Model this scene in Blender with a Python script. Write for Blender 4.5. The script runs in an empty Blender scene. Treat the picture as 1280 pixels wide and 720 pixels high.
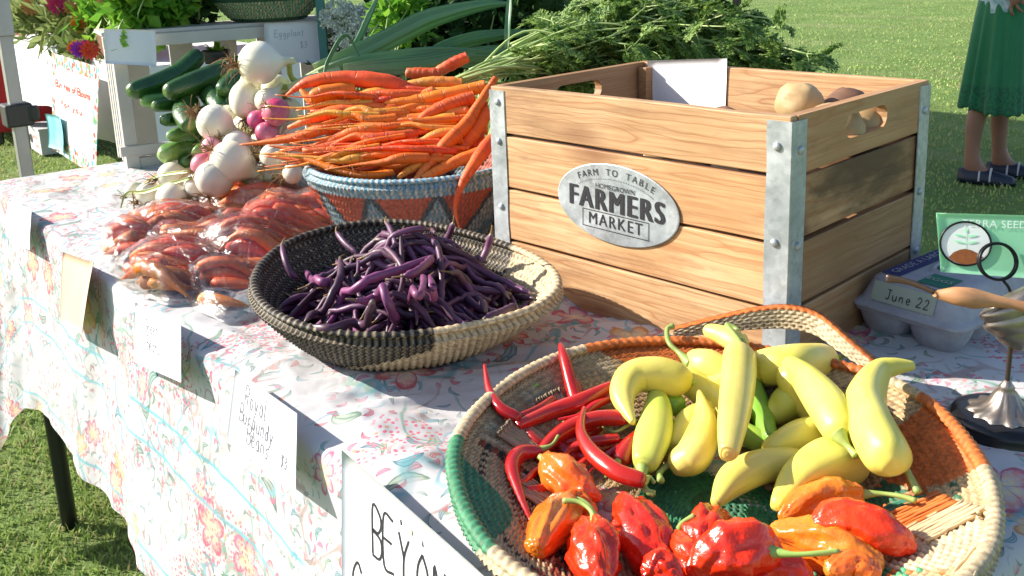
import bpy, math, random
import numpy as np
from mathutils import Vector, Matrix
rnd = random.Random(7)
RS = np.random.RandomState(11)
PI = math.pi
scene = bpy.context.scene
coll = scene.collection

# ------------------------------------------------------------------ camera
# world origin: near bottom corner of the wooden crate, z = 0 on the table top; ground at z = -0.74
CAM = np.array([0.434, -0.761, 0.401])
FW = np.array([-0.704, 0.671, -0.233]); FW /= np.linalg.norm(FW)
RT = np.array([0.696, 0.717, -0.037]); RT -= FW * (RT @ FW); RT /= np.linalg.norm(RT)
UP = np.cross(RT, FW)
FOC, CY = 1196.67, 228.4
cam_data = bpy.data.cameras.new('camera')
cam = bpy.data.objects.new('camera', cam_data); coll.objects.link(cam)
cam.matrix_world = Matrix(((RT[0], UP[0], -FW[0], CAM[0]), (RT[1], UP[1], -FW[1], CAM[1]), (RT[2], UP[2], -FW[2], CAM[2]), (0, 0, 0, 1)))
cam_data.sensor_width = 36; cam_data.lens = FOC / 1280 * 36; cam_data.shift_y = -(360 - CY) / 1280
cam_data.clip_start = 0.02; cam_data.clip_end = 2000
cam_data.dof.use_dof = True; cam_data.dof.focus_distance = 1.12; cam_data.dof.aperture_fstop = 40.0
scene.camera = cam
GZ = -0.74

# ------------------------------------------------------------------ light
world = bpy.data.worlds.new('World'); scene.world = world; world.use_nodes = True
wn = world.node_tree.nodes; wl = world.node_tree.links
for n in list(wn): wn.remove(n)
sky = wn.new('ShaderNodeTexSky'); sky.sky_type = 'NISHITA'; sky.sun_disc = False
SUN_EL = math.radians(30)
sdir = np.array([-0.838 * math.cos(SUN_EL), -0.546 * math.cos(SUN_EL), math.sin(SUN_EL)])   # towards the sun
sky.sun_elevation = SUN_EL; sky.sun_rotation = math.atan2(sdir[0], sdir[1])
bg = wn.new('ShaderNodeBackground'); bg.inputs[1].default_value = 0.11
wo = wn.new('ShaderNodeOutputWorld'); wl.new(sky.outputs[0], bg.inputs[0]); wl.new(bg.outputs[0], wo.inputs[0])
sun_d = bpy.data.lights.new('sun', 'SUN'); sun_d.energy = 4.9; sun_d.angle = math.radians(0.5); sun_d.color = (1.0, 0.93, 0.82)
sun = bpy.data.objects.new('sun', sun_d); coll.objects.link(sun)
sun.rotation_euler = Vector(sdir).to_track_quat('Z', 'Y').to_euler(); sun.location = (-3, -2, 3)
scene.view_settings.view_transform = 'Standard'; scene.view_settings.look = 'None'
scene.view_settings.exposure = 0.98; scene.view_settings.gamma = 1.0
scene.view_settings.use_curve_mapping = False
try:
    scene.cycles.max_bounces = 10; scene.cycles.transparent_max_bounces = 16
    scene.cycles.caustics_reflective = False; scene.cycles.caustics_refractive = False
except Exception: pass

# ------------------------------------------------------------------ measuring helpers (photo points -> places in the world)
def ray(x, y): return FW + RT * ((x - 640) / FOC) - UP * ((y - CY) / FOC)
def at(x, y, z=0.0):
    d = ray(x, y); return CAM + d * ((z - CAM[2]) / d[2])
def pd(x, y, dep): return CAM + dep * ray(x, y)
def atax(x, y, ax, val):
    d = ray(x, y); return CAM + d * ((val - CAM[ax]) / d[ax])
def depth_of(P): return float((np.asarray(P) - CAM) @ FW)
A_ = math.radians(-5.8)
T_ = np.array([math.cos(A_), math.sin(A_), 0.0]); I_ = np.array([-math.sin(A_), math.cos(A_), 0.0])   # along the table front, and inward
P0 = np.array([-0.099, -0.383, 0.0])
def tp(s, b, z=0.0): return P0 + T_ * s + I_ * b + np.array([0, 0, z])
def st(P): v = np.asarray(P) - P0; return float(v @ T_), float(v @ I_)
def atf(x, y, off=0.0):
    d = ray(x, y); t = ((P0 - I_ * off - CAM) @ I_) / (d @ I_); return CAM + d * t
S0, S1, DEP = -1.50, 0.318, 0.74

# ------------------------------------------------------------------ noise in numpy
_perm = RS.rand(256, 256)
def vnoise(x, y):
    x = np.asarray(x, float); y = np.asarray(y, float)
    xi = np.floor(x).astype(int); yi = np.floor(y).astype(int); fx = x - xi; fy = y - yi
    fx = fx * fx * (3 - 2 * fx); fy = fy * fy * (3 - 2 * fy)
    g = lambda a, b: _perm[a & 255, b & 255]
    return ((g(xi, yi) * (1 - fx) + g(xi + 1, yi) * fx) * (1 - fy) + (g(xi, yi + 1) * (1 - fx) + g(xi + 1, yi + 1) * fx) * fy) * 2 - 1
def fbm(x, y, o=4):
    s = 0; a = 1
    for k in range(o):
        s = s + a * vnoise(x * 2 ** k + 17.3 * k, y * 2 ** k + 5.1 * k); a *= 0.5
    return s
def ridged(x, y, o=3):
    s = 0; a = 1
    for k in range(o):
        s = s + a * (1 - 2 * np.abs(vnoise(x * 2 ** k + 9.3 * k, y * 2 ** k + 3.7 * k))); a *= 0.5
    return s

# ------------------------------------------------------------------ object helpers
def thing(name, label, cat, loc, group=None):
    o = bpy.data.objects.new(name, None); coll.objects.link(o); o.empty_display_size = 0.05
    o.location = tuple(map(float, loc)); o['label'] = label; o['category'] = cat
    if group: o['group'] = group
    return o
def root_loc(o):
    l = np.array(o.location, float)
    while o.parent: o = o.parent; l = l + np.array(o.location, float)
    return l
def mesh(name, V, F, mat=None, parent=None, smooth=True, uv=None, col=None, loc=None):
    V = np.asarray(V, float).reshape(-1, 3)
    if parent is not None: off = root_loc(parent)
    elif loc is not None: off = np.asarray(loc, float)
    else: off = np.array([V[:, 0].mean(), V[:, 1].mean(), V[:, 2].min()])
    me = bpy.data.meshes.new(name)
    me.from_pydata((V - off).tolist(), [], F.tolist() if isinstance(F, np.ndarray) else F)
    if smooth: me.polygons.foreach_set('use_smooth', np.ones(len(me.polygons), bool))
    if uv is not None:
        li = np.empty(len(me.loops), np.int32); me.loops.foreach_get('vertex_index', li)
        l = me.uv_layers.new(name='UVMap'); l.data.foreach_set('uv', np.asarray(uv, np.float32)[li].ravel())
    if col is not None:
        c = me.color_attributes.new('Col', 'FLOAT_COLOR', 'POINT')
        cc = np.ones((len(V), 4), np.float32); cc[:, :3] = col; c.data.foreach_set('color', cc.ravel())
    if mat: me.materials.append(mat)
    o = bpy.data.objects.new(name, me); coll.objects.link(o)
    if parent is not None: o.parent = parent
    else: o.location = off
    me.update()
    return o
def tag(o, label, cat, group=None):
    o['label'] = label; o['category'] = cat
    if group: o['group'] = group
    return o
def kind(o, k): o['kind'] = k; return o
class MB:
    def __init__(s): s.V = []; s.F = []; s.n = 0
    def add(s, V, F):
        V = np.asarray(V, float).reshape(-1, 3); s.V.append(V); s.F += [tuple(int(i) + s.n for i in f) for f in F]; s.n += len(V); return s
    def box(s, c, size, ax=None):
        c = np.asarray(c, float); h = np.asarray(size, float) / 2
        ax = np.eye(3) if ax is None else np.asarray(ax)
        V = [c + ax[0] * h[0] * i + ax[1] * h[1] * j + ax[2] * h[2] * k for k in (-1, 1) for j in (-1, 1) for i in (-1, 1)]
        return s.add(V, [(0, 2, 3, 1), (4, 5, 7, 6), (0, 1, 5, 4), (2, 6, 7, 3), (0, 4, 6, 2), (1, 3, 7, 5)])
    def build(s, name, mat, parent=None, smooth=False, bevel=0, **k):
        o = mesh(name, np.vstack(s.V), s.F, mat, parent, smooth, **k)
        if bevel:
            m = o.modifiers.new('b', 'BEVEL'); m.width = bevel; m.segments = 2; m.limit_method = 'ANGLE'
        return o
def curve_pts(P, n):
    """Catmull-Rom through control points (any dimension)"""
    P = np.asarray(P, float)
    if len(P) == 2: t = np.linspace(0, 1, n)[:, None]; return P[0] * (1 - t) + P[1] * t
    Q = np.vstack([2 * P[0] - P[1], P, 2 * P[-1] - P[-2]])
    out = []
    for u in np.linspace(0, len(P) - 1 - 1e-6, n):
        i = int(u); t = u - i; a, b, c, d = Q[i], Q[i + 1], Q[i + 2], Q[i + 3]
        out.append(0.5 * ((2 * b) + (-a + c) * t + (2 * a - 5 * b + 4 * c - d) * t * t + (-a + 3 * b - 3 * c + d) * t ** 3))
    return np.array(out)
def frames(P):
    P = np.asarray(P, float); tn = np.gradient(P, axis=0); tn /= np.linalg.norm(tn, axis=1)[:, None] + 1e-12
    a = np.array([0, 0, 1.0]); 
    if abs(tn[0] @ a) > 0.9: a = np.array([1.0, 0, 0])
    n = a - tn[0] * (a @ tn[0]); n /= np.linalg.norm(n); N = [n]
    for i in range(1, len(P)):
        n = N[-1] - tn[i] * (N[-1] @ tn[i]); n /= np.linalg.norm(n) + 1e-12; N.append(n)
    N = np.array(N); return tn, N, np.cross(tn, N)
def loft(P, R, n=10, mod=None, flat=1.0):
    """closed tube round a path; mod(theta array, s 0..1) multiplies the radius; flat squashes along the binormal"""
    P = np.asarray(P, float); R = np.asarray(R, float); k = len(P)
    tn, N, B = frames(P); th = np.linspace(0, 2 * PI, n, endpoint=False)
    rr = np.repeat(R[:, None], n, 1)
    if mod is not None:
        for i in range(k): rr[i] *= mod(th, i / (k - 1))
    V = P[:, None] + N[:, None] * (np.cos(th)[None, :, None] * rr[..., None]) + B[:, None] * (np.sin(th)[None, :, None] * rr[..., None] * flat)
    V = V.reshape(-1, 3); F = []
    for i in range(k - 1):
        for j in range(n):
            a = i * n + j; b = i * n + (j + 1) % n; F.append((a, b, b + n, a + n))
    V = np.vstack([V, P[0] - tn[0] * R[0] * 0.3, P[-1] + tn[-1] * R[-1] * 0.3]); c0 = k * n; c1 = c0 + 1
    F += [(c0, (j + 1) % n, j) for j in range(n)] + [(c1, (k - 1) * n + j, (k - 1) * n + (j + 1) % n) for j in range(n)]
    return V, F
def tube(P, r, n=6, steps=None, taper=None):
    P = curve_pts(P, steps or max(2, 4 * len(P)))
    R = np.full(len(P), r) if taper is None else np.linspace(r, taper, len(P))
    return loft(P, R, n)
def lathe(prof, n=48, c=(0, 0, 0), mod=None):
    prof = np.asarray(prof, float); th = np.linspace(0, 2 * PI, n, endpoint=False); V = []
    for i, (r, z) in enumerate(prof):
        m = mod(th, i) if mod else 1
        V.append(np.c_[np.cos(th) * r * m, np.sin(th) * r * m, np.full(n, z)])
    V = np.vstack(V) + np.asarray(c); F = [(i * n + j, i * n + (j + 1) % n, (i + 1) * n + (j + 1) % n, (i + 1) * n + j) for i in range(len(prof) - 1) for j in range(n)]
    return V, F
def grid_faces(nu, nv, wrap=False):
    i, j = np.meshgrid(np.arange(nu if wrap else nu - 1), np.arange(nv - 1), indexing='ij'); i2 = (i + 1) % nu
    return np.stack([i * nv + j, i2 * nv + j, i2 * nv + j + 1, i * nv + j + 1], -1).reshape(-1, 4)

# ------------------------------------------------------------------ materials
class NT:
    def __init__(s, name):
        s.m = bpy.data.materials.new(name); s.m.use_nodes = True; s.t = s.m.node_tree; s.n = s.t.nodes; s.l = s.t.links
        s.b = s.n['Principled BSDF']; s.o = s.n['Material Output']
    def node(s, typ, ins=None, **kw):
        nd = s.n.new(typ)
        for k, v in kw.items(): setattr(nd, k, v)
        for k, v in (ins or {}).items():
            if hasattr(v, 'is_linked') or isinstance(v, bpy.types.NodeSocket): s.l.new(v, nd.inputs[k])
            else: nd.inputs[k].default_value = v
        return nd
    def math(s, op, a, b=0.0, c=0.0, clamp=False):
        nd = s.n.new('ShaderNodeMath'); nd.operation = op; nd.use_clamp = clamp
        for i, v in enumerate((a, b, c)):
            if isinstance(v, bpy.types.NodeSocket): s.l.new(v, nd.inputs[i])
            else: nd.inputs[i].default_value = v
        return nd.outputs[0]
    def vmath(s, op, a, b=(0, 0, 0)):
        nd = s.n.new('ShaderNodeVectorMath'); nd.operation = op
        for i, v in enumerate((a, b)):
            if isinstance(v, bpy.types.NodeSocket): s.l.new(v, nd.inputs[i])
            else: nd.inputs[i].default_value = v
        return nd
    def mix(s, f, a, b, typ='MIX'):
        nd = s.n.new('ShaderNodeMix'); nd.data_type = 'RGBA'; nd.blend_type = typ
        for k, v in ((0, f), (6, a), (7, b)):
            if isinstance(v, bpy.types.NodeSocket): s.l.new(v, nd.inputs[k])
            else: nd.inputs[k].default_value = v if k == 0 else (*v[:3], 1)
        return nd.outputs[2]
    def ramp(s, f, stops, interp='LINEAR'):
        nd = s.n.new('ShaderNodeValToRGB'); s.l.new(f, nd.inputs[0]); cr = nd.color_ramp; cr.interpolation = interp
        while len(cr.elements) > len(stops): cr.elements.remove(cr.elements[-1])
        while len(cr.elements) < len(stops): cr.elements.new(0.5)
        for e, (p, c) in zip(cr.elements, stops): e.position = p; e.color = (*c[:3], 1) if hasattr(c, '__len__') else (c, c, c, 1)
        return nd.outputs[0]
    def coord(s, which='Object'): return s.node('ShaderNodeTexCoord').outputs[which]
    def noise(s, vec, scale, detail=4, rough=0.55, out=0, dist=0.0):
        return s.node('ShaderNodeTexNoise', {'Vector': vec, 'Scale': scale, 'Detail': detail, 'Roughness': rough, 'Distortion': dist}).outputs[out]
    def mapping(s, vec, scale=(1, 1, 1), loc=(0, 0, 0), rot=(0, 0, 0)):
        return s.node('ShaderNodeMapping', {'Vector': vec, 'Scale': scale, 'Location': loc, 'Rotation': rot}).outputs[0]
    def bump(s, h, strength=0.3, dist=0.01, normal=None):
        nd = s.node('ShaderNodeBump', {'Height': h, 'Strength': strength, 'Distance': dist})
        if normal: s.l.new(normal, nd.inputs['Normal'])
        s.l.new(nd.outputs[0], s.b.inputs['Normal']); return nd.outputs[0]
    def set(s, **kw):
        for k, v in kw.items():
            k = {'color': 'Base Color', 'rough': 'Roughness', 'metal': 'Metallic', 'spec': 'Specular IOR Level', 'coat': 'Coat Weight', 'sss': 'Subsurface Weight', 'trans': 'Transmission Weight', 'alpha': 'Alpha', 'coatr': 'Coat Roughness', 'sheen': 'Sheen Weight'}.get(k, k)
            if isinstance(v, bpy.types.NodeSocket): s.l.new(v, s.b.inputs[k])
            else: s.b.inputs[k].default_value = (*v[:3], 1) if hasattr(v, '__len__') and k == 'Base Color' else v
        return s
def simple(name, c1, c2=None, scale=20, rough=0.5, bump=0.0, bscale=60, bdist=0.002, objvar=0.0, stretch=(1, 1, 1), sss=0.0, sssr=(0.01, 0.005, 0.003), huevar=0.0, **kw):
    t = NT(name); v = t.mapping(t.coord(), stretch)
    rn = t.node('ShaderNodeObjectInfo').outputs['Random']
    off = t.vmath('MULTIPLY', rn, (37.0, 21.0, 13.0)).outputs[0]
    v = t.vmath('ADD', v, off).outputs[0]
    c = t.mix(t.ramp(t.noise(v, scale), [(0.3, 0.0), (0.7, 1.0)]), c1, c2 or c1)
    if objvar or huevar:
        hs = t.node('ShaderNodeHueSaturation', {'Color': c})
        t.l.new(t.math('MULTIPLY_ADD', rn, objvar * 2, 1 - objvar), hs.inputs['Value'])
        r2 = t.math('FRACT', t.math('MULTIPLY', rn, 91.7)); t.l.new(t.math('MULTIPLY_ADD', r2, huevar * 2, 0.5 - huevar), hs.inputs['Hue']); c = hs.outputs[0]
    t.set(color=c, rough=rough, **kw)
    if sss: t.set(sss=sss); t.b.inputs['Subsurface Radius'].default_value = sssr; t.b.inputs['Subsurface Scale'].default_value = 1.0
    if bump: t.bump(t.noise(v, bscale, 5), bump, bdist)
    return t.m
M = {}
M['white_wood'] = simple('white_wood', (.62, .60, .55), (.45, .43, .40), 6, .6, .3, 80, .002, stretch=(1, 1, 1))
M['black_metal'] = simple('black_metal', (.012, .012, .014), rough=.4)
M['pole_metal'] = simple('pole_metal', (.42, .42, .43), (.33, .33, .34), 8, .4, metal=0.6)
M['dark_plastic'] = simple('dark_plastic', (.03, .03, .032), rough=.45)
M['paper'] = simple('paper', (.80, .80, .82), (.76, .76, .80), 9, .8, .15, 30, .004)
M['kraft'] = simple('kraft', (.62, .43, .30), (.55, .37, .25), 14, .8, .2, 60, .002)
M['ink'] = simple('ink', (.015, .015, .02), rough=.6)
M['grey_ink'] = simple('grey_ink', (.16, .16, .2), rough=.6)
M['paleink'] = simple('pale_ink', (.42, .42, .46), rough=.7)
M['red_ink'] = simple('red_ink', (.75, .12, .10), rough=.6)
M['white_ink'] = simple('white_ink', (.75, .85, .80), rough=.6)

def wood(name, ax, dark=0.0):
    t = NT(name); rn = t.node('ShaderNodeObjectInfo').outputs['Random']
    off = t.vmath('MULTIPLY', rn, (31.0, 17.0, 23.0)).outputs[0]
    v = t.vmath('ADD', t.coord(), off).outputs[0]
    sc = [26, 26, 26]; sc[ax] = .55
    v1 = t.mapping(v, tuple(sc))
    warp = t.noise(t.mapping(v, (3, 3, 3)), 2.2, 3, out=1)
    v1 = t.vmath('ADD', v1, t.vmath('MULTIPLY', warp, (.42, .42, .42)).outputs[0]).outputs[0]
    n1 = t.noise(v1, .8, 2, .45)
    rings = t.math('FRACT', t.math('MULTIPLY', n1, 15.0))
    ring = t.ramp(rings, [(0.0, .15), (.10, .85), (.75, 1.0), (.94, .55), (1.0, .15)])
    sc2 = [260, 260, 260]; sc2[ax] = 9
    fine = t.noise(t.mapping(v, tuple(sc2)), 1.0, 3)
    big = t.noise(v, 7, 4)
    c = t.mix(t.ramp(big, [(.3, 0.0), (.7, 1.0)]), (.67, .44, .24) if ax == 0 else (.50, .30, .15), (.50, .275, .12) if ax == 0 else (.36, .19, .08))  # end boards get a darker pine: their shaded side painted into the colour
    c = t.mix(t.math('MULTIPLY', t.math('SUBTRACT', 1.0, ring), .95), c, (.36, .15, .05))
    c = t.mix(t.ramp(fine, [(.40, 0.0), (.70, .8)]), c, (.33, .165, .065))
    kv = t.mapping(v, tuple(5 if i == ax else 12 for i in range(3)))
    kd = t.node('ShaderNodeTexVoronoi', {'Vector': kv, 'Scale': 1.0, 'Randomness': 1.0}).outputs['Distance']
    c = t.mix(t.ramp(kd, [(0.0, .95), (.13, .55), (.25, 0.0)]), c, (.22, .09, .035))
    hs = t.node('ShaderNodeHueSaturation', {'Color': c}); r2 = t.math('FRACT', t.math('MULTIPLY', rn, 57.3))
    t.l.new(t.math('MULTIPLY_ADD', r2, .46, .74), hs.inputs['Value']); c = hs.outputs[0]
    dirt = t.noise(t.mapping(v, tuple(4 if i == ax else 16 for i in range(3))), 2.0, 6, .65); c = t.mix(t.ramp(dirt, [(.52, 0.0), (.68, .6)]), c, (.22, .11, .05))
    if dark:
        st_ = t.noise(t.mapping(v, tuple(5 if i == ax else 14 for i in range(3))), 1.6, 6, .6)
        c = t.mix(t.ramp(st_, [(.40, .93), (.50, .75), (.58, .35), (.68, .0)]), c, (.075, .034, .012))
    t.set(color=c, rough=.62); t.bump(t.math('ADD', ring, fine), .35, .0006)
    return t.m
M['woodx'] = wood('pine_boards', 0); M['woody'] = wood('shaded_pine_boards', 1); M['wooddark'] = wood('scorched_pine', 1, 1.0)
def galv():
    t = NT('galvanised_steel'); v = t.coord()
    a = t.node('ShaderNodeTexVoronoi', {'Vector': v, 'Scale': 190.0}).outputs['Color']
    b = t.noise(v, 30, 6, .7); big = t.noise(v, 9, 4)
    f = t.math('ADD', t.math('MULTIPLY', t.node('ShaderNodeSeparateColor', {'Color': a}).outputs[0], .16), t.math('MULTIPLY', b, .95))
    c = t.ramp(f, [(.25, (.22, .24, .25)), (.55, (.42, .45, .47)), (.85, (.62, .66, .68))])
    c = t.mix(t.ramp(big, [(.45, 0.0), (.7, .55)]), c, (.30, .36, .39))
    t.set(color=c, metal=.45, rough=t.ramp(b, [(.3, .38), (.7, .6)])); t.bump(b, .2, .001)
    return t.m
M['galv'] = galv()

# ------------------------------------------------------------------ tablecloth print
def floral(name='floral_cotton', fade=0.0):
    t = NT(name); uv = t.coord('UV'); base = (.60, .59, .60)
    warp = t.noise(uv, 26, 3, out=1); uvw = t.vmath('ADD', uv, t.vmath('MULTIPLY', t.vmath('SUBTRACT', warp, (.5, .5, .5)).outputs[0], (.012, .012, 0)).outputs[0]).outputs[0]
    def cells(scale, seed):
        p = t.mapping(uvw, (scale,) * 3, (seed, seed * 1.7, 0))
        vo = t.node('ShaderNodeTexVoronoi', {'Vector': p, 'Scale': 1.0, 'Randomness': .85}, voronoi_dimensions='2D')
        loc = t.vmath('SUBTRACT', p, vo.outputs['Position']).outputs[0]
        cs = t.node('ShaderNodeSeparateColor', {'Color': vo.outputs['Color']})
        rot = t.node('ShaderNodeVectorRotate', {'Vector': loc, 'Angle': t.math('MULTIPLY', cs.outputs[0], 6.283)}, rotation_type='Z_AXIS').outputs[0]
        xy = t.node('ShaderNodeSeparateXYZ', {'Vector': rot})
        return xy.outputs[0], xy.outputs[1], cs.outputs[0], cs.outputs[1], cs.outputs[2]
    def step(v, lo, hi): return t.ramp(v, [(lo, 0.0), (hi, 1.0)])
    inv = lambda v: t.math('SUBTRACT', 1.0, v, clamp=True)
    mul = lambda *a: a[0] if len(a) == 1 else t.math('MULTIPLY', a[0], mul(*a[1:]))
    cluster = t.noise(uv, 7.5, 2); cl2 = t.noise(t.mapping(uv, (1, 1, 1), (4.7, 2.2, 0)), 6.5, 2); cl3 = t.noise(t.mapping(uv, (1, 1, 1), (9.1, 7.7, 0)), 9, 2)
    c = t.mix(step(t.noise(uv, 14, 3), .35, .75), base, (.555, .54, .555))
    # wash under the drawn flowers
    def leaf(c, scale, seed, a, b, dens, cols, region=None, lo=.5, hi=.6, line=True, wash=.55):
        x, y, r, g, bb = cells(scale, seed)
        bend = t.math('ADD', y, t.math('MULTIPLY', mul(x, x), 1.4))
        e = t.math('ADD', t.math('POWER', t.math('DIVIDE', x, a), 2.0), t.math('POWER', t.math('ABSOLUTE', t.math('DIVIDE', bend, b)), 1.6))
        m = inv(step(t.math('MULTIPLY', e, .5), .42, .5))
        ring = mul(m, step(t.math('MULTIPLY', e, .5), .24, .34)) if line else m
        pick = step(g, 1 - dens - .01, 1 - dens + .01); f = mul(m, pick); fr = mul(ring, pick)
        vein = mul(inv(step(t.math('ABSOLUTE', bend), b * .10, b * .2)), m, pick)
        if region is not None:
            rg = step(region, lo, hi); f = mul(f, rg); fr = mul(fr, rg); vein = mul(vein, rg)
        colr = t.ramp(bb, [(i / len(cols), k) for i, k in enumerate(cols)], 'CONSTANT')
        dk = t.mix(.45, colr, (.03, .06, .08), 'MIX')
        c = t.mix(mul(f, wash), c, colr)
        if line: c = t.mix(mul(fr, .95), c, dk); c = t.mix(mul(vein, .75), c, dk)
        return c
    greens = [(.05, .25, .20), (.03, .22, .30), (.13, .28, .12), (.06, .17, .11), (.04, .28, .34)]
    pinks = [(.65, .04, .12), (.75, .16, .22), (.60, .03, .06), (.75, .28, .22), (.68, .08, .22)]
    c = leaf(c, 20, 3.1, .42, .13, .42, greens, cluster, .50, .55)
    c = leaf(c, 52, 14.6, .43, .12, .5, greens, cl3, .44, .50, wash=.5)
    c = leaf(c, 60, 17.1, .40, .16, .45, pinks, cluster, .46, .52, wash=.6)
    c = leaf(c, 32, 8.2, .42, .12, .5, greens, cl2, .52, .56)
    c = leaf(c, 75, 1.9, .40, .18, .55, pinks, cl3, .55, .58, line=False, wash=.75)
    c = leaf(c, 95, 5.5, .42, .12, .5, greens + [(.45, .38, .25)], cl3, .53, .56, line=False, wash=.6)
    # thin stems and tendrils
    for sc, sd, rg, col, w in ((6, 0.0, cluster, (.06, .30, .34), .010), (8, 3.3, cl2, (.10, .32, .22), .010), (11, 6.1, cl3, (.35, .22, .20), .012), (9, 9.6, cluster, (.10, .36, .45), .008)):
        nz = t.noise(t.mapping(uv, (1, 1, 1), (sd, sd, 0)), sc, 1.5, .5)
        ln = inv(step(t.math('ABSOLUTE', t.math('SUBTRACT', nz, .5)), w * .5, w))
        c = t.mix(mul(ln, step(rg, .47, .54), .7), c, col)
    # rosettes: open flowers with petals
    for sc, sd, dens, petals, R in ((9.5, 2.4, .22, 5, .30), (15, 7.7, .20, 6, .30), (12, 12.3, .12, 7, .26)):
        x, y, r, g, bb = cells(sc, sd)
        ang = t.math('ARCTAN2', y, x); rad = t.math('SQRT', t.math('ADD', mul(x, x), mul(y, y)))
        pw = t.math('ABSOLUTE', t.math('COSINE', t.math('MULTIPLY', ang, petals / 2)))
        lim = t.math('MULTIPLY', t.math('MULTIPLY_ADD', t.math('POWER', pw, .7), .6, .42), R)
        q = t.math('DIVIDE', rad, lim); pick = step(g, 1 - dens - .01, 1 - dens + .01)
        m = mul(inv(step(t.math('MULTIPLY', q, .5), .46, .5)), pick)
        colr = t.ramp(bb, [(0, (.70, .05, .12)), (.3, (.78, .36, .05)), (.55, (.68, .12, .26)), (.8, (.66, .05, .04))], 'CONSTANT')
        inner = t.mix(step(t.math('MULTIPLY', q, .5), .12, .42), (.88, .68, .30), colr)
        broken = t.noise(uv, 190, 2)
        c = t.mix(mul(m, t.ramp(broken, [(.38, .25), (.6, .9)])), c, inner)
        edge = mul(m, t.math('ADD', step(t.math('MULTIPLY', q, .5), .38, .44), inv(step(pw, .04, .14)), clamp=True))
        c = t.mix(mul(edge, .9), c, t.mix(.4, colr, (.10, .03, .08)))
    # speckle blossoms (sprays of little pink dabs)
    x, y, r, g, bb = cells(150, 4.4)
    d = inv(step(t.math('SQRT', t.math('ADD', mul(x, x), mul(y, y))), .22, .3))
    c = t.mix(mul(d, step(cl2, .585, .61), .85), c, t.ramp(bb, [(0, (.66, .05, .12)), (.5, (.72, .18, .22)), (.85, (.6, .3, .1))], 'CONSTANT'))
    # two teal border lines following the hem, stored in the colour attribute's red channel as distance to the hem
    hem = t.node('ShaderNodeSeparateColor', {'Color': t.node('ShaderNodeAttribute', attribute_name='Col').outputs['Color']}).outputs[0]
    wob = t.math('MULTIPLY', t.math('SUBTRACT', t.noise(uv, 6, 2), .5), .012)
    hh = t.math('ADD', hem, wob)
    gap = step(t.noise(t.mapping(uv, (1, 1, 1), (2, 5, 0)), 5, 2), .36, .40)
    for p, w in ((.205, .0022), (.160, .0030), (.030, .0015)):
        ln = inv(step(t.math('ABSOLUTE', t.math('SUBTRACT', hh, p)), w * .6, w))
        c = t.mix(mul(ln, gap, .9), c, (.03, .40, .50))
    # lived-in soft fading of the print, fabric weave
    c = t.mix(t.math('ADD', t.math('MULTIPLY', step(t.noise(uv, 3.5, 2), .40, .75), .26), .02 + fade), c, base)
    wv = t.noise(t.mapping(uv, (900, 900, 900)), 1.0, 1)
    t.set(color=c, rough=.85, sheen=.1)
    cr = t.noise(uv, 20, 5, .6, dist=1.2)
    t.bump(t.math('ADD', t.math('MULTIPLY', wv, .08), cr), .28, .004)
    # cotton lets a little light through
    tr = t.node('ShaderNodeBsdfTranslucent', {'Color': c}); mx = t.node('ShaderNodeMixShader', {0: .15})
    t.l.new(t.b.outputs[0], mx.inputs[1]); t.l.new(tr.outputs[0], mx.inputs[2]); t.l.new(mx.outputs[0], t.o.inputs[0])
    return t.m
M['floral'] = floral()

# ================================================================== GROUND
def ground():
    t = NT('lawn'); v = t.coord()
    a = t.noise(v, 1.3, 6, .6); b = t.noise(v, 28, 5, .7); f = t.noise(v, 160, 3, .7)
    patch = t.noise(t.mapping(v, (.5, 1.6, 1), rot=(0, 0, .7)), .8, 5, .6)
    c = t.mix(t.ramp(b, [(.3, 0.0), (.7, 1.0)]), (.12, .21, .045), (.25, .38, .09))
    c = t.mix(t.ramp(a, [(.35, 0.0), (.7, .7)]), c, (.30, .42, .13))
    c = t.mix(t.ramp(patch, [(.52, 0.0), (.68, .75)]), c, (.42, .42, .21))
    c = t.mix(t.ramp(f, [(.35, .5), (.6, 0.0)]), c, (.02, .05, .01))
    t.set(color=c, rough=.9, spec=.2); t.bump(t.math('ADD', b, t.math('MULTIPLY', f, .5)), .9, .03)
    V = [(-600, -600, GZ), (600, -600, GZ), (600, 600, GZ), (-600, 600, GZ)]
    o = mesh('grass_ground', V, [(0, 1, 2, 3)], t.m, smooth=False, loc=(0, 0, GZ)); kind(o, 'structure')
ground()
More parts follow.
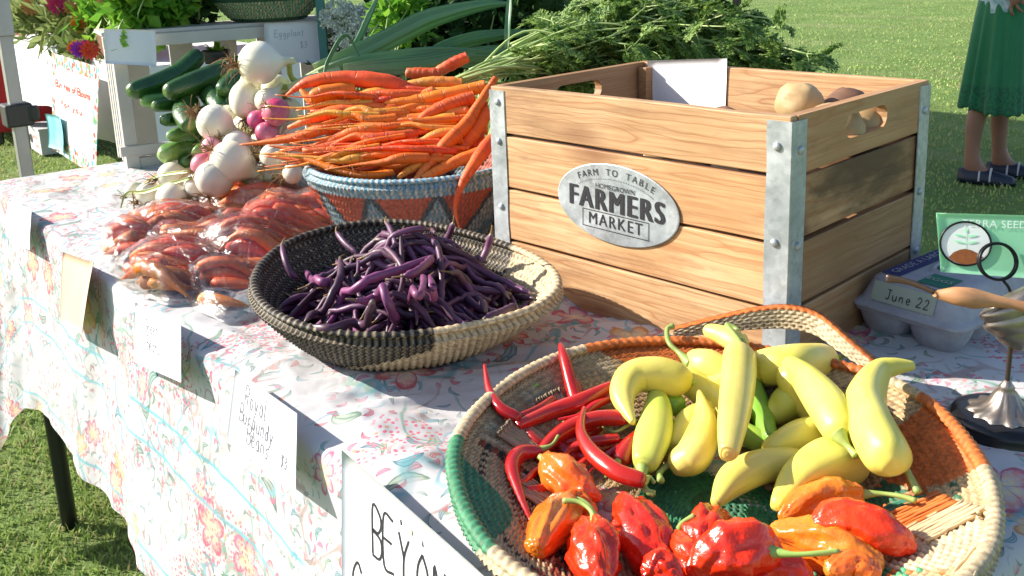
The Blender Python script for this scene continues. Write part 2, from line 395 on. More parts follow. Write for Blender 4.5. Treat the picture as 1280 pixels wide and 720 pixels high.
def blades():
    t = NT('grass_blades'); g = t.node('ShaderNodeAttribute', attribute_name='Col').outputs['Color']
    t.set(color=g, rough=.55, spec=.3)
    tr = t.node('ShaderNodeBsdfTranslucent', {'Color': g}); mx = t.node('ShaderNodeMixShader', {0: .35})
    t.l.new(t.b.outputs[0], mx.inputs[1]); t.l.new(tr.outputs[0], mx.inputs[2]); t.l.new(mx.outputs[0], t.o.inputs[0])
    pts = []
    # near lawn at lower left, lawn under the neighbour stall, lawn on the right
    def scatter(n, x0, x1, y0, y1): return np.c_[RS.uniform(x0, x1, n), RS.uniform(y0, y1, n)]
    P1 = scatter(60000, -3.4, -.5, -1.3, 1.0); P2 = scatter(26000, -8, -2.4, -.8, 3.6)
    n = 130000; r = 1.9 + (RS.rand(n) ** 1.3) * 22; a = np.radians(RS.uniform(84, 172, n)); P3 = np.c_[CAM[0] + r * np.cos(a), CAM[1] + r * np.sin(a)]
    P = np.vstack([P1, P2, P3]); dist = np.linalg.norm(P - CAM[:2], axis=1)
    n = len(P); h = RS.uniform(.008, .030, n) * (1 + .5 * fbm(P[:, 0] * 9, P[:, 1] * 9, 2)) * (.85 + .35 * fbm(P[:, 0] * 3, P[:, 1] * 3, 2)); w = .0016 + .0013 * dist
    w = np.minimum(w, .012); h *= np.where(dist > 4, .85, 1.05)
    az = RS.uniform(0, 2 * PI, n); lean = RS.uniform(.2, 1.1, n) * h; la = RS.uniform(0, 2 * PI, n)
    B = np.c_[P, np.full(n, GZ)]; side = np.c_[np.cos(az), np.sin(az), np.zeros(n)] * w[:, None] / 2
    ln = np.c_[np.cos(la) * lean, np.sin(la) * lean, h]
    mid = B + ln * np.array([.35, .35, .62]); V = np.stack([B - side, B + side, mid + side * .8, mid - side * .8, B + ln], 1).reshape(-1, 3)
    i = np.arange(n)[:, None] * 5
    F = np.hstack([i, i + 1, i + 2, i + 3]).tolist() + np.hstack([i + 3, i + 2, i + 4]).tolist()
    k = fbm(P[:, 0] * 1.6, P[:, 1] * 1.6, 3) * .5 + .5 + RS.uniform(-.35, .35, n); k = np.clip(k, 0, 1)[:, None]
    col = np.array([.12, .22, .04]) * (1 - k) + np.array([.36, .48, .13]) * k; far = np.clip((dist - 4) / 6, 0, 1)[:, None]; pt = np.clip(fbm(P[:, 0] * .5 + 9, P[:, 1] * .9, 3) * 1.3, 0, 1)[:, None]; col = col * (1 - .45 * far) + np.array([.40, .50, .19]) * .45 * far; col = col * 1.12; col = col * (1 - .5 * pt) + np.array([.42, .42, .18]) * .5 * pt  # far blades painted lighter to offset their dark self-shadow
    dry = RS.rand(n) < .16; col[dry] = (.42, .38, .18)
    o = mesh('grass', V, F, t.m, col=np.repeat(col, 5, 0), loc=(0, 0, GZ)); kind(o, 'stuff')
blades()

# ================================================================== OUR TABLE
def our_table():
    t = thing('folding_table', 'black folding table legs standing on grass under the long floral cloth', 'table', tp(-.6, .37, GZ))
    ax = [T_, I_, np.array([0, 0, 1.0])]
    MB().box(tp((S0 + S1) / 2, DEP / 2, -.022), (S1 - S0 - .01, DEP - .01, .03), ax).build('tabletop', M['white_wood'], t)
    for s in (S0 + .056, S1 - .06):
        for b in (.026, DEP - .05):
            k = -1 if s < 0 else 1
            V, F = tube([tp(s, b, -.04), tp(s + .03 * k * 0, b, GZ)], .016, 10); mesh('leg', V, F, M['black_metal'], t)
        V, F = tube([tp(s, .10, -.45), tp(s, DEP - .10, -.45)], .010, 8); mesh('crossbar', V, F, M['black_metal'], t)
our_table()

FL = 0.10
def hem_drop(p):  # p: position along the front (s); measured from the photo
    return np.interp(p, [-1.60, -1.44, -1.36, -1.28, -1.165, -1.0, -.8, -.5, 0, .4], [.56, .52, .45, .385, .357, .35, .342, .325, .33, .36])
def tablecloth():
    R = .03; per = []; seg = []
    # perimeter of the table top, counter-clockwise from the front left corner; with outward normals
    def arc(cx, cy, a0, a1, n): 
        for a in np.linspace(a0, a1, n, endpoint=False): per.append((cx + R * math.cos(a), cy + R * math.sin(a), math.cos(a), math.sin(a)))
    for s in np.linspace(S0 + R, S1 - R, 420, endpoint=False): per.append((s, 0, 0, -1))
    arc(S1 - R, R, -PI / 2, 0, 26)
    for b in np.linspace(R, DEP - R, 150, endpoint=False): per.append((S1, b, 1, 0))
    arc(S1 - R, DEP - R, 0, PI / 2, 26)
    for s in np.linspace(S1 - R, S0 + R, 260, endpoint=False): per.append((s, DEP, 0, 1))
    arc(S0 + R, DEP - R, PI / 2, PI, 26)
    for b in np.linspace(DEP - R, R, 150, endpoint=False): per.append((S0, b, -1, 0))
    arc(S0 + R, R, PI, 1.5 * PI, 40)
    per = np.array(per); n = len(per)
    d = np.r_[0, np.cumsum(np.linalg.norm(np.diff(per[:, :2], axis=0), axis=1))]
    # corner-ness: how near each perimeter point is to a corner
    corners = np.array([[S0, 0], [S1, 0], [S1, DEP], [S0, DEP]])
    cd = np.min(np.linalg.norm(per[:, None, :2] - corners[None], axis=2), axis=1)
    drop = hem_drop(per[:, 0]).copy(); back = per[:, 3] > .5; drop[back] = .40
    left = per[:, 2] < -.5; drop[left] = .44; right = per[:, 2] > .5; drop[right] = .36
    drop = drop + .12 * np.exp(-(cd / .075) ** 2)
    k = 7; ker = np.ones(2 * k + 1) / (2 * k + 1); drop = np.convolve(np.r_[drop[-k:], drop, drop[:k]], ker, 'valid')
    nd = 84; V = np.zeros((n, nd, 3)); UV = np.zeros((n, nd, 2)); H = np.zeros((n, nd))
    fold = .5 * fbm(d * 3.1, d * 0 + 3, 3) + .35 * np.sin(d * 21 + 2.2 * np.sin(d * 3.3))
    fold = np.convolve(np.r_[fold[-3:], fold, fold[:3]], np.ones(7) / 7, 'valid')
    for j in range(nd):
        f = j / (nd - 1); dd = f ** 1.1 * drop; r0 = .012
        out = np.where(dd < r0 * 1.57, r0 * np.sin(np.minimum(dd / r0, 1.57)), r0 + FL * (dd - r0 * 1.57))
        z = np.where(dd < r0 * 1.57, -r0 * (1 - np.cos(np.minimum(dd / r0, 1.57))), -r0 - (dd - r0 * 1.57) * .985)
        amp = np.clip(dd / .4, 0, 1) ** 1.1
        out = out + (fold * .024 + .006 * np.sin(d * 47 + 3 * np.sin(d * 7)) * np.clip(fbm(d * 2.1, d * 0 + 8, 2) + .3, 0, 1)) * amp + .055 * amp * np.exp(-(cd / .07) ** 2)
        small = (fbm(d * 9, dd * 5 + 4, 3) * .0045 + ridged(d * 6 + dd * 9, dd * 3 + 1, 3) * .0022) * np.clip(dd / .06, 0, 1); out = out + small
        V[:, j, 0] = per[:, 0] + per[:, 2] * out; V[:, j, 1] = per[:, 1] + per[:, 3] * out; V[:, j, 2] = z + .004
        UV[:, j, 0] = per[:, 0] + per[:, 2] * dd; UV[:, j, 1] = per[:, 1] + per[:, 3] * dd; H[:, j] = drop - dd
    def world(A): return P0 + A[..., 0:1] * T_ + A[..., 1:2] * I_ + A[..., 2:3] * np.array([0, 0, 1.0])
    Vs = world(V).reshape(-1, 3); F = grid_faces(n, nd, True)
    # top sheet
    nx, ny = 520, 230; sx = np.linspace(S0, S1, nx); by = np.linspace(0, DEP, ny); X, Y = np.meshgrid(sx, by, indexing='ij')
    e = np.minimum(np.minimum(X - S0, S1 - X), np.minimum(Y, DEP - Y)); fe = np.clip(e / .035, 0, 1)
    u, v = X * .9 + Y * .4, -X * .3 + Y
    wr = .0062 * ridged(u * 5.5, v * 13 + 1.5 * fbm(X * 3, Y * 3, 2), 3) + .0032 * fbm(X * 24, Y * 24, 3)
    wr *= .45 + .55 * np.clip(.5 + fbm(X * 2.2 + 3, Y * 2.2, 2), 0, 1); wr = np.maximum(wr, -.002) + .0015
    Z = .004 + wr * fe
    # keep corners of the sheet inside the rounded perimeter
    for cx, cy in corners:
        sgx = 1 if cx == S0 else -1; sgy = 1 if cy == 0 else -1
        qx = cx + sgx * R; qy = cy + sgy * R; m = ((X - qx) * sgx < 0) & ((Y - qy) * sgy < 0)
        r = np.hypot(X - qx, Y - qy); sc = np.where(m & (r > R), R / np.maximum(r, 1e-9), 1.0); X = np.where(m, qx + (X - qx) * sc, X); Y = np.where(m, qy + (Y - qy) * sc, Y)
    top = world(np.stack([X, Y, Z], -1)).reshape(-1, 3); Ft = grid_faces(nx, ny)
    allV = np.vstack([Vs, top]); allF = np.vstack([F, Ft + len(Vs)])
    uv = np.vstack([UV.reshape(-1, 2), np.c_[X.ravel(), Y.ravel()]]) + 3.0
    col = np.zeros((len(allV), 3)); col[:len(Vs), 0] = H.ravel(); col[len(Vs):, 0] = .45 + e.ravel()
    # a printed line also crosses the sheet near its right end
    right_d = (S1 - X).ravel(); m = right_d < .20; tmp = col[len(Vs):, 0]; tmp[m] = .16 + np.abs(right_d[m] - .008) * 1.0; col[len(Vs):, 0] = tmp
    o = mesh('tablecloth', allV, allF, M['floral'], uv=uv, col=col, loc=tp(-.6, .37, 0))
    tag(o, 'white tablecloth with pink and teal floral print draped over the long table', 'tablecloth')
tablecloth()

# ------------------------------------------------------------------ writing
STROKES = {
 'B': [[(0,0),(0,1),(.35,.95),(.45,.78),(.3,.56),(0,.52)],[(0,.52),(.4,.45),(.5,.22),(.35,.03),(0,0)]],
 'E': [[(.45,1),(0,.98),(0,0),(.48,.02)],[(0,.52),(.38,.54)]],
 'Y': [[(0,1),(.25,.55)],[(.5,1),(.25,.55),(.22,0)]],
 'O': [[(.25,1),(.02,.7),(.02,.3),(.25,0),(.48,.3),(.48,.7),(.25,1)]],
 'C': [[(.5,.85),(.3,1),(.05,.7),(.05,.3),(.28,0),(.5,.15)]],
 'H': [[(0,1),(0,0)],[(.45,1),(.45,0)],[(0,.5),(.45,.52)]],
 'I': [[(.1,1),(.1,0)]], 'L': [[(0,1),(0,0),(.4,.02)]], 'N': [[(0,0),(0,1),(.45,0),(.45,1)]], 'D': [[(0,0),(0,1),(.4,.85),(.5,.5),(.4,.12),(0,0)]],
 'J': [[(.1,1),(.55,1)],[(.35,1),(.32,.2),(.18,0),(.0,.12)]],
 'R': [[(0,0),(.02,1),(.35,.92),(.42,.72),(.28,.52),(.03,.5)],[(.15,.5),(.45,0)]],
 'S': [[(.45,.85),(.25,1),(.05,.8),(.2,.55),(.42,.35),(.3,.05),(0,.1)]],
 'G': [[(.45,.85),(.25,1),(.03,.6),(.1,.12),(.35,.02),(.45,.4),(.28,.42)]],
 'u': [[(0,.55),(.03,.1),(.2,0),(.35,.15),(.38,.55)],[(.38,.4),(.4,0)]], 'n': [[(0,.55),(.02,0)],[(.02,.4),(.2,.56),(.33,.42),(.35,0)]],
 'e': [[(.02,.3),(.34,.34),(.28,.54),(.1,.52),(.02,.25),(.15,.0),(.4,.08)]], 'o': [[(.2,.55),(.03,.35),(.1,.03),(.3,.05),(.36,.35),(.2,.55)]],
 'y': [[(0,.55),(.15,.1)],[(.38,.55),(.15,-.1),(0,-.38)]], 'a': [[(.33,.5),(.12,.53),(.02,.25),(.12,.0),(.3,.12),(.34,.55)],[(.34,.5),(.4,0)]],
 'l': [[(.05,1),(.05,.05),(.15,0)]], 'g': [[(.33,.5),(.12,.53),(.02,.25),(.15,.03),(.32,.2),(.34,.55),(.3,-.3),(.05,-.32)]],
 'r': [[(.02,.55),(.05,0)],[(.05,.35),(.2,.55),(.32,.5)]], 'd': [[(.33,.4),(.12,.5),(.02,.2),(.15,0),(.32,.15),(.35,1),(.36,0)]],
 'b': [[(.02,1),(.02,0),(.25,.02),(.35,.3),(.2,.52),(.03,.4)]], 's': [[(.3,.5),(.1,.5),(.1,.32),(.3,.2),(.2,0),(0,.05)]], 't': [[(.12,.85),(.12,.05),(.25,0)],[(0,.55),(.28,.56)]],
 'm': [[(0,.55),(.02,0)],[(.02,.4),(.15,.56),(.24,.4),(.25,0)],[(.25,.4),(.4,.56),(.48,.4),(.5,0)]], 'p': [[(.02,.5),(.02,-.4)],[(.02,.4),(.25,.52),(.35,.25),(.2,.0),(.03,.08)]],
 'f': [[(.32,.95),(.15,.9),(.12,0)],[(0,.55),(.3,.55)]], 'h': [[(.02,1),(.02,0)],[(.02,.4),(.2,.55),(.33,.4),(.34,0)]], 'i': [[(.05,.5),(.06,0)],[(.05,.72),(.06,.76)]], 'k': [[(.02,1),(.02,0)],[(.3,.5),(.04,.25),(.32,0)]],
 'q': [[(.33,.5),(.12,.53),(.02,.25),(.15,.03),(.32,.2),(.34,.55),(.34,-.4)]],
 '2': [[(.02,.78),(.2,1),(.42,.8),(.3,.45),(0,.03),(.48,.05)]], '3': [[(.05,.95),(.35,.95),(.4,.7),(.15,.55),(.42,.4),(.35,.05),(0,.08)]], '5': [[(.42,1),(.05,.98),(.05,.6),(.35,.6),(.4,.2),(.2,0),(0,.1)]],
 '$': [[(.42,.8),(.22,.92),(.05,.75),(.2,.52),(.42,.35),(.25,.08),(.02,.18)],[(.23,1.1),(.22,-.1)]], '8': [[(.2,.5),(.05,.75),(.2,1),(.38,.78),(.2,.5),(.02,.25),(.2,0),(.42,.25),(.2,.5)]], ' ': [], '.': [[(.1,0),(.12,.04)]],
}
def handwriting(text, O, X, Y, h, th, mat, name='writing', parent=None, wob=0.0, spacing=.62):
    """pen strokes lying on the plane O + X*u + Y*v, h tall"""
    O, X, Y = (np.asarray(a, float) for a in (O, X, Y)); Z = np.cross(X, Y); Z /= np.linalg.norm(Z)
    mb = MB(); u = 0
    for ch in text:
        for stz in STROKES.get(ch, []):
            P = [(u + a + rnd.uniform(-wob, wob), b + rnd.uniform(-wob, wob)) for a, b in stz]
            Q = curve_pts(P, max(5, 4 * len(P))) if len(P) > 2 else np.array(P, float)
            W = O + X * (Q[:, :1] * h) + Y * (Q[:, 1:2] * h) + Z * .0004
            tn = np.gradient(W, axis=0); tn /= np.linalg.norm(tn, axis=1)[:, None] + 1e-9; sd = np.cross(Z, tn) * th / 2
            k = len(W); V = np.vstack([W - sd, W + sd]); mb.add(V, [(i, i + 1, k + i + 1, k + i) for i in range(k - 1)])
        u += spacing if ch not in 'lIi ' else spacing * .5
    return mb.build(name, mat, parent)
_dg = None
def text_mesh(txt, size, O, X, Y, mat, parent, name='lettering', bold=0.0, xs=1.0, align='CENTER', lift=.0006, space=1.0, extrude=0.0):
    cu = bpy.data.curves.new('t', 'FONT'); cu.body = txt; cu.size = size; cu.align_x = align; cu.align_y = 'CENTER'; cu.offset = bold; cu.space_character = space; cu.resolution_u = 3
    cu.extrude = extrude
    ob = bpy.data.objects.new('t', cu); coll.objects.link(ob); dg = bpy.context.evaluated_depsgraph_get(); dg.update()
    me = bpy.data.meshes.new_from_object(ob.evaluated_get(dg)); bpy.data.objects.remove(ob); bpy.data.curves.remove(cu)
    O, X, Y = (np.asarray(a, float) for a in (O, X, Y)); Z = np.cross(X, Y)
    co = np.array([v.co[:] for v in me.vertices]); F = [tuple(p.vertices) for p in me.polygons]; bpy.data.meshes.remove(me)
    W = O + X * (co[:, :1] * xs) + Y * co[:, 1:2] + Z * (lift + co[:, 2:3])
    return mesh(name, W, F, mat, parent, smooth=False)

# ================================================================== FARMERS MARKET CRATE
CW, CD, CH = 0.396, 0.289, 0.250
def rounded_rect(cx, cz, w, h, n=8):
    r = h / 2; pts = []
    for a in np.linspace(-PI / 2, PI / 2, n): pts.append((cx + w / 2 - r + r * math.cos(a), cz + r * math.sin(a)))
    for a in np.linspace(PI / 2, 1.5 * PI, n): pts.append((cx - w / 2 + r + r * math.cos(a), cz + r * math.sin(a)))
    return pts
def crate():
    t = thing('wooden_crate', 'pine crate with galvanised corners and oval FARMERS MARKET plate beside the carrot basket', 'crate', (-CW / 2, CD / 2, 0))
    P = .0645; th = .011; gap = .0035
    zb = [(k * P + gap / 2, (k + 1) * P - gap / 2) for k in range(4)]; zb[0] = (0.001, zb[0][1]); zb[3] = (zb[3][0], CH)
    def plank(name, c, size, mat, sag=0):
        # a board with slightly uneven edges
        mb = MB().box((0, 0, 0), size); V = np.vstack(mb.V)
        ax = int(np.argmax(size)); n = 14
        o = MB(); cs = np.linspace(-.5, .5, n) * size[ax]; oth = [i for i in range(3) if i != ax]
        sec = [(-1, -1), (1, -1), (1, 1), (-1, 1)]; pts = []
        s0 = rnd.random() * 50
        for q in cs:
            w = [.0007 * vnoise(q * 14 + s0 + 5 * k, s0) for k in range(4)]
            for k, (a, b) in enumerate(sec):
                p = [0, 0, 0]; p[ax] = q; p[oth[0]] = a * size[oth[0]] / 2; p[oth[1]] = b * size[oth[1]] / 2 + float(w[0 if b > 0 else 1]); pts.append(p)
        F = [(i * 4 + k, i * 4 + (k + 1) % 4, (i + 1) * 4 + (k + 1) % 4, (i + 1) * 4 + k) for i in range(n - 1) for k in range(4)] + [(3, 2, 1, 0), tuple((n - 1) * 4 + k for k in range(4))]
        ob = mesh(name, np.array(pts) + np.array(c), F, mat, t, smooth=False)
        bm = ob.modifiers.new('b', 'BEVEL'); bm.width = .0012; bm.segments = 2; bm.limit_method = 'ANGLE'; return ob
    def holed(x, mat):   # top side board with a hand hole
        y0, y1, z0, z1 = th + .0005, CD - th - .0005, zb[3][0], zb[3][1]
        hole = rounded_rect(CD / 2, z0 + .030, .088, .024); n = len(hole)
        outer = []
        per = []
        for (a, b) in hole:   # project each hole point outwards onto the board edge
            dy, dz = a - CD / 2, b - (z0 + .030); 
            s = min(((y1 - CD / 2) if dy > 0 else (CD / 2 - y0)) / abs(dy) if abs(dy) > 1e-6 else 1e9, ((z1 - z0 - .030) if dz > 0 else .030) / abs(dz) if abs(dz) > 1e-6 else 1e9)
            outer.append((CD / 2 + dy * s, z0 + .030 + dz * s))
        cor = [(y1, z0), (y1, z1), (y0, z1), (y0, z0)]
        V = []; F = []
        for sx in (x - th / 2, x + th / 2):
            V += [(sx, a, b) for a, b in hole] + [(sx, a, b) for a, b in outer] + [(sx, a, b) for a, b in cor]
        m = 2 * n + 4
        for side in (0, 1):
            o = side * m
            for i in range(n):
                j = (i + 1) % n; f = [o + i, o + j, o + n + j]
                a, b = outer[i], outer[j]
                # insert a corner where consecutive outer points lie on different edges
                if abs(a[0] - b[0]) > 1e-5 and abs(a[1] - b[1]) > 1e-5:
                    k = min(range(4), key=lambda q: abs(cor[q][0] - (a[0] if abs(a[0] - y0) < 1e-5 or abs(a[0] - y1) < 1e-5 else b[0])) + abs(cor[q][1] - (a[1] if abs(a[1] - z0) < 1e-5 or abs(a[1] - z1) < 1e-5 else b[1])))
                    f.append(o + 2 * n + k)
                f.append(o + n + i)
                F.append(tuple(f) if side == 0 else tuple(reversed(f)))
        for i in range(n): j = (i + 1) % n; F.append((i, m + i, m + j, j))
        ring = [2 * n + k for k in range(4)]
        for k in range(4): F.append((ring[k], ring[(k + 1) % 4], m + ring[(k + 1) % 4], m + ring[k]))
        ob = mesh('side_board', V, F, mat, t, smooth=False)
    for k, (a, b) in enumerate(zb):
        dz = b - a; zc = (a + b) / 2
        plank('front_board', (-CW / 2, th / 2, zc), (CW - .002, th, dz), M['woodx'])
        plank('back_board', (-CW / 2, CD - th / 2, zc), (CW - .002, th, dz), M['woodx'])
        if k == 3:
            holed(-th / 2, M['woody']); holed(-CW + th / 2, M['woody'])
        else:
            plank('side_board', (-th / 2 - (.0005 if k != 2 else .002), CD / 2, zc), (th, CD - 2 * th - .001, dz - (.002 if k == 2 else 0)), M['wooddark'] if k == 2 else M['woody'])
            plank('side_board', (-CW + th / 2, CD / 2, zc), (th, CD - 2 * th - .001, dz), M['woody'])
    for k in range(6):
        plank('floor_board', (-CW / 2, th + .02 + (CD - 2 * th - .04) * k / 5, .006), (CW - .03, .043, .008), M['woodx'])
    for cx in (-CW, 0):   # inner corner battens
        for cy in (0, CD):
            sx = 1 if cx < 0 else -1; sy = 1 if cy == 0 else -1
            MB().box((cx + sx * (th + .008), cy + sy * (th + .008), CH / 2), (.014, .014, CH - .012)).build('corner_batten', M['woody'], t, bevel=.001)
    # galvanised corner angles with bolts
    w = .0245; g = .0013
    for cx in (-CW, 0):
        for cy in (0, CD):
            sx = -1 if cx < 0 else 1; sy = -1 if cy == 0 else 1
            prof = [(cx - sx * w, cy), (cx - sx * w, cy + sy * g), (cx + sx * g * .4, cy + sy * g), (cx + sx * g, cy + sy * g * .4), (cx + sx * g, cy - sy * w), (cx, cy - sy * w), (cx, cy)]
            n = len(prof); z0, z1 = .0015, CH - .0045; ks = 18; V = []
            for q in range(ks):
                z = z0 + (z1 - z0) * q / (ks - 1)
                for i, (a, b) in enumerate(prof):
                    wv = .0009 * float(vnoise(z * 30 + cx * 7, cy * 9 + i)); V.append((a + (wv if i in (0, 1) else 0), b + (wv if i in (4, 5) else 0), z))
            F = [(q * n + i, q * n + (i + 1) % n, (q + 1) * n + (i + 1) % n, (q + 1) * n + i) for q in range(ks - 1) for i in range(n)] + [tuple(range(n))[::-1], tuple((ks - 1) * n + i for i in range(n))]
            po = mesh('corner_angle', V, F, M['galv'], t, smooth=False)
            for z in ((.222, .131, .063, .022) if cx == 0 else (.232, .185, .105, .03)):
                for d in ('x', 'y'):
                    c = np.array([cx - sx * w * .55, cy + sy * g, z]) if d == 'x' else np.array([cx + sx * g, cy - sy * w * .55, z - .004])
                    V, F = lathe([(.0042, 0), (.0042, .0010), (.0034, .0022), (.0018, .0029), (.0001, .0031)], 14)
                    nrm = np.array([0, sy, 0]) if d == 'x' else np.array([sx, 0, 0]); Rm = np.array(Vector(nrm).to_track_quat('Z', 'Y').to_matrix())
                    mesh('bolt', V @ Rm.T + c, F, M['galv'], po)
    # oval plate
    pc = np.array([(-.334 - .141) / 2 * .86, -.0012, (.156 + .160) / 2 * .86 + .0]); a, b = .0835, .0440
    pl = np.array([1, 0, 0.0]), np.array([0, 0, 1.0])
    tilt = math.radians(-1.0); X = pl[0] * math.cos(tilt) + pl[1] * math.sin(tilt); Y = -pl[0] * math.sin(tilt) + pl[1] * math.cos(tilt); Z = np.cross(X, Y)
    th_ = np.linspace(0, 2 * PI, 72, endpoint=False); V = []
    for (s, o) in ((1, 0), (1, .0010), (.985, .0014)): V += [pc + X * a * s * math.cos(q) + Y * b * s * math.sin(q) + Z * o for q in th_]
    F = [(k * 72 + i, k * 72 + (i + 1) % 72, (k + 1) * 72 + (i + 1) % 72, (k + 1) * 72 + i) for k in range(2) for i in range(72)] + [tuple(range(144, 216))]
    plate = mesh('name_plate', V, F, M['galv'], t, smooth=False)
    c0 = pc + Z * .0014
    for i_, q in enumerate((-.0013, -.0008, -.0003, .0003, .0008, .0013)): text_mesh('FARMERS', .0335, c0 + Y * .0015 + X * q + Z * (i_ * .00005), X, Y, M['ink'], plate, xs=.84, space=1.2)
    text_mesh('MARKET', .0190, c0 - Y * .0205, X, Y, M['ink'], plate, xs=.92, space=1.2)
    text_mesh('HOMEGROWN', .0078, c0 + Y * .0180, X, Y, M['ink'], plate, space=1.05)
    s = 'FARM TO TABLE'
    for i, ch in enumerate(s):
        if ch == ' ': continue
        u = (i - 6) / 6; q = math.radians(90 - 43 * u); xx, yy = math.cos(q) * .0735, math.sin(q) * .0355 - .001
        ta = math.atan2(-math.cos(q) * .0355 * -1, -math.sin(q) * .0735 * -1) if False else math.atan2(math.cos(q) * .0355 * -1, math.sin(q) * .0735)
        Xr = X * math.cos(ta) + Y * math.sin(ta); Yr = -X * math.sin(ta) + Y * math.cos(ta)
        text_mesh(ch, .0105, c0 + X * xx + Y * yy, Xr, Yr, M['ink'], plate)
    mb = MB()
    for i in range(34):   # dotted arc
        q = math.radians(90 - 50 * (i - 16.5) / 16.5); p = c0 + X * math.cos(q) * .066 + Y * (math.sin(q) * .0315 - .004) + Z * .0006
        mb.add([p + X * .0006 * math.cos(w) + Y * .0006 * math.sin(w) for w in np.linspace(0, 2 * PI, 6, endpoint=False)], [tuple(range(6))])
    mb.build('dotted_line', M['ink'], plate)
    mb = MB(); w_, h_, l_ = .0455, .0095, .0004
    for (p, q) in (((-w_, -h_), (w_, -h_)), ((w_, -h_), (w_, h_)), ((w_, h_), (-w_, h_)), ((-w_, h_), (-w_, -h_))):
        A = c0 - Y * .0205 + X * p[0] + Y * p[1] + Z * .0006; B = c0 - Y * .0205 + X * q[0] + Y * q[1] + Z * .0006; d = (B - A) / np.linalg.norm(B - A); sd = np.cross(Z, d) * l_
        mb.add([A - sd - d * l_, B - sd + d * l_, B + sd + d * l_, A + sd - d * l_], [(0, 1, 2, 3)])
    mb.build('frame_line', M['ink'], plate)
crate()
# white card standing in the crate, potatoes
def card(name, corners, label, mat, curl=.003, cat='sign', n=10, seed=0):
    """thin sheet through four corners (top left, top right, bottom right, bottom left) with a soft curl"""
    a, b, c, d = (np.asarray(q, float) for q in corners); U = np.linspace(0, 1, n); V = []
    nr = np.cross(b - a, d - a); nr /= np.linalg.norm(nr)
    if nr @ (CAM - a) > 0: nr = -nr
    for s_ in (0, 1):
        for v in U:
            for u in U:
                p = (a * (1 - u) + b * u) * (1 - v) + (d * (1 - u) + c * u) * v
                V.append(p + nr * (curl * (math.sin(u * PI * 1.3 + seed) * .6 + math.sin(v * PI + seed * 2) * .7) + s_ * .0006))
    F = [(j * n + i, j * n + i + 1, (j + 1) * n + i + 1, (j + 1) * n + i) for j in range(n - 1) for i in range(n - 1)]
    F2 = [tuple(n * n + q for q in reversed(f)) for f in F]
    edge = [i for i in range(n)] + [j * n + n - 1 for j in range(1, n)] + [n * n - 1 - i for i in range(1, n)] + [j * n for j in range(n - 2, 0, -1)]
    F3 = [(edge[i], edge[(i + 1) % len(edge)], n * n + edge[(i + 1) % len(edge)], n * n + edge[i]) for i in range(len(edge))]
    t = thing(name, label, cat, (a + b + c + d) / 4)
    sh = mesh('sheet', V, F + F2 + F3, mat, t); return t, sh
Yb = CD - .013
c_ = [atax(x, y, 1, Yb) for x, y in ((809, 76), (909, 73), (906, 128), (812, 124))]
c_[2][2] -= .03; c_[3][2] -= .03
card('paper_sign', c_, 'blank white paper sign standing inside the wooden crate against its back boards', M['paper'], .0015)
M['potato'] = simple('potato_skin', (.52, .36, .17), (.40, .26, .12), 25, .6, .3, 110, .0015, objvar=.12)
M['dark_potato'] = simple('dark_potato_skin', (.22, .11, .06), (.14, .07, .04), 25, .6, .3, 110, .0015, objvar=.12)
def lump(name, c, r, mat, label=None, cat='potato', group=None, seed=0, rot=0, amp=.09):
    V = []; n = 28; m = 18; rng = np.random.RandomState(seed)
    for j in range(m + 1):
        ph = PI * j / m
        for i in range(n):
            a = 2 * PI * i / n; d = np.array([math.sin(ph) * math.cos(a), math.sin(ph) * math.sin(a), math.cos(ph)])
            k = 1 + amp * float(fbm(d[0] * 1.5 + seed, d[1] * 1.5 + d[2] * 1.7, 3))
            V.append(d * np.array(r) * k)
    V = np.array(V); cr, sr = math.cos(rot), math.sin(rot); V = V @ np.array([[cr, sr, 0], [-sr, cr, 0], [0, 0, 1]])
    F = [(j * n + i, j * n + (i + 1) % n, (j + 1) * n + (i + 1) % n, (j + 1) * n + i) for j in range(m) for i in range(n)]
    o = mesh(name, V + np.array(c), F, mat, loc=c)
    if label: tag(o, label, cat, group)
    return o
pp = atax(1000, 128, 1, .165)
lump('potato', (pp[0], .165, .233), (.026, .024, .024), M['potato'], 'large pale potato showing above the crate rim near its back right corner', 'potato', 'potatoes in the crate', 3)
k = 0
for (x, y, z, r, mt, lb) in ((-.06, .215, .222, .024, 'dark_potato', 'dark brown potato behind the large pale one in the crate'), (-.135, .10, .205, .025, 'dark_potato', 'dark potato just peeping over the front board of the crate'),
        (-.035, .14, .213, .028, 'potato', 'potato seen through the hand hole at the crate end'), (-.03, .19, .208, .026, 'potato', 'second potato behind the hand hole of the crate'), (-.30, .18, .165, .026, 'dark_potato', 'dark potato near the shaded left side of the crate'), (-.35, .12, .18, .024, 'potato', 'small potato in the shaded left end of the crate')):
    k += 1; lump('potato', (x, y, z), (r * 1.15, r, r), M[mt], lb, 'potato', 'potatoes in the crate', 20 + k, k)
for i in range(38):
    x = rnd.uniform(-CW + .045, -.045); y = rnd.uniform(.045, CD - .045); z = rnd.uniform(.12, .19)
    if y > .22 and -.40 < x < -.2: z = .12
    lump('potato', (x, y, z), (.032, .027, .026), M['potato' if i % 3 else 'dark_potato'], 'potato lying low in the heap inside the wooden crate', 'potato', 'potatoes in the crate', 60 + i, i)

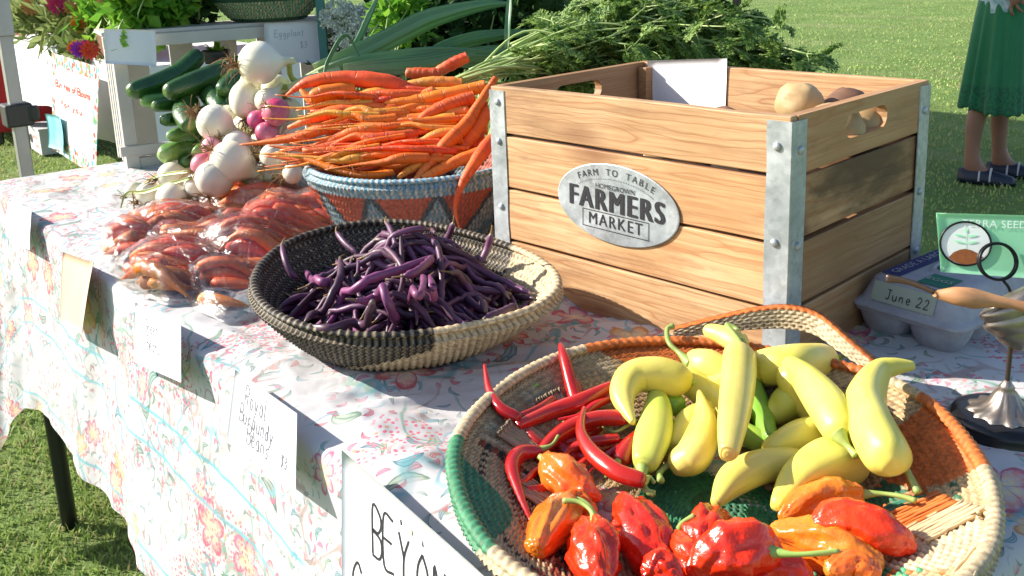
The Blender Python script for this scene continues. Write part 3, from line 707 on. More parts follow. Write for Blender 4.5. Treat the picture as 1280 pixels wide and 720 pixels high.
# ================================================================== BASKETS
def basket_mat(name, rough=.6):
    t = NT(name); c = t.node('ShaderNodeAttribute', attribute_name='Col').outputs['Color']
    v = t.coord(); n = t.noise(v, 220, 3); n2 = t.noise(v, 25, 3)
    c = t.mix(t.ramp(n, [(.35, .42), (.6, 0.0)]), c, (.05, .035, .02), 'MULTIPLY')
    hs = t.node('ShaderNodeHueSaturation', {'Color': c}); t.l.new(t.math('MULTIPLY_ADD', n2, .5, .75), hs.inputs['Value'])
    t.set(color=hs.outputs[0], rough=rough, spec=.35); t.bump(n, .35, .001); return t.m
M['weave'] = basket_mat('woven_grass')
def periodic(angs, vals):
    angs = np.radians(np.array(angs)) % (2 * PI); o = np.argsort(angs); a = angs[o]; v = np.array(vals)[o]
    return lambda th: np.interp(np.asarray(th) % (2 * PI), np.r_[a[-1] - 2 * PI, a, a[0] + 2 * PI], np.r_[v[-1], v, v[0]])
def smooth_periodic(f, k=9, n=360):
    th = np.linspace(0, 2 * PI, n, endpoint=False); v = f(th); ker = np.hanning(2 * k + 3)[1:-1]; ker /= ker.sum()
    v = np.convolve(np.r_[v[-k:], v, v[:k]], ker, 'valid'); return lambda q: np.interp(np.asarray(q) % (2 * PI), np.r_[th, 2 * PI], np.r_[v, v[0]])
class Basket:
    """a woven bowl: base radius rb, rim radius Rf(theta), rim height Hf(theta)"""
    def __init__(s, c, rb, Rf, Hf, curve=1.6, thick=.006):
        s.c = np.array(c, float); s.rb = rb; s.Rf = Rf; s.Hf = Hf; s.q = curve; s.th = thick
    def inner(s, t, th):   # t 0 centre .. 1 rim
        R, H = s.Rf(th), s.Hf(th); k = s.rb / R
        r = t * R; f = np.clip((r - s.rb) / (R - s.rb + 1e-9), 0, 1)
        z = s.th + (H - s.th) * f ** s.q
        return r, z
    def floor(s, x, y):
        dx, dy = x - s.c[0], y - s.c[1]; th = np.arctan2(dy, dx); r = np.hypot(dx, dy); R, H = s.Rf(th), s.Hf(th)
        f = np.clip((r - s.rb) / (R - s.rb), 0, 1); z = s.c[2] + s.th + (H - s.th) * f ** s.q
        return np.where(r > R * 1.02, 0.0, z)
    def build(s, name, parent, colf, row=.0062, stitch=.0055, amp=.0016, stamp=.0011, per=6, perst=4, rim_r=.006, rim_col=None, skip=None):
        Rm = float(np.mean(s.Rf(np.linspace(0, 2 * PI, 60)))); n_in = int(Rm * 1.12 / row); n = int(2 * PI * Rm / stitch) * perst
        th = np.linspace(0, 2 * PI, n, endpoint=False)
        rows = []; cols = []
        def emit(t, side, rowid, frac):
            R, H = s.Rf(th), s.Hf(th); r, z = s.inner(t, th)
            # surface normal in the (r, z) plane
            r2, z2 = s.inner(np.minimum(t + .01, 1.01), th); dr, dz = (r2 - r), (z2 - z); L = np.hypot(dr, dz) + 1e-9; nr, nz = -dz / L, dr / L
            coil = amp * math.sin(PI * frac) ** .7
            m = max(6, int(2 * PI * float(r.mean()) / stitch)); ph = (m * th + rowid * PI) ; stt = np.cos(ph); d = coil * (.55 + .45 * stt) + stamp * np.maximum(stt, 0) * math.sin(PI * frac)
            if side < 0: r = r - nr * s.th; z = np.maximum(z - nz * s.th, .0015); nr, nz = -nr, -nz
            r = r + nr * d; z = z + nz * d
            rows.append(np.stack([s.c[0] + r * np.cos(th), s.c[1] + r * np.sin(th), s.c[2] + z], 1))
            cols.append(colf(th, t, rowid, side, stt, frac))
        for side in (1, -1):
            R_ = range(n_in) if side > 0 else range(n_in - 1, -1, -1)
            for k in R_:
                fr = [(q + .5) / per for q in range(per)]; fr = fr if side > 0 else fr[::-1]
                for f in fr: emit((k + f) / n_in, side, k, f)
            if side > 0:   # rim coil
                for a in np.linspace(.1, .9, 7):
                    R, H = s.Rf(th), s.Hf(th); m = int(2 * PI * Rm / (stitch * 1.3)); w = 1 + .10 * np.maximum(np.cos(m * th + a * 5), -.6)
                    ang = PI * (1 - a); r = R - s.th / 2 + math.cos(ang) * rim_r * w * -1; z = H + math.sin(ang) * rim_r * w
                    rows.append(np.stack([s.c[0] + r * np.cos(th), s.c[1] + r * np.sin(th), s.c[2] + z], 1))
                    cols.append(rim_col(th, np.cos(m * th + a * 5)) if rim_col else colf(th, 1.0, n_in, 1, np.cos(m * th), .5))
        V = np.stack(rows, 1).reshape(-1, 3); C = np.stack(cols, 1).reshape(-1, 3)
        F = grid_faces(n, len(rows), True)
        return mesh(name, V, F, M['weave'], parent, col=C)
CREAM = np.array([.60, .47, .29]); BLACK = np.array([.018, .015, .014]); TAN = np.array([.46, .31, .16])
def mixc(a, b, f): f = np.asarray(f, float)[:, None]; return a * (1 - f) + b * f
def angd(th, deg):
    return np.degrees((th - math.radians(deg) + PI) % (2 * PI) - PI)

# bean basket ------------------------------------------------------
bean_px = [(315,363),(330,327),(367,300),(417,285),(473,278),(533,282),(583,293),(633,308),(677,327),(703,353),(697,373),(660,393),(600,407),(550,417),(487,423),(433,422),(367,407),(333,390)]
BC = np.array([-.350, -.185, 0.005])
bh = lambda th: .073 + .012 * np.cos(np.asarray(th) - math.radians(150))
def rim_from_px(px, C, hf, shrink=0.0):
    A, R = [], []
    for x, y in px:
        h = .075
        for _ in range(4):
            v = at(x, y, C[2] + h)[:2] - C[:2]; a = math.atan2(v[1], v[0]); h = float(hf(a))
        A.append(math.degrees(a)); R.append(float(np.hypot(*v)) - shrink)
    return smooth_periodic(periodic(A, R), 22)
bR = rim_from_px(bean_px, BC, bh)
bean_basket = Basket(BC, .085, bR, bh, 1.35, .006)
def bean_col(th, t, row, side, stt, frac):
    A = angd(th, -110)           # 0 at the front left, grows counter-clockwise; black faces left and back
    if side > 0: blackness = (A < -170) | (A > 195) | ((A < 84) & (A > -170)) & (t > 0) | (t < .60)
    else: blackness = ((A <= 0) & (A > -100) & (t > .28)) | ((A > 0) & (A < 84) & (t > .42 + .50 * np.clip(A, 0, 84) / 84))
    if side > 0: blackness = (A <= 84) | (A > 190) | ((t < .62) & (np.floor(th * 30 + row) % 3 > 0)); blackness = np.where((A > -170) & (A < -168), True, blackness)
    b = blackness.astype(float)
    base = mixc(CREAM * 1.15, BLACK, b)
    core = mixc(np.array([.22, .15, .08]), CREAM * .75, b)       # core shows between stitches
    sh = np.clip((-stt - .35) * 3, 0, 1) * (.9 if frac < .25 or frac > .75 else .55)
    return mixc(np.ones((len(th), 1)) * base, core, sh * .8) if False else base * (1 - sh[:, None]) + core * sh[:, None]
bt = thing('woven_basket', 'black and cream coiled grass basket heaped with purple beans', 'basket', BC)
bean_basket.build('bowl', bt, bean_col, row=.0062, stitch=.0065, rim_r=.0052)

# pepper basket -----------------------------------------------------
PC = np.array([.088, -.240, .004])
pep_px = [(563,570),(577,530),(600,510),(640,475),(730,435),(1130,480),(1190,530),(1225,575),(1248,640),(1240,700),(585,650),(610,700),(985,446),(925,432)]
ph_ = lambda th: .048 + .0 * np.asarray(th)
pR = rim_from_px(pep_px, PC, ph_, 0.0)
pep_basket = Basket(PC, .090, pR, ph_, 1.25, .006)
GREEN = np.array([.035, .17, .085]); ORANGE = np.array([.66, .17, .035]); RUST = np.array([.30, .05, .02])
rs_ = np.random.RandomState(5); strip_n = rs_.rand(400)
def pep_col(th, t, row, side, stt, frac):
    n = len(th); c = np.ones((n, 3)) * (np.array([.60, .42, .22]) if side > 0 else CREAM * .92)
    def put(mask, col): c[mask] = col
    w = .5 + .5 * np.sin(th * 9 + row * .9); chk = ((np.floor(th * 40) + row) % 2) < 1
    if side > 0:
        put((t < .30), np.array([.03, .25, .11])); put((t < .10), np.array([.02, .16, .08]))
        rings = (np.abs(t - .36) < .035)
        # wedge pattern: each wedge points outwards
        for deg, half, col1, col2 in ((-120, 30, RUST, BLACK), (170, 24, TAN, CREAM * .8), (95, 20, TAN * .9, BLACK), (30, 26, ORANGE, GREEN), (-20, 22, GREEN * 2.2, ORANGE), (-70, 22, TAN, RUST)):
            a = np.abs(angd(th, deg)); inner = a < half * np.clip((t - .30) / .55, 0, 1) * (t < .90)
            stripe = (np.abs(a - half * np.clip((t - .30) / .55, 0, 1)) < 3.2) & (t > .34) & (t < .92)
            band = ((row % 7) < 2); band2 = ((row % 7) > 4)
            put(inner & band & chk, col1); put(inner & band2 & ~chk, col2); put(stripe, col2 if (row % 2) else col1)
        # long straw strips laid radially (smooth wrapped wedges)
        for deg, half, t0, t1, cols_ in ((-165, 15, .48, .93, [CREAM * 1.0, TAN, CREAM * .8]), (8, 10, .45, .95, [CREAM * 1.25, CREAM * 1.1]), (33, 6, .38, .80, [ORANGE, ORANGE * .8]), (43, 5, .35, .72, [GREEN * 1.2, GREEN]), (150, 9, .62, .92, [CREAM * .9, TAN])):
            a = angd(th, deg); m = (np.abs(a) < half) & (t > t0) & (t < t1); idx = (np.floor((a + half) / 1.6)).astype(int) % 400
            if m.any():
                cc = np.array(cols_)[(strip_n[idx] * len(cols_)).astype(int)]; c[m] = cc[m]
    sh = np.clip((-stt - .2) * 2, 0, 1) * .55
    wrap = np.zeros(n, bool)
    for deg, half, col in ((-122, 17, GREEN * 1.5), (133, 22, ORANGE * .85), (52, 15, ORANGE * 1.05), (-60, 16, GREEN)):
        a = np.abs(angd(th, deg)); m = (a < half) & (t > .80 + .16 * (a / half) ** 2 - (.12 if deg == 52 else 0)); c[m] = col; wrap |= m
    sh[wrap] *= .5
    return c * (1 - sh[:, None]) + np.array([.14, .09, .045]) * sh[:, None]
def pep_rim(th, stt):
    c = np.ones((len(th), 3)) * CREAM * 1.05
    for deg, half, col in ((-122, 22, GREEN * 1.5), (133, 26, ORANGE), (52, 17, ORANGE * 1.05), (-60, 20, GREEN * 1.3), (100, 14, ORANGE * .9)): c[np.abs(angd(th, deg)) < half] = col
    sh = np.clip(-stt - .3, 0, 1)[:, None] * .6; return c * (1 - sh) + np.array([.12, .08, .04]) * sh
ptg = thing('woven_basket', 'large wide round basket with green and orange patterned rim holding the peppers', 'basket', PC)
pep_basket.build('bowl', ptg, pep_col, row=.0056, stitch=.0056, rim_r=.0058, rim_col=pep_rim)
def handle():
    # looped rim handle at the back: an arched woven band with an opening beneath it
    n = 150; u = np.linspace(0, 1, n); lift = np.sin(PI * u) ** 1.0; rows = []; cols = []; w0 = .020
    crest = curve_pts(np.array([at(x, y, z) for x, y, z in ((842, 416, .052), (900, 401, .062), (945, 391, .070), (985, 388, .074), (1022, 398, .072), (1058, 428, .064), (1098, 462, .052))]), n)
    for k, v in enumerate(np.linspace(0, 1, 22)):
        cx = crest[:, 0] - PC[0]; cy = crest[:, 1] - PC[1]; th = np.arctan2(cy, cx); rr = np.hypot(cx, cy) - (1 - v) * .006
        z = crest[:, 2] - (1 - v) * w0 * (.35 + .65 * lift)
        st_ = np.cos(u * 150 + (k // 3) * PI); bulge = .0015 * np.abs(np.sin(v * PI * 6)) * (1 + .5 * st_)
        rows.append(np.stack([PC[0] + (rr - bulge) * np.cos(th), PC[1] + (rr - bulge) * np.sin(th), PC[2] + z], 1))
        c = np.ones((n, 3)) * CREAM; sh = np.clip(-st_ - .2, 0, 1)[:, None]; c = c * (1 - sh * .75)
        if v > .86: c = np.ones((n, 3)) * ORANGE * (1 - .35 * sh)
        cols.append(c)
    front = np.stack(rows, 1); C1 = np.stack(cols, 1)
    outward = np.stack([np.cos(th), np.sin(th), th * 0], 1)[:, None] * .006
    back = front[:, ::-1] + outward; C2 = C1[:, ::-1]
    V = np.concatenate([front, back], 1); C = np.concatenate([C1, C2], 1); m = V.shape[1]
    i, j = np.meshgrid(np.arange(n - 1), np.arange(m), indexing='ij'); F = np.stack([i * m + j, (i + 1) * m + j, (i + 1) * m + (j + 1) % m, i * m + (j + 1) % m], -1).reshape(-1, 4)
    mesh('handle', V.reshape(-1, 3), F, M['weave'], ptg, col=C.reshape(-1, 3))
handle()

M['straw'] = simple('cream_straw', (.66, .52, .32), (.56, .42, .24), 30, .5, objvar=.1); M['straw_orange'] = simple('orange_straw', (.62, .17, .03), rough=.5); M['straw_green'] = simple('green_straw', (.04, .20, .12), rough=.5); M['straw_tan'] = simple('tan_straw', (.42, .31, .19), (.30, .21, .12), 30, .55)
def straws(a0, b0, a1, b1, n, mat, w=.0021):
    mb = MB(); n = int(n * 1.35)
    for k in range(n):
        f = k / max(1, n - 1); p = (a0[0] * (1 - f) + a1[0] * f, a0[1] * (1 - f) + a1[1] * f); q = (b0[0] * (1 - f) + b1[0] * f, b0[1] * (1 - f) + b1[1] * f); pts = []
        for u in np.linspace(0, 1, 9):
            x, y = p[0] * (1 - u) + q[0] * u + rnd.uniform(-1, 1), p[1] * (1 - u) + q[1] * u + rnd.uniform(-.6, .6); h = .02
            for _ in range(6): P_ = at(x, y, h); h = float(pep_basket.floor(P_[0], P_[1])) + .0032
            pts.append(at(x, y, h))
        mb.add(*loft(curve_pts(pts, 12), np.full(12, w * rnd.uniform(.7, 1.15)), 6, flat=.6))
    mb.build('straw_strips', M[mat], ptg, smooth=True)
straws((1108, 641), (1172, 615), (1128, 662), (1196, 628), 6, 'straw_orange'); straws((1098, 640), (1140, 622), (1106, 646), (1158, 620), 3, 'straw_green')
straws((1130, 663), (1200, 626), (1158, 676), (1236, 636), 8, 'straw'); straws((1190, 718), (1232, 672), (1215, 722), (1240, 690), 5, 'straw')
straws((606, 530), (668, 572), (628, 506), (684, 552), 10, 'straw_tan'); straws((660, 478), (680, 520), (690, 462), (706, 508), 8, 'straw_tan'); straws((640, 610), (690, 640), (650, 592), (700, 622), 7, 'straw_tan'); straws((955, 605), (1010, 592), (960, 612), (1018, 600), 4, 'straw_tan')

# carrot basket -------------------------------------------------------
KC = np.array([-.618, .055, .005])
kR = smooth_periodic(periodic([0, 90, 180, 270], [.150, .152, .155, .150]), 20); kh = lambda th: .118 + 0 * np.asarray(th)
car_basket = Basket(KC, .088, kR, kh, 1.3, .006)
BLUE = np.array([.13, .30, .40]); PALE = np.array([.50, .52, .50]); REDO = np.array([.52, .09, .045])
def car_col(th, t, row, side, stt, frac):
    n = len(th); c = np.ones((n, 3)) * REDO
    a = angd(th, -62); zig = 12 * np.abs(((a / 34) % 1) - .5) * 2
    low = t < .70 + .02 * zig; mid = (t > .70 + .02 * zig) & (t < .75 + .02 * zig)
    c[low] = np.where(((np.floor(th[low] * 42) + row) % 2 < 1)[:, None], BLUE * .9, PALE * .8); c[mid] = np.array([.05, .07, .09])
    if t > .955: c[:] = np.where((np.cos(th * 95 + row * 1.3) > 0)[:, None], BLUE * 1.2, PALE)
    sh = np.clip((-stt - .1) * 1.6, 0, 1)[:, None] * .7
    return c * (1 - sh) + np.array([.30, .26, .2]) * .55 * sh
ktg = thing('woven_basket', 'deep blue and red striped woven basket overflowing with carrots', 'basket', KC)
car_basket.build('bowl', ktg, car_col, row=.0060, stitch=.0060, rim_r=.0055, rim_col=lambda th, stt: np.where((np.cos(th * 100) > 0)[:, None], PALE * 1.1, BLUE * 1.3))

# ================================================================== VEGETABLES
def veg_mat(name, c1, c2, scale=25, rough=.3, sss=.15, coat=.0, bump=.15, bscale=40, bdist=.001, tip=None, objvar=.12, huevar=.012, spec=.5, stretch=(1, 1, 1), rings=0):
    """skin whose colour drifts along the thing: attribute Col.r runs 0..1 from the stem end to the tip"""
    t = NT(name); v = t.mapping(t.coord(), stretch); rn = t.node('ShaderNodeObjectInfo').outputs['Random']
    v = t.vmath('ADD', v, t.vmath('MULTIPLY', rn, (37.0, 21.0, 13.0)).outputs[0]).outputs[0]
    c = t.mix(t.ramp(t.noise(v, scale, 4), [(.35, 0.0), (.68, 1.0)]), c1, c2)
    s = t.node('ShaderNodeSeparateColor', {'Color': t.node('ShaderNodeAttribute', attribute_name='Col').outputs['Color']}).outputs[0]
    if tip:
        for (lo, hi, colr, amt) in tip:
            f = t.node('ShaderNodeMapRange', {'Value': t.math('ADD', s, t.math('MULTIPLY', t.math('SUBTRACT', t.noise(v, 60, 2), .5), .15)), 'From Min': lo, 'From Max': hi, 'To Min': 0.0, 'To Max': amt}).outputs[0]
            c = t.mix(f, c, colr)
    rg = None
    if rings:
        cb = t.node('ShaderNodeCombineXYZ', {0: t.math('MULTIPLY', s, rings), 1: t.math('MULTIPLY', rn, 50.0)}).outputs[0]
        rg = t.ramp(t.noise(t.vmath('ADD', cb, t.vmath('MULTIPLY', t.noise(v, 40, 2, out=1), (2.5, 2.5, 2.5)).outputs[0]).outputs[0], 1.0, 3, .6), [(.34, 1.0), (.44, 0.0)])
        c = t.mix(t.math('MULTIPLY', rg, .55), c, (c2[0] * .45, c2[1] * .35, c2[2] * .3))
    hs = t.node('ShaderNodeHueSaturation', {'Color': c}); t.l.new(t.math('MULTIPLY_ADD', rn, objvar * 2, 1 - objvar), hs.inputs['Value'])
    r2 = t.math('FRACT', t.math('MULTIPLY', rn, 91.7)); t.l.new(t.math('MULTIPLY_ADD', r2, huevar * 2, 0.5 - huevar), hs.inputs['Hue'])
    t.set(color=hs.outputs[0], rough=t.ramp(t.noise(v, 45, 4), [(.3, max(.05, rough - .08)), (.7, rough + .14)]), spec=spec, sss=sss * .35, coat=coat, coatr=.15)
    t.b.inputs['Subsurface Radius'].default_value = (.006, .003, .0015); t.b.inputs['Subsurface Scale'].default_value = 1.0
    if bump: t.bump(t.math('ADD', t.noise(v, bscale, 4, .6), t.math('MULTIPLY', t.noise(v, bscale * 4, 3, .6), .35)) if rg is None else t.math('SUBTRACT', t.noise(v, bscale, 4, .6), rg), bump * 1.3, bdist)
    return t.m
M['yellow_pepper'] = veg_mat('yellow_pepper', (.76, .66, .17), (.64, .58, .08), 14, .36, .25, .10, .2, 60, tip=[(.0, -.25, (.35, .50, .08), .0), (.75, 1.1, (.74, .60, .14), .5)], objvar=.06, huevar=.012)
M['lime_pepper'] = veg_mat('lime_pepper', (.45, .55, .07), (.60, .60, .11), 16, .4, .25, .06, .12, 55, objvar=.08)
M['green_pepper'] = veg_mat('green_pepper', (.20, .42, .05), (.34, .50, .07), 16, .38, .2, .06, .12, 55)
M['red_chili'] = veg_mat('red_chili', (.50, .014, .010), (.36, .010, .010), 30, .22, .06, .3, .15, 70, objvar=.15, huevar=.003)
M['red_pepper'] = veg_mat('red_pepper', (.84, .055, .006), (.70, .025, .005), 26, .2, .1, .35, .35, 90, .002, objvar=.1, huevar=.003)
M['orange_pepper'] = veg_mat('orange_pepper', (.75, .10, .012), (.80, .22, .02), 26, .2, .1, .35, .3, 90, .002, huevar=.008, tip=[(.45, 0.0, (.75, .28, .03), .7)], objvar=.08)
M['stem'] = simple('pepper_stem', (.22, .36, .07), (.35, .42, .12), 60, .45, .2, 120, .001, objvar=.2)
M['bean'] = veg_mat('purple_bean', (.125, .040, .095), (.055, .022, .046), 30, .48, .0, .05, .15, 80, tip=[(.93, 1.0, (.22, .17, .10), .8), (.06, 0.0, (.20, .18, .08), .8)], objvar=.4, huevar=.02)
M['bean_light'] = veg_mat('light_purple_bean', (.24, .06, .16), (.13, .035, .10), 30, .42, .0, .08, .12, 80, tip=[(.94, 1.0, (.25, .2, .12), .8)], objvar=.2)
M['carrot'] = veg_mat('carrot_skin', (.80, .155, .006), (.70, .11, .006), 30, .48, .15, .0, .35, 70, .0015, tip=[(.78, 1.0, (.72, .30, .08), .6), (.05, 0.0, (.42, .22, .05), .6)], objvar=.15, huevar=.018, rings=70)
M['carrot_red'] = veg_mat('red_carrot_skin', (.74, .10, .012), (.80, .15, .015), 30, .55, .12, .0, .35, 70, .0015, tip=[(.8, 1.0, (.6, .2, .07), .6)], objvar=.15, rings=70)
M['carrot_pale'] = veg_mat('yellow_carrot_skin', (.75, .34, .04), (.78, .26, .03), 30, .42, .15, .0, .3, 70, .0015, objvar=.1, rings=70)
M['root'] = simple('root_hair', (.34, .21, .09), (.20, .11, .04), 50, .8, objvar=.1)
M['onion'] = veg_mat('white_onion', (.78, .72, .52), (.76, .74, .62), 12, .34, .25, .25, .08, 25, tip=[(.75, 1.0, (.42, .48, .14), .7), (.16, 0.02, (.42, .25, .10), .9)], objvar=.07, huevar=.004, stretch=(1, 1, .3))
M['red_onion'] = veg_mat('pink_onion', (.55, .045, .17), (.72, .30, .38), 14, .28, .15, .25, .1, 25, tip=[(.1, 0.0, (.5, .35, .2), .8), (.8, 1.0, (.7, .55, .5), .6)], objvar=.12)
M['cucumber'] = veg_mat('cucumber_skin', (.012, .060, .010), (.030, .11, .016), 22, .3, .05, .25, .4, 70, .002, tip=[(.75, 1.0, (.18, .30, .06), .6)], objvar=.2, spec=.5)
M['light_squash'] = veg_mat('pale_squash_skin', (.12, .27, .055), (.22, .38, .11), 18, .3, .1, .25, .15, 40, tip=[(.8, 1.0, (.40, .48, .20), .6)], objvar=.15)
M['onion_leaf'] = simple('onion_leaf', (.24, .33, .06), (.40, .40, .12), 30, .5, objvar=.15)
def leekm():
    t = NT('leek_leaf'); sc = t.node('ShaderNodeSeparateColor', {'Color': t.node('ShaderNodeAttribute', attribute_name='Col').outputs['Color']}); c = t.mix(sc.outputs[0], (.07, .20, .09), (.20, .37, .20))
    c = t.mix(t.node('ShaderNodeMapRange', {'Value': sc.outputs[1], 'From Min': .25, 'From Max': 0.0, 'To Max': .7}).outputs[0], c, (.42, .52, .26)); c = t.mix(t.ramp(t.noise(t.coord(), 30, 4), [(.5, 0.0), (.75, .4)]), c, (.16, .34, .08)); t.set(color=c, rough=.4); t.bump(sc.outputs[0], .5, .002)
    tr = t.node('ShaderNodeBsdfTranslucent', {'Color': c}); mx = t.node('ShaderNodeMixShader', {0: .25}); t.l.new(t.b.outputs[0], mx.inputs[1]); t.l.new(tr.outputs[0], mx.inputs[2]); t.l.new(mx.outputs[0], t.o.inputs[0]); return t.m
M['leek'] = leekm()
M['leek_white'] = simple('leek_shank', (.62, .62, .38), (.45, .55, .25), 14, .4, .2, 60, .001)

def spindle(P, R, n=12, k=24, mod=None, flat=1.0):
    """smooth tapered body through (x, y, z) control points with a radius at each; also returns the along-coordinate"""
    Q = curve_pts(np.c_[np.asarray(P, float), np.asarray(R, float)], k); P_, R_ = Q[:, :3], np.maximum(Q[:, 3], .0004)
    # rounded ends
    u = np.linspace(0, 1, k); V, F = loft(P_, R_, n, mod, flat)
    c = np.r_[np.repeat(u, n), 0, 1]; return V, F, np.c_[c, c * 0, c * 0]
def round_ends(P, R, f0=.6, f1=.6):
    """adds end points so that a body closes roundly"""
    P = [np.asarray(p, float) for p in P]; d0 = P[0] - P[1]; d0 /= np.linalg.norm(d0); d1 = P[-1] - P[-2]; d1 /= np.linalg.norm(d1)
    P2 = [P[0] + d0 * R[0] * f0 * 1.0, P[0] + d0 * R[0] * f0 * .85] + P + [P[-1] + d1 * R[-1] * f1 * .85, P[-1] + d1 * R[-1] * f1]
    R2 = [R[0] * .15, R[0] * .55] + list(R) + [R[-1] * .55, R[-1] * .12]; return P2, R2

# -------- peppers: control points are (photo x, photo y, height over the table), widths in photo pixels
def pix(x, y, h): return at(x, y, h)
def px2m(p, w): return w * depth_of(p) / FOC
PK = dict(yellow='yellow_pepper', lime='lime_pepper', green='green_pepper', chili='red_chili', red='red_pepper', orange='orange_pepper')
def pepper(kind_, pts, label, stem=None, cat='pepper', group=None, ridges=3, amp=.06, crinkle=0.0, seed=0, name=None):
    P = []; R = []
    for x, y, h, w in pts:
        for _ in range(6):
            p = pix(x, y, h); r = px2m(p, w); fl = float(pep_basket.floor(p[0], p[1])) + r * .85 + .001
            if fl > h and fl < .09: h = h + (fl - h) * .8
        P.append(pix(x, y, h)); R.append(r)
    P2, R2 = round_ends(P, R, .75, .9 if R[-1] > .004 else .4)
    def mod(th, s):
        m = 1 + amp * np.cos(ridges * th + seed) * (1 - .5 * s) + .03 * np.cos(2 * th + s * 5 + seed)
        if crinkle: m = m + crinkle * .9 * fbm(np.cos(th) * 2.6 + seed * 3.1, np.sin(th) * 2.6 + s * 8, 4) + crinkle * .65 * ridged(th * 1.3 + seed, s * 9 + seed, 2)
        else: m = m + .035 * np.cos(4 * th + seed * 2) * max(0, 1 - s * 2.2) + .06 * fbm(np.cos(th) * 1.2 + seed * 1.7, np.sin(th) * 1.2 + s * 3.2, 2)
        return np.clip(m, .4, 1.7)
    V, F, C = spindle(P2, R2, 44 if crinkle else 26, 80 if crinkle else 44, mod)
    V[:, 2] = np.maximum(V[:, 2], .007)
    base = P[0]; nm = name or {'chili': 'chili_pepper', 'red': 'hot_pepper', 'orange': 'hot_pepper'}.get(kind_, 'banana_pepper')
    t = thing(nm, label, cat, (base[0], base[1], max(.006, base[2] - R[0])), group)
    mesh('flesh', V, F, M[PK[kind_]], t, col=C)
    if stem:
        S = [pix(x, y, h) for x, y, h in stem]; r = (.0023 if kind_ in ('yellow', 'lime', 'green') else .0017) if cat != 'chili' else .0013; k = len(S)
        d = S[0] - S[1]; d /= np.linalg.norm(d); S = [S[0] + d * .004] + S
        rad = [R[0] * .50, r * 2.2] + [r] * (k - 2) + [r * 1.25]
        rad = rad[:len(S)]
        V, F, C = spindle(S, rad, 10, 22); mesh('stem', V, F, M['stem'], t)
    return t
G1 = 'pale yellow peppers heaped in the large basket'; G2 = 'red chillies in the large basket'; G3 = 'wrinkled red and orange peppers in the large basket'
Y = lambda *a, **k: pepper('yellow', *a, group=G1, **k)
# lower layer first
pepper('lime', [(968,520,.030,14),(985,505,.034,22),(1003,496,.040,18)], 'short yellow-green pepper pointing left under the long diagonal pepper', [(962,524,.028),(952,530,.026),(944,526,.026)], group=G1, seed=3)
pepper('green', [(940,478,.030,10),(950,515,.030,15),(962,545,.030,10)], 'small green pepper wedged right of the upright yellow pepper', None, group=G1, seed=4)
pepper('green', [(845,508,.030,14),(832,495,.036,12),(820,482,.042,5)], 'small green pepper with its stem up beside the curved yellow one', None, group=G1, seed=5)
pepper('green', [(925,540,.024,14),(945,548,.024,14),(968,552,.024,10)], 'green pepper buried at the centre of the yellow pepper heap', None, group=G1, seed=6)
Y([(862,475,.032,18),(890,495,.032,20),(918,520,.032,18)], 'yellow pepper lying underneath between the pointed and the upright ones', None, seed=7)
Y([(845,560,.026,16),(862,530,.030,18),(885,515,.030,14)], 'dull yellow pepper low in the middle of the heap', None, seed=71)
Y([(990,470,.036,22),(1010,500,.036,24),(1030,520,.036,20)], 'yellow pepper lying beneath the long diagonal one', None, seed=72)
Y([(930,465,.036,20),(900,480,.036,20),(880,470,.036,16)], 'yellow pepper mostly hidden behind the upright pepper', None, seed=73)
Y([(1026,537,.036,19),(1000,546,.036,21),(966,560,.034,14)], 'smooth yellow pepper pointing left above the big lower one', None, seed=8)
Y([(995,577,.028,17),(955,582,.030,21),(918,600,.030,20),(897,626,.028,9)], 'curved yellow pepper at the lower left bending down to a point', None, seed=9)
Y([(1066,575,.034,27),(1035,580,.034,32),(1000,600,.032,26),(975,628,.028,13)], 'fat yellow-green pepper lowest in the heap above the red peppers', None, seed=10, ridges=4)
Y([(1028,452,.048,22),(990,456,.050,26),(950,462,.050,24),(925,470,.048,16)], 'broad yellow pepper lying across the back with its green stem to the right', [(1040,449,.050),(1052,446,.052),(1069,437,.056)], seed=11)
Y([(925,430,.058,14),(905,420,.060,13),(888,414,.062,10)], 'small yellow pepper on the far rim with a dark green stem', [(927,432,.060),(921,412,.068),(907,406,.070)], seed=12)
Y([(868,452,.052,16),(885,458,.052,22),(905,466,.050,18)], 'yellow pepper at the back left with a curled pale stem rising over the rim', [(860,452,.054),(848,440,.058),(836,428,.063),(834,412,.066),(842,407,.068)], seed=13)
Y([(848,474,.052,22),(818,468,.056,24),(790,473,.056,22),(778,496,.052,16),(790,526,.046,5)], 'yellow pepper curled like a hook on the left of the heap', [(860,476,.050),(868,478,.050)], seed=14, ridges=2)
pepper('lime', [(808,577,.036,17),(815,550,.038,22),(821,515,.040,18),(820,494,.042,11)], 'pale green pepper hanging tip up with its stem at the bottom left of the heap', [(803,585,.034),(803,600,.032),(808,613,.030),(818,618,.028)], group=G1, seed=15)
pepper('yellow', [(852,578,.034,20),(870,565,.038,24),(880,535,.042,19),(878,508,.046,9),(874,490,.048,3)], 'orange-tinged yellow pepper ending in a sharp upward tip', [(845,580,.032),(834,582,.030),(824,592,.030),(826,601,.030)], group=G1, seed=16)
Y([(924,446,.066,20),(922,475,.066,22),(916,520,.062,21),(911,562,.058,14)], 'long straight yellow pepper standing upright in the middle of the heap', [(926,436,.068),(922,424,.070),(909,408,.072)], seed=17)
Y([(1050,538,.056,23),(1036,510,.060,26),(1008,475,.062,19),(982,452,.064,10)], 'long diagonal yellow pepper on top with its stem pointing down right', [(1052,548,.056),(1060,558,.053),(1070,570,.050)], seed=18)
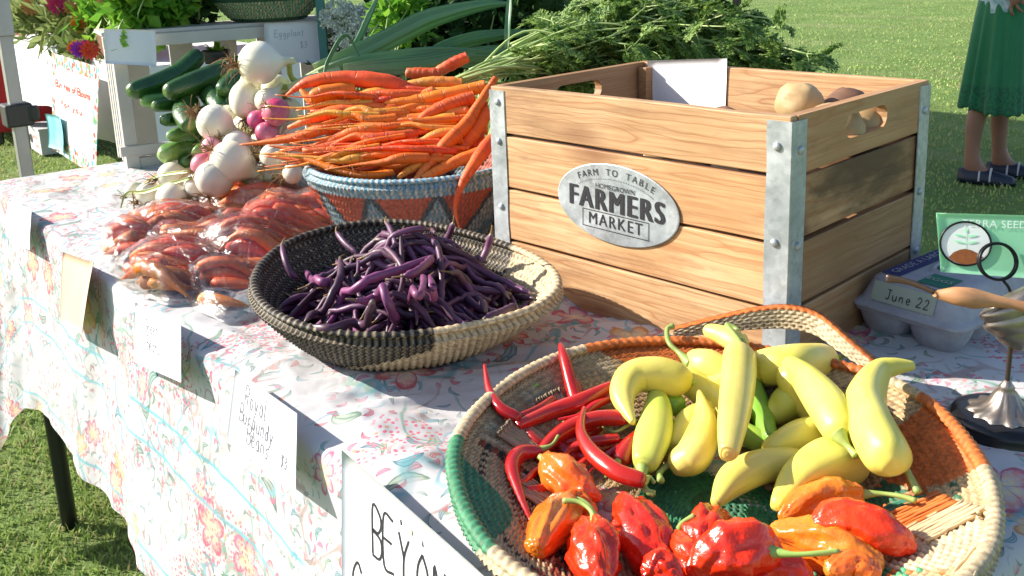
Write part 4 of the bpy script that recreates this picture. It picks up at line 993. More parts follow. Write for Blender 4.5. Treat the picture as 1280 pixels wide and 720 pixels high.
Y([(1110,570,.058,29),(1092,535,.064,28),(1082,500,.068,24),(1096,466,.072,16),(1118,458,.074,11),(1140,457,.074,6)], 'large yellow pepper on the right with its tip bent over the rim and stem down', [(1120,575,.054),(1132,585,.050),(1140,600,.045),(1148,616,.040)], seed=19)
R_ = lambda pts, *a, **k: pepper('chili', [(x, y, h, w * .86) for x, y, h, w in pts], *a, cat='chili', group=G2, ridges=2, amp=.05, **k)
R_([(730,560,.022,10),(765,575,.022,10),(800,570,.022,6)], 'dark red chilli underneath, left of the pale green pepper', None, seed=20)
R_([(690,548,.022,9),(720,570,.020,10),(760,560,.020,8),(790,548,.022,5)], 'dark red chilli low in the heap of chillies', None, seed=21)
R_([(775,575,.030,12),(783,560,.032,12),(795,545,.034,8)], 'short bright red chilli pointing up beside the pale green pepper', [(770,580,.030),(762,590,.028),(758,596,.028)], seed=22)
R_([(722,508,.034,9),(716,490,.040,10),(706,450,.056,8),(701,432,.062,4)], 'thin red chilli leaning up against the far rim', [(724,514,.034),(722,526,.032),(712,534,.034),(704,528,.036)], seed=23)
R_([(748,530,.030,10),(730,545,.026,10),(700,556,.022,8)], 'red chilli pointing left beneath the long ones', [(752,528,.032),(768,540,.034),(790,528,.038)], seed=24)
R_([(645,522,.034,10),(625,510,.044,9),(612,488,.054,6),(606,458,.066,2.5)], 'red chilli with its thin tip sticking up over the left rim', [(650,524,.032),(668,512,.036),(660,492,.042),(672,480,.046)], seed=25)
R_([(650,531,.036,8),(690,514,.038,11),(730,500,.042,12),(762,484,.046,8)], 'long glossy red chilli lying straight across towards the hooked yellow pepper', [(645,531,.036),(630,533,.035),(608,535,.035)], seed=26)
R_([(778,522,.042,12),(745,523,.042,12),(712,534,.038,12),(688,552,.034,10),(672,572,.030,7)], 'bright red chilli bending down towards the left over the others', [(782,522,.042),(795,530,.040),(806,522,.042),(812,510,.046)], seed=27)
R_([(800,600,.036,12),(770,590,.038,13),(740,566,.040,12),(726,538,.044,8),(730,512,.046,4)], 'red chilli curving up from the middle of the basket', [(806,602,.034),(812,596,.034),(818,604,.030)], seed=28)
R_([(672,564,.034,8),(650,568,.034,12),(640,585,.030,11),(648,615,.026,7),(662,648,.022,3)], 'sharply bent red chilli pointing down beside the left weave', [(676,562,.034),(690,556,.036),(698,545,.038)], seed=29)
R_([(700,595,.020,9),(680,610,.018,8),(660,612,.018,5)], 'small dark red chilli under the orange pepper', None, seed=30)
for i, (p, lb) in enumerate([([(690,500,.036,6),(672,512,.034,7),(650,520,.032,5),(632,524,.032,2)], 'thin red chilli behind the straight glossy one'), ([(735,575,.030,7),(715,590,.026,7),(700,600,.024,4),(690,612,.022,2)], 'thin dark chilli pointing at the orange pepper'),
        ([(770,548,.034,7),(740,552,.034,8),(715,560,.030,6),(700,575,.028,2)], 'slim chilli curving under the bright red one'), ([(660,540,.034,6),(672,552,.030,7),(690,560,.026,5),(708,562,.024,2)], 'small chilli crossing beneath the long ones'),
        ([(720,480,.040,7),(722,495,.036,8),(716,508,.032,6),(706,518,.030,2)], 'short chilli standing behind the others near the tan straws'), ([(800,560,.030,8),(775,562,.030,8),(752,575,.028,5),(738,590,.026,2)], 'slim chilli left of the pale green pepper'),
        ([(690,580,.026,6),(670,590,.024,7),(655,602,.022,5),(640,606,.022,2)], 'thin chilli above the orange pepper on the left'), ([(760,500,.040,6),(742,508,.040,7),(725,520,.038,5),(700,524,.038,2)], 'slim bright chilli lying along the long straight one')]): R_(p, lb, None, seed=220 + i)
# wrinkled peppers
H_ = lambda k, *a, **kw: pepper(k, *a, group=G3, crinkle=.17, amp=.10, **kw)
H_('orange', [(685,578,.036,13),(705,595,.034,23),(728,612,.030,20),(745,620,.028,8)], 'orange wrinkled pepper with a green shoulder below the chillies', [(684,577,.038),(674,570,.040)], seed=31)
H_('orange', [(735,640,.024,15),(712,632,.026,22),(692,655,.026,27),(672,682,.022,16)], 'red-orange wrinkled pepper lying left with a long curved stem', [(744,650,.034),(736,632,.040),(722,624,.042),(700,624,.040)], seed=32)
H_('red', [(815,705,.022,24),(800,670,.026,31),(790,645,.026,26),(784,632,.024,14)], 'glossy red wrinkled pepper in the front centre', None, seed=34)
H_('red', [(742,660,.040,18),(742,680,.040,31),(745,705,.036,30),(750,728,.030,16)], 'glossy red pepper with deep vertical folds and a stem curling up', [(742,655,.044),(740,640,.048),(725,628,.050),(704,626,.050)], seed=33, ridges=6)
H_('red', [(898,648,.026,15),(885,660,.028,24),(872,682,.026,20)], 'small red wrinkled pepper tucked under the green centre of the basket', None, seed=35)
H_('red', [(850,680,.024,16),(862,700,.026,25),(880,722,.022,20)], 'red wrinkled pepper near the bottom between two larger ones', [(846,672,.028),(852,655,.034),(868,645,.038)], seed=36)
H_('red', [(812,716,.040,14),(826,708,.042,20),(838,720,.040,18)], 'small crumpled red pepper squeezed between the two front centre ones', None, seed=44)
H_('red', [(905,672,.040,10),(922,664,.042,15),(938,672,.040,12)], 'little knobbly red pepper resting above the biggest glossy one', None, seed=45)
H_('orange', [(1040,712,.044,12),(1065,706,.044,18),(1086,716,.042,16)], 'small crumpled orange pepper at the front right', None, seed=46)
H_('red', [(1000,725,.020,22),(960,718,.024,26),(925,725,.022,22)], 'red wrinkled pepper lowest at the front of the basket', None, seed=41)
H_('orange', [(1068,620,.030,15),(1035,621,.032,23),(1003,630,.030,19),(980,645,.026,8)], 'smooth orange-red pepper with a thin dark stem running right', [(1076,618,.032),(1100,617,.034),(1125,620,.036),(1145,626,.036)], seed=38)
H_('orange', [(1090,705,.026,18),(1055,690,.030,27),(1015,675,.030,27),(975,668,.028,16)], 'orange and red wrinkled pepper spread under the glossy one', None, seed=40)
H_('red', [(960,690,.040,22),(928,685,.044,33),(895,695,.040,30),(872,712,.034,16)], 'big glossy red wrinkled pepper at the front with a straight stem to the right', [(968,690,.046),(990,693,.048),(1020,692,.050),(1049,690,.050)], seed=37)
H_('red', [(1025,652,.040,13),(1055,648,.042,24),(1095,660,.040,26),(1128,678,.034,18),(1143,686,.032,7)], 'long orange-red wrinkled pepper on the right pointing at the rim', None, seed=39)

# -------- heaps by height map
class Heap:
    def __init__(s, x0, x1, y0, y1, fn, cell=.003):
        s.x0, s.y0, s.c = x0, y0, cell; s.xs = np.arange(x0, x1, cell); s.ys = np.arange(y0, y1, cell)
        X, Y = np.meshgrid(s.xs, s.ys, indexing='ij'); s.X, s.Y = X, Y; s.H = fn(X, Y).astype(float)
    def h(s, x, y):
        i = np.clip(((x - s.x0) / s.c).round().astype(int), 0, len(s.xs) - 1); j = np.clip(((y - s.y0) / s.c).round().astype(int), 0, len(s.ys) - 1); return s.H[i, j]
    def drop(s, P, R, stiff=.6, gap=0.0):
        P = np.asarray(P, float); R = np.asarray(R, float); tn = np.gradient(P, axis=0); tn /= np.linalg.norm(tn, axis=1)[:, None] + 1e-9; nr = np.c_[-tn[:, 1], tn[:, 0]]
        base = np.max([s.h(P[:, 0] + nr[:, 0] * R * k, P[:, 1] + nr[:, 1] * R * k) - (0 if k == 0 else R * .45) for k in (-.8, 0, .8)], axis=0)
        z = base + R * .93 + gap; k = len(z)
        A = np.c_[np.ones(k), np.linspace(-1, 1, k), np.linspace(-1, 1, k) ** 2 - .33]; co = np.linalg.lstsq(A, z, rcond=None)[0]; co[2] = np.clip(co[2], -.02, .008); f = A @ co
        line = f + max(0, float(np.max(z - f))) * .55
        ker = np.hanning(7); ker /= ker.sum(); zs = np.convolve(np.r_[[z[0]] * 3, z, [z[-1]] * 3], ker, 'valid')
        return stiff * line + (1 - stiff) * np.maximum(zs, z - .002)
    def stamp(s, P, z, R):
        for (x, y), zz, r in zip(P, z, R):
            i0, i1 = int((x - r - s.x0) / s.c), int((x + r - s.x0) / s.c) + 2; j0, j1 = int((y - r - s.y0) / s.c), int((y + r - s.y0) / s.c) + 2
            i0, j0 = max(i0, 0), max(j0, 0)
            if i1 <= i0 or j1 <= j0: continue
            d2 = (s.X[i0:i1, j0:j1] - x) ** 2 + (s.Y[i0:i1, j0:j1] - y) ** 2; hh = zz + np.sqrt(np.maximum(r * r - d2, 0)); m = d2 < r * r
            s.H[i0:i1, j0:j1] = np.where(m, np.maximum(s.H[i0:i1, j0:j1], hh), s.H[i0:i1, j0:j1])

# purple beans
BL = 'dark purple bean tangled in the heap in the black and cream basket'
BLQ = ['dark purple bean in the part of the basket heap nearest the front edge', 'dark purple bean in the part of the basket heap nearest the pepper basket', 'dark purple bean in the part of the basket heap nearest the plastic bags', 'dark purple bean in the part of the basket heap nearest the wooden crate']
def beans():
    def fn(X, Y): return bean_basket.floor(X, Y)
    hp = Heap(-.60, -.12, -.42, .05, lambda X, Y: np.maximum(bean_basket.floor(X, Y), np.where(np.hypot(X - BC[0], Y - BC[1]) < .13, .026, 0)))
    def add(P, r, label, mat, dz=None, tail=True, Z=None):
        P = np.asarray(P, float); n = len(P); u = np.linspace(0, 1, n); R = r * np.clip(np.minimum(1, .38 + 4.5 * np.minimum(u, 1 - u)), 0, 1) * (1 + .06 * np.sin(u * 40))
        z = hp.drop(P, R, .55) if Z is None else np.asarray(Z)
        hp.stamp(P, z, R)
        Q = np.c_[P, z]; V, F = loft(Q, R, 9, lambda th, s: 1 + .085 * np.sin(s * 46 + .4 * th), .80); c = np.r_[np.repeat(u, 9), 0, 1]
        if label == BL: label = BLQ[int((1 if Q[n // 2][0] - BC[0] > 0 else 0) + (2 if Q[n // 2][1] - BC[1] > 0 else 0))]
        o = mesh('purple_bean', V, F, M[mat], col=np.c_[c, c * 0, c * 0], loc=Q[n // 2]); tag(o, label, 'bean', 'purple beans in the black and cream basket')
        if tail:   # thin stalk or pointed tail
            d = Q[0] - Q[2]; d /= np.linalg.norm(d); e = Q[-1] - Q[-3]; e /= np.linalg.norm(e); side = np.cross(d, [0, 0, 1])
            V, F = tube([Q[0], Q[0] + d * .005 + side * .002, Q[0] + d * .011 + side * .005], .0011, 5, 5, .0007); mesh('stalk', V, F, M['root'], o)
    def curve(c, a, L, bend, n=16, s=0.0):
        t = np.linspace(-.5, .5, n); x = t * L; y = bend * L * (t ** 2 - .08) * 2 + s * L * np.sin(t * 6) * .06; ca, sa = math.cos(a), math.sin(a)
        return np.c_[c[0] + x * ca - y * sa, c[1] + x * sa + y * ca]
    for i in range(240):
        a = rnd.uniform(0, 2 * PI); q = math.sqrt(rnd.random()) if i < 120 else rnd.random() ** .6 * .8; Rr = float(bR(a)); c = BC[:2] + np.array([math.cos(a), math.sin(a)]) * Rr * q * .80
        ang = rnd.gauss(.35, .9) if rnd.random() < .75 else rnd.uniform(0, PI)
        L = rnd.uniform(.065, .125); P = curve(c, ang, L, rnd.choice([-1, 1]) * rnd.uniform(.05, .42), s=rnd.uniform(-1, 1))
        d = P - BC[:2]; k = np.hypot(d[:, 0], d[:, 1]) / bR(np.arctan2(d[:, 1], d[:, 0]))
        m = k.max()
        if m > .84: P = P - (P[np.argmax(k)] - BC[:2]) * (m - .84) / m
        add(P, rnd.uniform(.0031, .0044), BL, 'bean_light' if rnd.random() < .12 else 'bean', tail=i > 90)
    # beans one can single out
    spec = [([(410,404),(425,380),(450,357),(480,343),(510,334),(541,320)], .0050, 'bean_light', 'long bright violet bean lying diagonally over the middle of the heap'),
            ([(446,375),(470,370),(485,378),(494,398),(496,414)], .0050, 'bean_light', 'purple bean bent like a walking stick at the front of the heap'),
            ([(497,415),(505,396),(520,388),(548,386)], .0050, 'bean', 'curved dark bean arching over at the front next to the bent one'),
            ([(388,408),(415,411),(445,404),(463,388),(466,378)], .0047, 'bean', 'dark bean lying in a wide curve along the front left edge'),
            ([(425,322),(426,345),(415,370),(395,392),(382,402)], .0050, 'bean', 'grey-purple bean curving down at the left of the heap'),
            ([(505,345),(520,340),(535,328),(541,322)], .0046, 'bean_light', 'short bright violet bean crossing the long one'),
            ([(537,345),(541,360),(543,376),(536,380)], .0046, 'bean_light', 'reddish purple bean pointing at the viewer right of centre'),
            ([(510,382),(522,370),(530,355),(528,348)], .0044, 'bean_light', 'pinkish bean beside the reddish one right of centre'),
            ([(562,340),(585,358),(600,376),(608,390)], .0044, 'bean', 'nearly black bean running down towards the right rim'),
            ([(604,400),(622,393),(640,385),(647,384)], .0048, 'bean', 'dull bean with a dry end against the pale right side'),
            ([(380,340),(400,352),(415,350)], .0046, 'bean_light', 'mauve bean in the left part of the heap')]
    for px, r, mat, lb in spec:
        zg = .075; P = np.array([at(x, y, zg)[:2] for x, y in px]); P = curve_pts(P, 16)
        z = np.minimum(hp.drop(P, np.full(16, r), .5), .100)
        P = curve_pts(np.array([at(x, y, float(zz))[:2] for (x, y), zz in zip(px, np.interp(np.linspace(0, 1, len(px)), np.linspace(0, 1, 16), z))]), 16)
        add(P, r, lb, mat, Z=z)
    # two that stick out at the back left and right
    for px, lb in (([(352,305,.098),(356,325,.088),(364,342,.075),(372,348,.068)], 'bean standing up against the black rim at the far left'),
                   ([(420,290,.098),(432,305,.09),(448,318,.082)], 'violet bean leaning up behind the heap on the left'),
                   ([(567,278,.115),(562,292,.10),(555,303,.088)], 'bean poking up above the back rim'), ([(614,292,.112),(609,310,.095),(600,330,.08)], 'thin bean poking up at the back right of the heap')):
        Q = curve_pts(np.array([at(x, y, h) for x, y, h in px]), 16); add(Q[:, :2], .0040, lb, 'bean', Z=Q[:, 2])
beans()

# carrots ---------------------------------------------------------------
CG = 'carrots heaped in the blue and red basket'
def carrot(pts, label, mat='carrot', group=CG, hair=True, seed=0, name='carrot', cat='carrot', tipl=True):
    """pts: (photo x, photo y, camera depth, half width px)"""
    P = [pd(x, y, d) for x, y, d, w in pts]; R = [w * .86 * q[2] / FOC for (x, y, d, w), q in zip(pts, pts)]
    d0 = P[0] - P[1]; d0 /= np.linalg.norm(d0)
    P2 = [P[0] + d0 * R[0] * .35, P[0] + d0 * R[0] * .2] + P; R2 = [R[0] * .25, R[0] * .75] + R
    V, F, C = spindle(P2, R2, 14, 44, lambda th, s: 1 + .035 * np.sin(s * 60 + 2 * np.sin(th + s * 9)) + .05 * vnoise(th * .8 + seed, np.full_like(th, s * 9 + seed)))
    o = mesh(name, V, F, M[mat], col=C, loc=P[0]); tag(o, label, cat, group)
    if hair:
        mb = MB(); Q = curve_pts(np.c_[np.array(P), np.array(R)], 20)
        for k in range(5):
            i = rnd.randint(6, 18); p = Q[i, :3]; v = np.array([rnd.gauss(0, 1) for _ in range(3)]); v /= np.linalg.norm(v); L = rnd.uniform(.008, .022)
            mb.add(*tube([p, p + v * L * .5 + np.array([0, 0, -.001]), p + v * L + np.array([rnd.gauss(0, .004), rnd.gauss(0, .004), -.004])], .0004, 4, 5, .0002))
        kind(mb.build('root_hairs', M['root'], o), 'stuff')
    return o
def carrots():
    # filling beneath
    for i in range(26):
        v = rnd.uniform(0, 1); y0 = 128 + v * 80 + rnd.uniform(-8, 8); x0 = rnd.uniform(540, 606); x1 = rnd.uniform(375, 430); y1 = y0 + rnd.uniform(-12, 22)
        y1 = min(y1, 216); d = 1.375 - v * .10 + .035; w = rnd.uniform(9, 13)
        xm = (x0 + x1) / 2; ym = (y0 + y1) / 2 + rnd.uniform(-6, 6)
        carrot([(x0, y0, d, w), (xm + 30, (ym + y0) / 2, d - .005, w), (xm - 20, ym, d, w * .75), (x1, y1, d, w * .25)], 'orange carrot buried among the others in the deep basket', 'carrot' if i % 4 else 'carrot_red', seed=i * 1.7)
    L = [([(522,118,1.41,11),(480,104,1.40,14),(430,98,1.40,11),(385,103,1.40,8),(358,119,1.41,2)], 'carrot_red', 'topmost carrot arching like a roof over the heap, its thin tip bent down left'),
         ([(440,112,1.40,13),(400,118,1.39,12),(390,124,1.39,9),(375,112,1.39,2)], 'carrot', 'thick orange carrot just under the topmost one'),
         ([(604,108,1.37,9),(565,117,1.37,10),(520,126,1.37,9),(490,128,1.37,6),(455,132,1.38,2)], 'carrot', 'orange carrot reaching left from the crate corner near the top'),
         ([(590,122,1.36,10),(558,133,1.355,11),(530,147,1.35,8),(512,170,1.34,2)], 'carrot', 'short carrot with its tip bent down in the upper right of the heap'),
         ([(540,116,1.38,9),(500,133,1.375,10),(460,140,1.375,9),(420,145,1.38,6),(372,156,1.385,2)], 'carrot_red', 'red-orange carrot running left across the upper middle'),
         ([(478,136,1.37,9),(440,137,1.37,10),(405,143,1.37,9),(360,160,1.375,3)], 'carrot_red', 'ringed red carrot on the left above the middle'),
         ([(566,150,1.35,13),(530,158,1.345,13),(505,157,1.345,9),(470,152,1.35,3)], 'carrot_pale', 'thick yellow-orange carrot in the centre right'),
         ([(450,158,1.36,11),(415,158,1.355,10),(370,172,1.36,7),(330,178,1.365,3.5),(300,181,1.37,1.2)], 'carrot_red', 'long red carrot pointing far left over the onions'),
         ([(510,165,1.335,10),(470,162,1.335,12),(440,166,1.335,10),(400,181,1.34,5),(350,188,1.345,1.5)], 'carrot', 'bright orange carrot through the middle with a thin tip left'),
         ([(520,172,1.33,9),(480,178,1.325,12),(440,190,1.325,9),(400,195,1.33,5),(325,192,1.34,1.2)], 'carrot', 'orange carrot with a long thread-like tip to the left'),
         ([(500,186,1.315,10),(450,196,1.31,10),(410,203,1.31,7),(375,200,1.32,4),(330,195,1.33,1)], 'carrot', 'orange carrot lying low on the left over the blue rim'),
         ([(548,180,1.31,9),(520,186,1.305,11),(485,192,1.305,9),(466,208,1.30,5),(420,218,1.30,2)], 'carrot', 'curved orange carrot at the front middle of the heap'),
         ([(540,198,1.295,8),(500,205,1.29,8),(470,219,1.285,5),(433,227,1.28,1.5)], 'carrot_red', 'slim carrot lying along the front rim'),
         ([(565,196,1.29,7),(535,200,1.285,7),(512,212,1.28,6),(498,222,1.275,3)], 'carrot_pale', 'small pale carrot near the front rim'),
         ([(606,188,1.285,8),(575,200,1.28,9),(548,213,1.275,8),(528,222,1.27,4)], 'carrot', 'orange carrot resting on the front rim next to the hanging one'),
         ([(618,100,1.345,5),(600,128,1.325,7),(583,155,1.31,10),(560,178,1.295,11),(535,207,1.28,8),(518,226,1.27,3)], 'carrot', 'large carrot lying over all the others from the crate corner down to the rim'),
         ([(608,140,1.33,10),(596,160,1.32,11),(580,184,1.305,8),(566,204,1.295,3)], 'carrot', 'thick carrot beside the crate corner'),
         ([(614,176,1.27,10),(602,192,1.245,10),(588,212,1.225,8),(575,236,1.215,5),(569,262,1.215,2.6),(576,292,1.215,1.2)], 'carrot_red', 'carrot hanging out over the rim with its long thin tail dangling'),
         ([(470,150,1.36,8),(520,148,1.36,8),(560,142,1.355,9),(585,138,1.35,7)], 'carrot_red', 'short dark orange carrot in the upper middle'),
         ([(490,215,1.28,5),(455,220,1.28,6),(420,212,1.285,6),(380,198,1.30,4),(345,190,1.31,1.2)], 'carrot', 'thin carrot bowed along the left front rim'),
         ([(430,175,1.345,7),(400,184,1.34,6),(370,186,1.345,4),(335,182,1.35,1)], 'carrot_red', 'thin red carrot among the tips on the left')]
    for i, (p, m, lb) in enumerate(L): carrot(p, lb, m, seed=50 + i * 2.3)
    for i in range(52):
        v = (i + rnd.random()) / 52; y0 = 112 + v * 88; x0 = rnd.uniform(470, 600); x1 = x0 - rnd.uniform(90, 170); y1 = min(y0 + rnd.uniform(-4, 26), 222); x1 = max(x1, 345 + 40 * rnd.random() - 20 * v); d = 1.385 - v * .115 + rnd.uniform(.0, .02); w = rnd.uniform(4, 8)
        xm = x0 * .5 + x1 * .5; ym = (y0 + y1) / 2 + rnd.uniform(-8, 6)
        carrot([(x0, y0, d, w), (x0 * .7 + x1 * .3, y0 * .7 + y1 * .3 + rnd.uniform(-4, 3), d - .008, w), (xm, ym, d - .006, w * .7), (x1 * .8 + x0 * .2, y1, d, w * .3), (x1 - 18, y1 + rnd.uniform(-4, 8), d + .005, .8)], ('slender carrot near the top of the heap by the leek leaves' if v < .34 else 'slender carrot halfway down the carrot heap' if v < .67 else 'slender carrot low on the heap just over the blue rim'), rnd.choice(['carrot', 'carrot', 'carrot_red', 'carrot_pale']), seed=120 + i * 1.3)
    # two broken ends among the leaves at the back
    carrot([(583,72,1.52,8),(565,80,1.52,9),(548,90,1.52,8)], 'carrot stub pointing up right among the green stalks behind the heap', 'carrot', 'carrots behind the heap', hair=False, seed=91)
    carrot([(548,93,1.50,9),(525,92,1.50,9),(508,91,1.50,7)], 'carrot stub lying flat behind the heap of carrots', 'carrot', 'carrots behind the heap', hair=False, seed=93)
    carrot([(575,104,1.42,9),(540,103,1.42,9),(510,106,1.42,6)], 'pale yellow carrot at the back of the heap', 'carrot_pale', 'carrots behind the heap', hair=False, seed=95)
carrots()

# ================================================================== ONIONS AND CUCUMBERS
GO = 'white onions piled beside the carrots'
def onion(x, y, dep, r, label, mat='onion', rot=0.0, elong=1.0, tilt=(-.6, -.3), roots=8, neck=None, seed=0, group=GO, support=True):
    """bulb centred at photo point; the root end points to `tilt` (photo dx, dy), the neck away from it"""
    c = pd(x, y, dep); R = r * dep / FOC; c[2] = max(c[2], R * .92)
    ax = RT * tilt[0] - UP * tilt[1] - FW * .25; ax /= np.linalg.norm(ax)
    prof = [(-1.0 * elong, .06), (-.93 * elong, .36), (-.75 * elong, .66), (-.45 * elong, .9), (-.1 * elong, 1.0), (.25 * elong, .97), (.55 * elong, .80), (.80 * elong, .52), (1.02 * elong, .28), (1.25 * elong, .19), (1.6 * elong, .15)]
    P = [c - ax * R * a for a, q in prof][::1]; Rr = [R * q for a, q in prof]
    P = [c - ax * R * a * 1.0 for a, q in [(-p[0], p[1]) for p in prof]]
    # P runs from root end (ax side) to neck
    t = thing('onion' if mat == 'onion' else 'red_onion', label, 'onion', (c[0], c[1], c[2] - R), group)
    P = [c + ax * R * (-a) for a, q in prof]
    V, F, C = spindle(P, Rr, 28, 36, lambda th, s: 1 + .02 * np.cos(3 * th + seed) + .012 * np.cos(9 * th)); mesh('bulb', V, F, M[mat], t, col=C)
    tip = c + ax * R * elong; mb = MB()
    roots = roots * 2 + 4 if roots else 0
    for k in range(roots):
        d = ax + np.array([rnd.gauss(0, .7) for _ in range(3)]); d /= np.linalg.norm(d); L = R * rnd.uniform(.5, 1.1); w = np.array([rnd.gauss(0, .3) for _ in range(3)]) * R
        mb.add(*tube([tip, tip + d * L * .5, tip + d * L * .8 + w * .5, tip + d * L + w - np.array([0, 0, R * .2])],   .0009, 4, 8, .0004))
    if roots: mb.build('roots', M['root'], t)
    if neck:
        Q = [c - ax * R * 1.3] + [pd(a, b, d) for a, b, d in neck]; V, F, C = spindle(Q, list(np.linspace(R * .24, R * .16, len(Q))), 10, 20, flat=.6); mesh('neck', V, F, M['onion_leaf'], t)
    return t
onion(325, 79, 1.58, 27, 'big white onion on the very top of the pile with brown roots on its left', tilt=(-1, .1), neck=[(365, 98, 1.62), (385, 108, 1.64)], roots=14, seed=1)
onion(306, 124, 1.60, 19, 'tall creamy onion directly under the topmost one', elong=1.35, tilt=(.1, 1), seed=2, roots=12)
onion(336, 127, 1.585, 18, 'round white onion right of the tall creamy one', tilt=(-.5, .8), neck=[(360, 108, 1.62), (372, 100, 1.64)], seed=3)
onion(269, 153, 1.58, 23, 'white onion at the left of the pile with roots sprouting up', tilt=(-1, -.45), neck=[(300, 168, 1.62), (318, 172, 1.64)], roots=16, seed=4)
onion(345, 140, 1.555, 18, 'pink onion facing forward with its root scar showing', 'red_onion', tilt=(-.1, -.1), roots=5, seed=5, group='pink onions in the pile', elong=.9)
onion(322, 150, 1.57, 13, 'small magenta onion left of the pink one', 'red_onion', tilt=(-.2, .8), roots=4, seed=6, group='pink onions in the pile')
onion(334, 166, 1.56, 15, 'magenta onion below the pink one, behind root hairs', 'red_onion', tilt=(-.2, .6), roots=9, seed=7, group='pink onions in the pile')
onion(266, 184, 1.57, 14, 'bright magenta onion below the left white onion', 'red_onion', tilt=(.4, -.6), roots=2, seed=8, group='pink onions in the pile')
onion(253, 204, 1.565, 13, 'small magenta onion lowest on the left side', 'red_onion', tilt=(-.6, .6), roots=2, elong=1.2, seed=9, group='pink onions in the pile')
onion(296, 182, 1.56, 19, 'pale onion in shade in the centre of the pile', tilt=(.6, .3), seed=10, roots=5)
onion(291, 202, 1.545, 26, 'large creamy onion low in the centre with a green neck', tilt=(-.8, -.5), neck=[(335, 216, 1.58), (362, 212, 1.6)], seed=11, roots=7, elong=1.1)
onion(268, 223, 1.54, 24, 'large white onion at the bottom in front of the creamy one', tilt=(-.2, 1), neck=[(310, 228, 1.56), (345, 222, 1.58)], seed=12, roots=5)
onion(342, 196, 1.53, 17, 'pinkish white onion under the carrot tips', 'onion', tilt=(-.5, .6), seed=13, roots=3)
onion(366, 217, 1.50, 13, 'small white onion beside the blue basket rim', tilt=(-.9, .2), seed=14, roots=4)
onion(216, 253, 1.60, 20, 'white onion lying on the cloth nearest the plastic bags', tilt=(-.9, .35), seed=15, roots=5)
onion(215, 220, 1.66, 18, 'white onion on the cloth behind a green leaf', tilt=(-.7, .2), seed=16, roots=5)
onion(186, 248, 1.66, 15, 'brown-skinned white onion farthest left on the cloth', tilt=(-.6, .5), seed=17, roots=8)
onion(168, 240, 1.70, 12, 'small rough onion under the bent leaves on the left', tilt=(-.6, .5), seed=18, roots=8)
for i, (x, y, d, r) in enumerate([(310,160,1.66,20),(330,182,1.64,20),(300,205,1.62,20),(350,165,1.62,18),(340,215,1.6,16),(285,150,1.68,20),(345,110,1.64,18),(360,140,1.64,18),(365,170,1.6,18),(325,225,1.58,18),(246,232,1.60,15),(350,190,1.62,18),(318,108,1.66,18),(375,195,1.58,16)]):
    onion(x, y, d, r, 'onion mostly hidden inside the pile of onions', 'onion', tilt=(rnd.uniform(-1, 1), rnd.uniform(-1, 1)), seed=30 + i, roots=4)
def flat_leaf(name, pts, w, mat, parent=None, fold=.25, n=26, tip=.15, label=None, cat='leaf', group=None, fromdepth=True, thick=.0012, twist=0.0):
    """strap leaf with a keel: pts are world points"""
    Q = curve_pts(np.array(pts), n); tn, N, B = frames(Q); u = np.linspace(0, 1, n); W = w * np.minimum(1, (1 - u) / max(1e-3, 1 - .55) * .9 + tip) * (.75 + .25 * np.minimum(1, u * 5)); V = []
    for i in range(n):
        a = 1.15 + twist * u[i] * .5; b = B[i] * math.cos(a) + N[i] * math.sin(a); nn = -B[i] * math.sin(a) + N[i] * math.cos(a)
        for k in np.linspace(-1, 1, 15): V.append(Q[i] + b * W[i] * k + nn * (fold * W[i] * abs(k)))
    V = np.array(V); F = [(i * 15 + k, i * 15 + k + 1, (i + 1) * 15 + k + 1, (i + 1) * 15 + k) for i in range(n - 1) for k in range(14)]; stv = [rnd.random() for _ in range(15)]; cc = np.array([(stv[k], i / n, 0) for i in range(n) for k in range(15)])
    o = mesh(name, V, F, M[mat], parent, col=cc, loc=None if parent is not None else Q[0])
    m = o.modifiers.new('s', 'SOLIDIFY'); m.thickness = thick
    if label: tag(o, label, cat, group)
    return o
flat_leaf('onion_leaf', [pd(240, 222, 1.58), pd(205, 232, 1.60), pd(180, 240, 1.62), pd(158, 242, 1.63), pd(150, 262, 1.62)], .0035, 'onion_leaf', label='green onion leaf kinked down at its left end over the cloth', group='leaves of the onions on the cloth')
flat_leaf('onion_leaf', [pd(238, 214, 1.60), pd(200, 219, 1.64), pd(182, 228, 1.66), pd(172, 238, 1.66)], .003, 'onion_leaf', label='upper green onion leaf arching over the white onions on the cloth', group='leaves of the onions on the cloth')
flat_leaf('onion_leaf', [pd(166, 240, 1.62), pd(168, 262, 1.60), pd(170, 282, 1.585)], .0012, 'root', label='thin brown leaf hanging straight down on the cloth', group='leaves of the onions on the cloth')
GC = 'cucumbers spilling from the white slatted crate'
def cuke(px, label, mat='cucumber', seed=0, name='cucumber'):
    P = [pd(x, y, d) for x, y, d, w in px]; R = [w * q[2] / FOC for (x, y, d, w), q in zip(px, px)]
    P2, R2 = round_ends(P, R, .8, .8)
    V, F, C = spindle(P2, R2, 22, 40, lambda th, s: 1 + .035 * np.cos(5 * th + seed) + .03 * fbm(np.cos(th) * 2 + seed, s * 6 + np.sin(th) * 2, 2))
    o = mesh(name, V, F, M[mat], col=C[:, :] * np.array([1, 1, 1]), loc=P[0]); return tag(o, label, 'cucumber', GC)
cuke([(245,72,1.86,11),(222,92,1.82,12),(195,105,1.78,13),(168,113,1.74,11)], 'long dark cucumber leaning out farthest left at the top', seed=1)
cuke([(295,82,1.82,13),(268,93,1.78,14),(240,105,1.74,15),(214,114,1.71,12)], 'long dark cucumber lying across the top beside the first', seed=2)
cuke([(312,92,1.76,10),(293,100,1.73,12),(280,112,1.70,11)], 'cucumber peeking out left of the tall creamy onion', seed=3)
cuke([(225,118,1.82,9),(205,124,1.78,9),(182,126,1.75,8)], 'pale green cucumber end under the longest one', 'light_squash', seed=4)
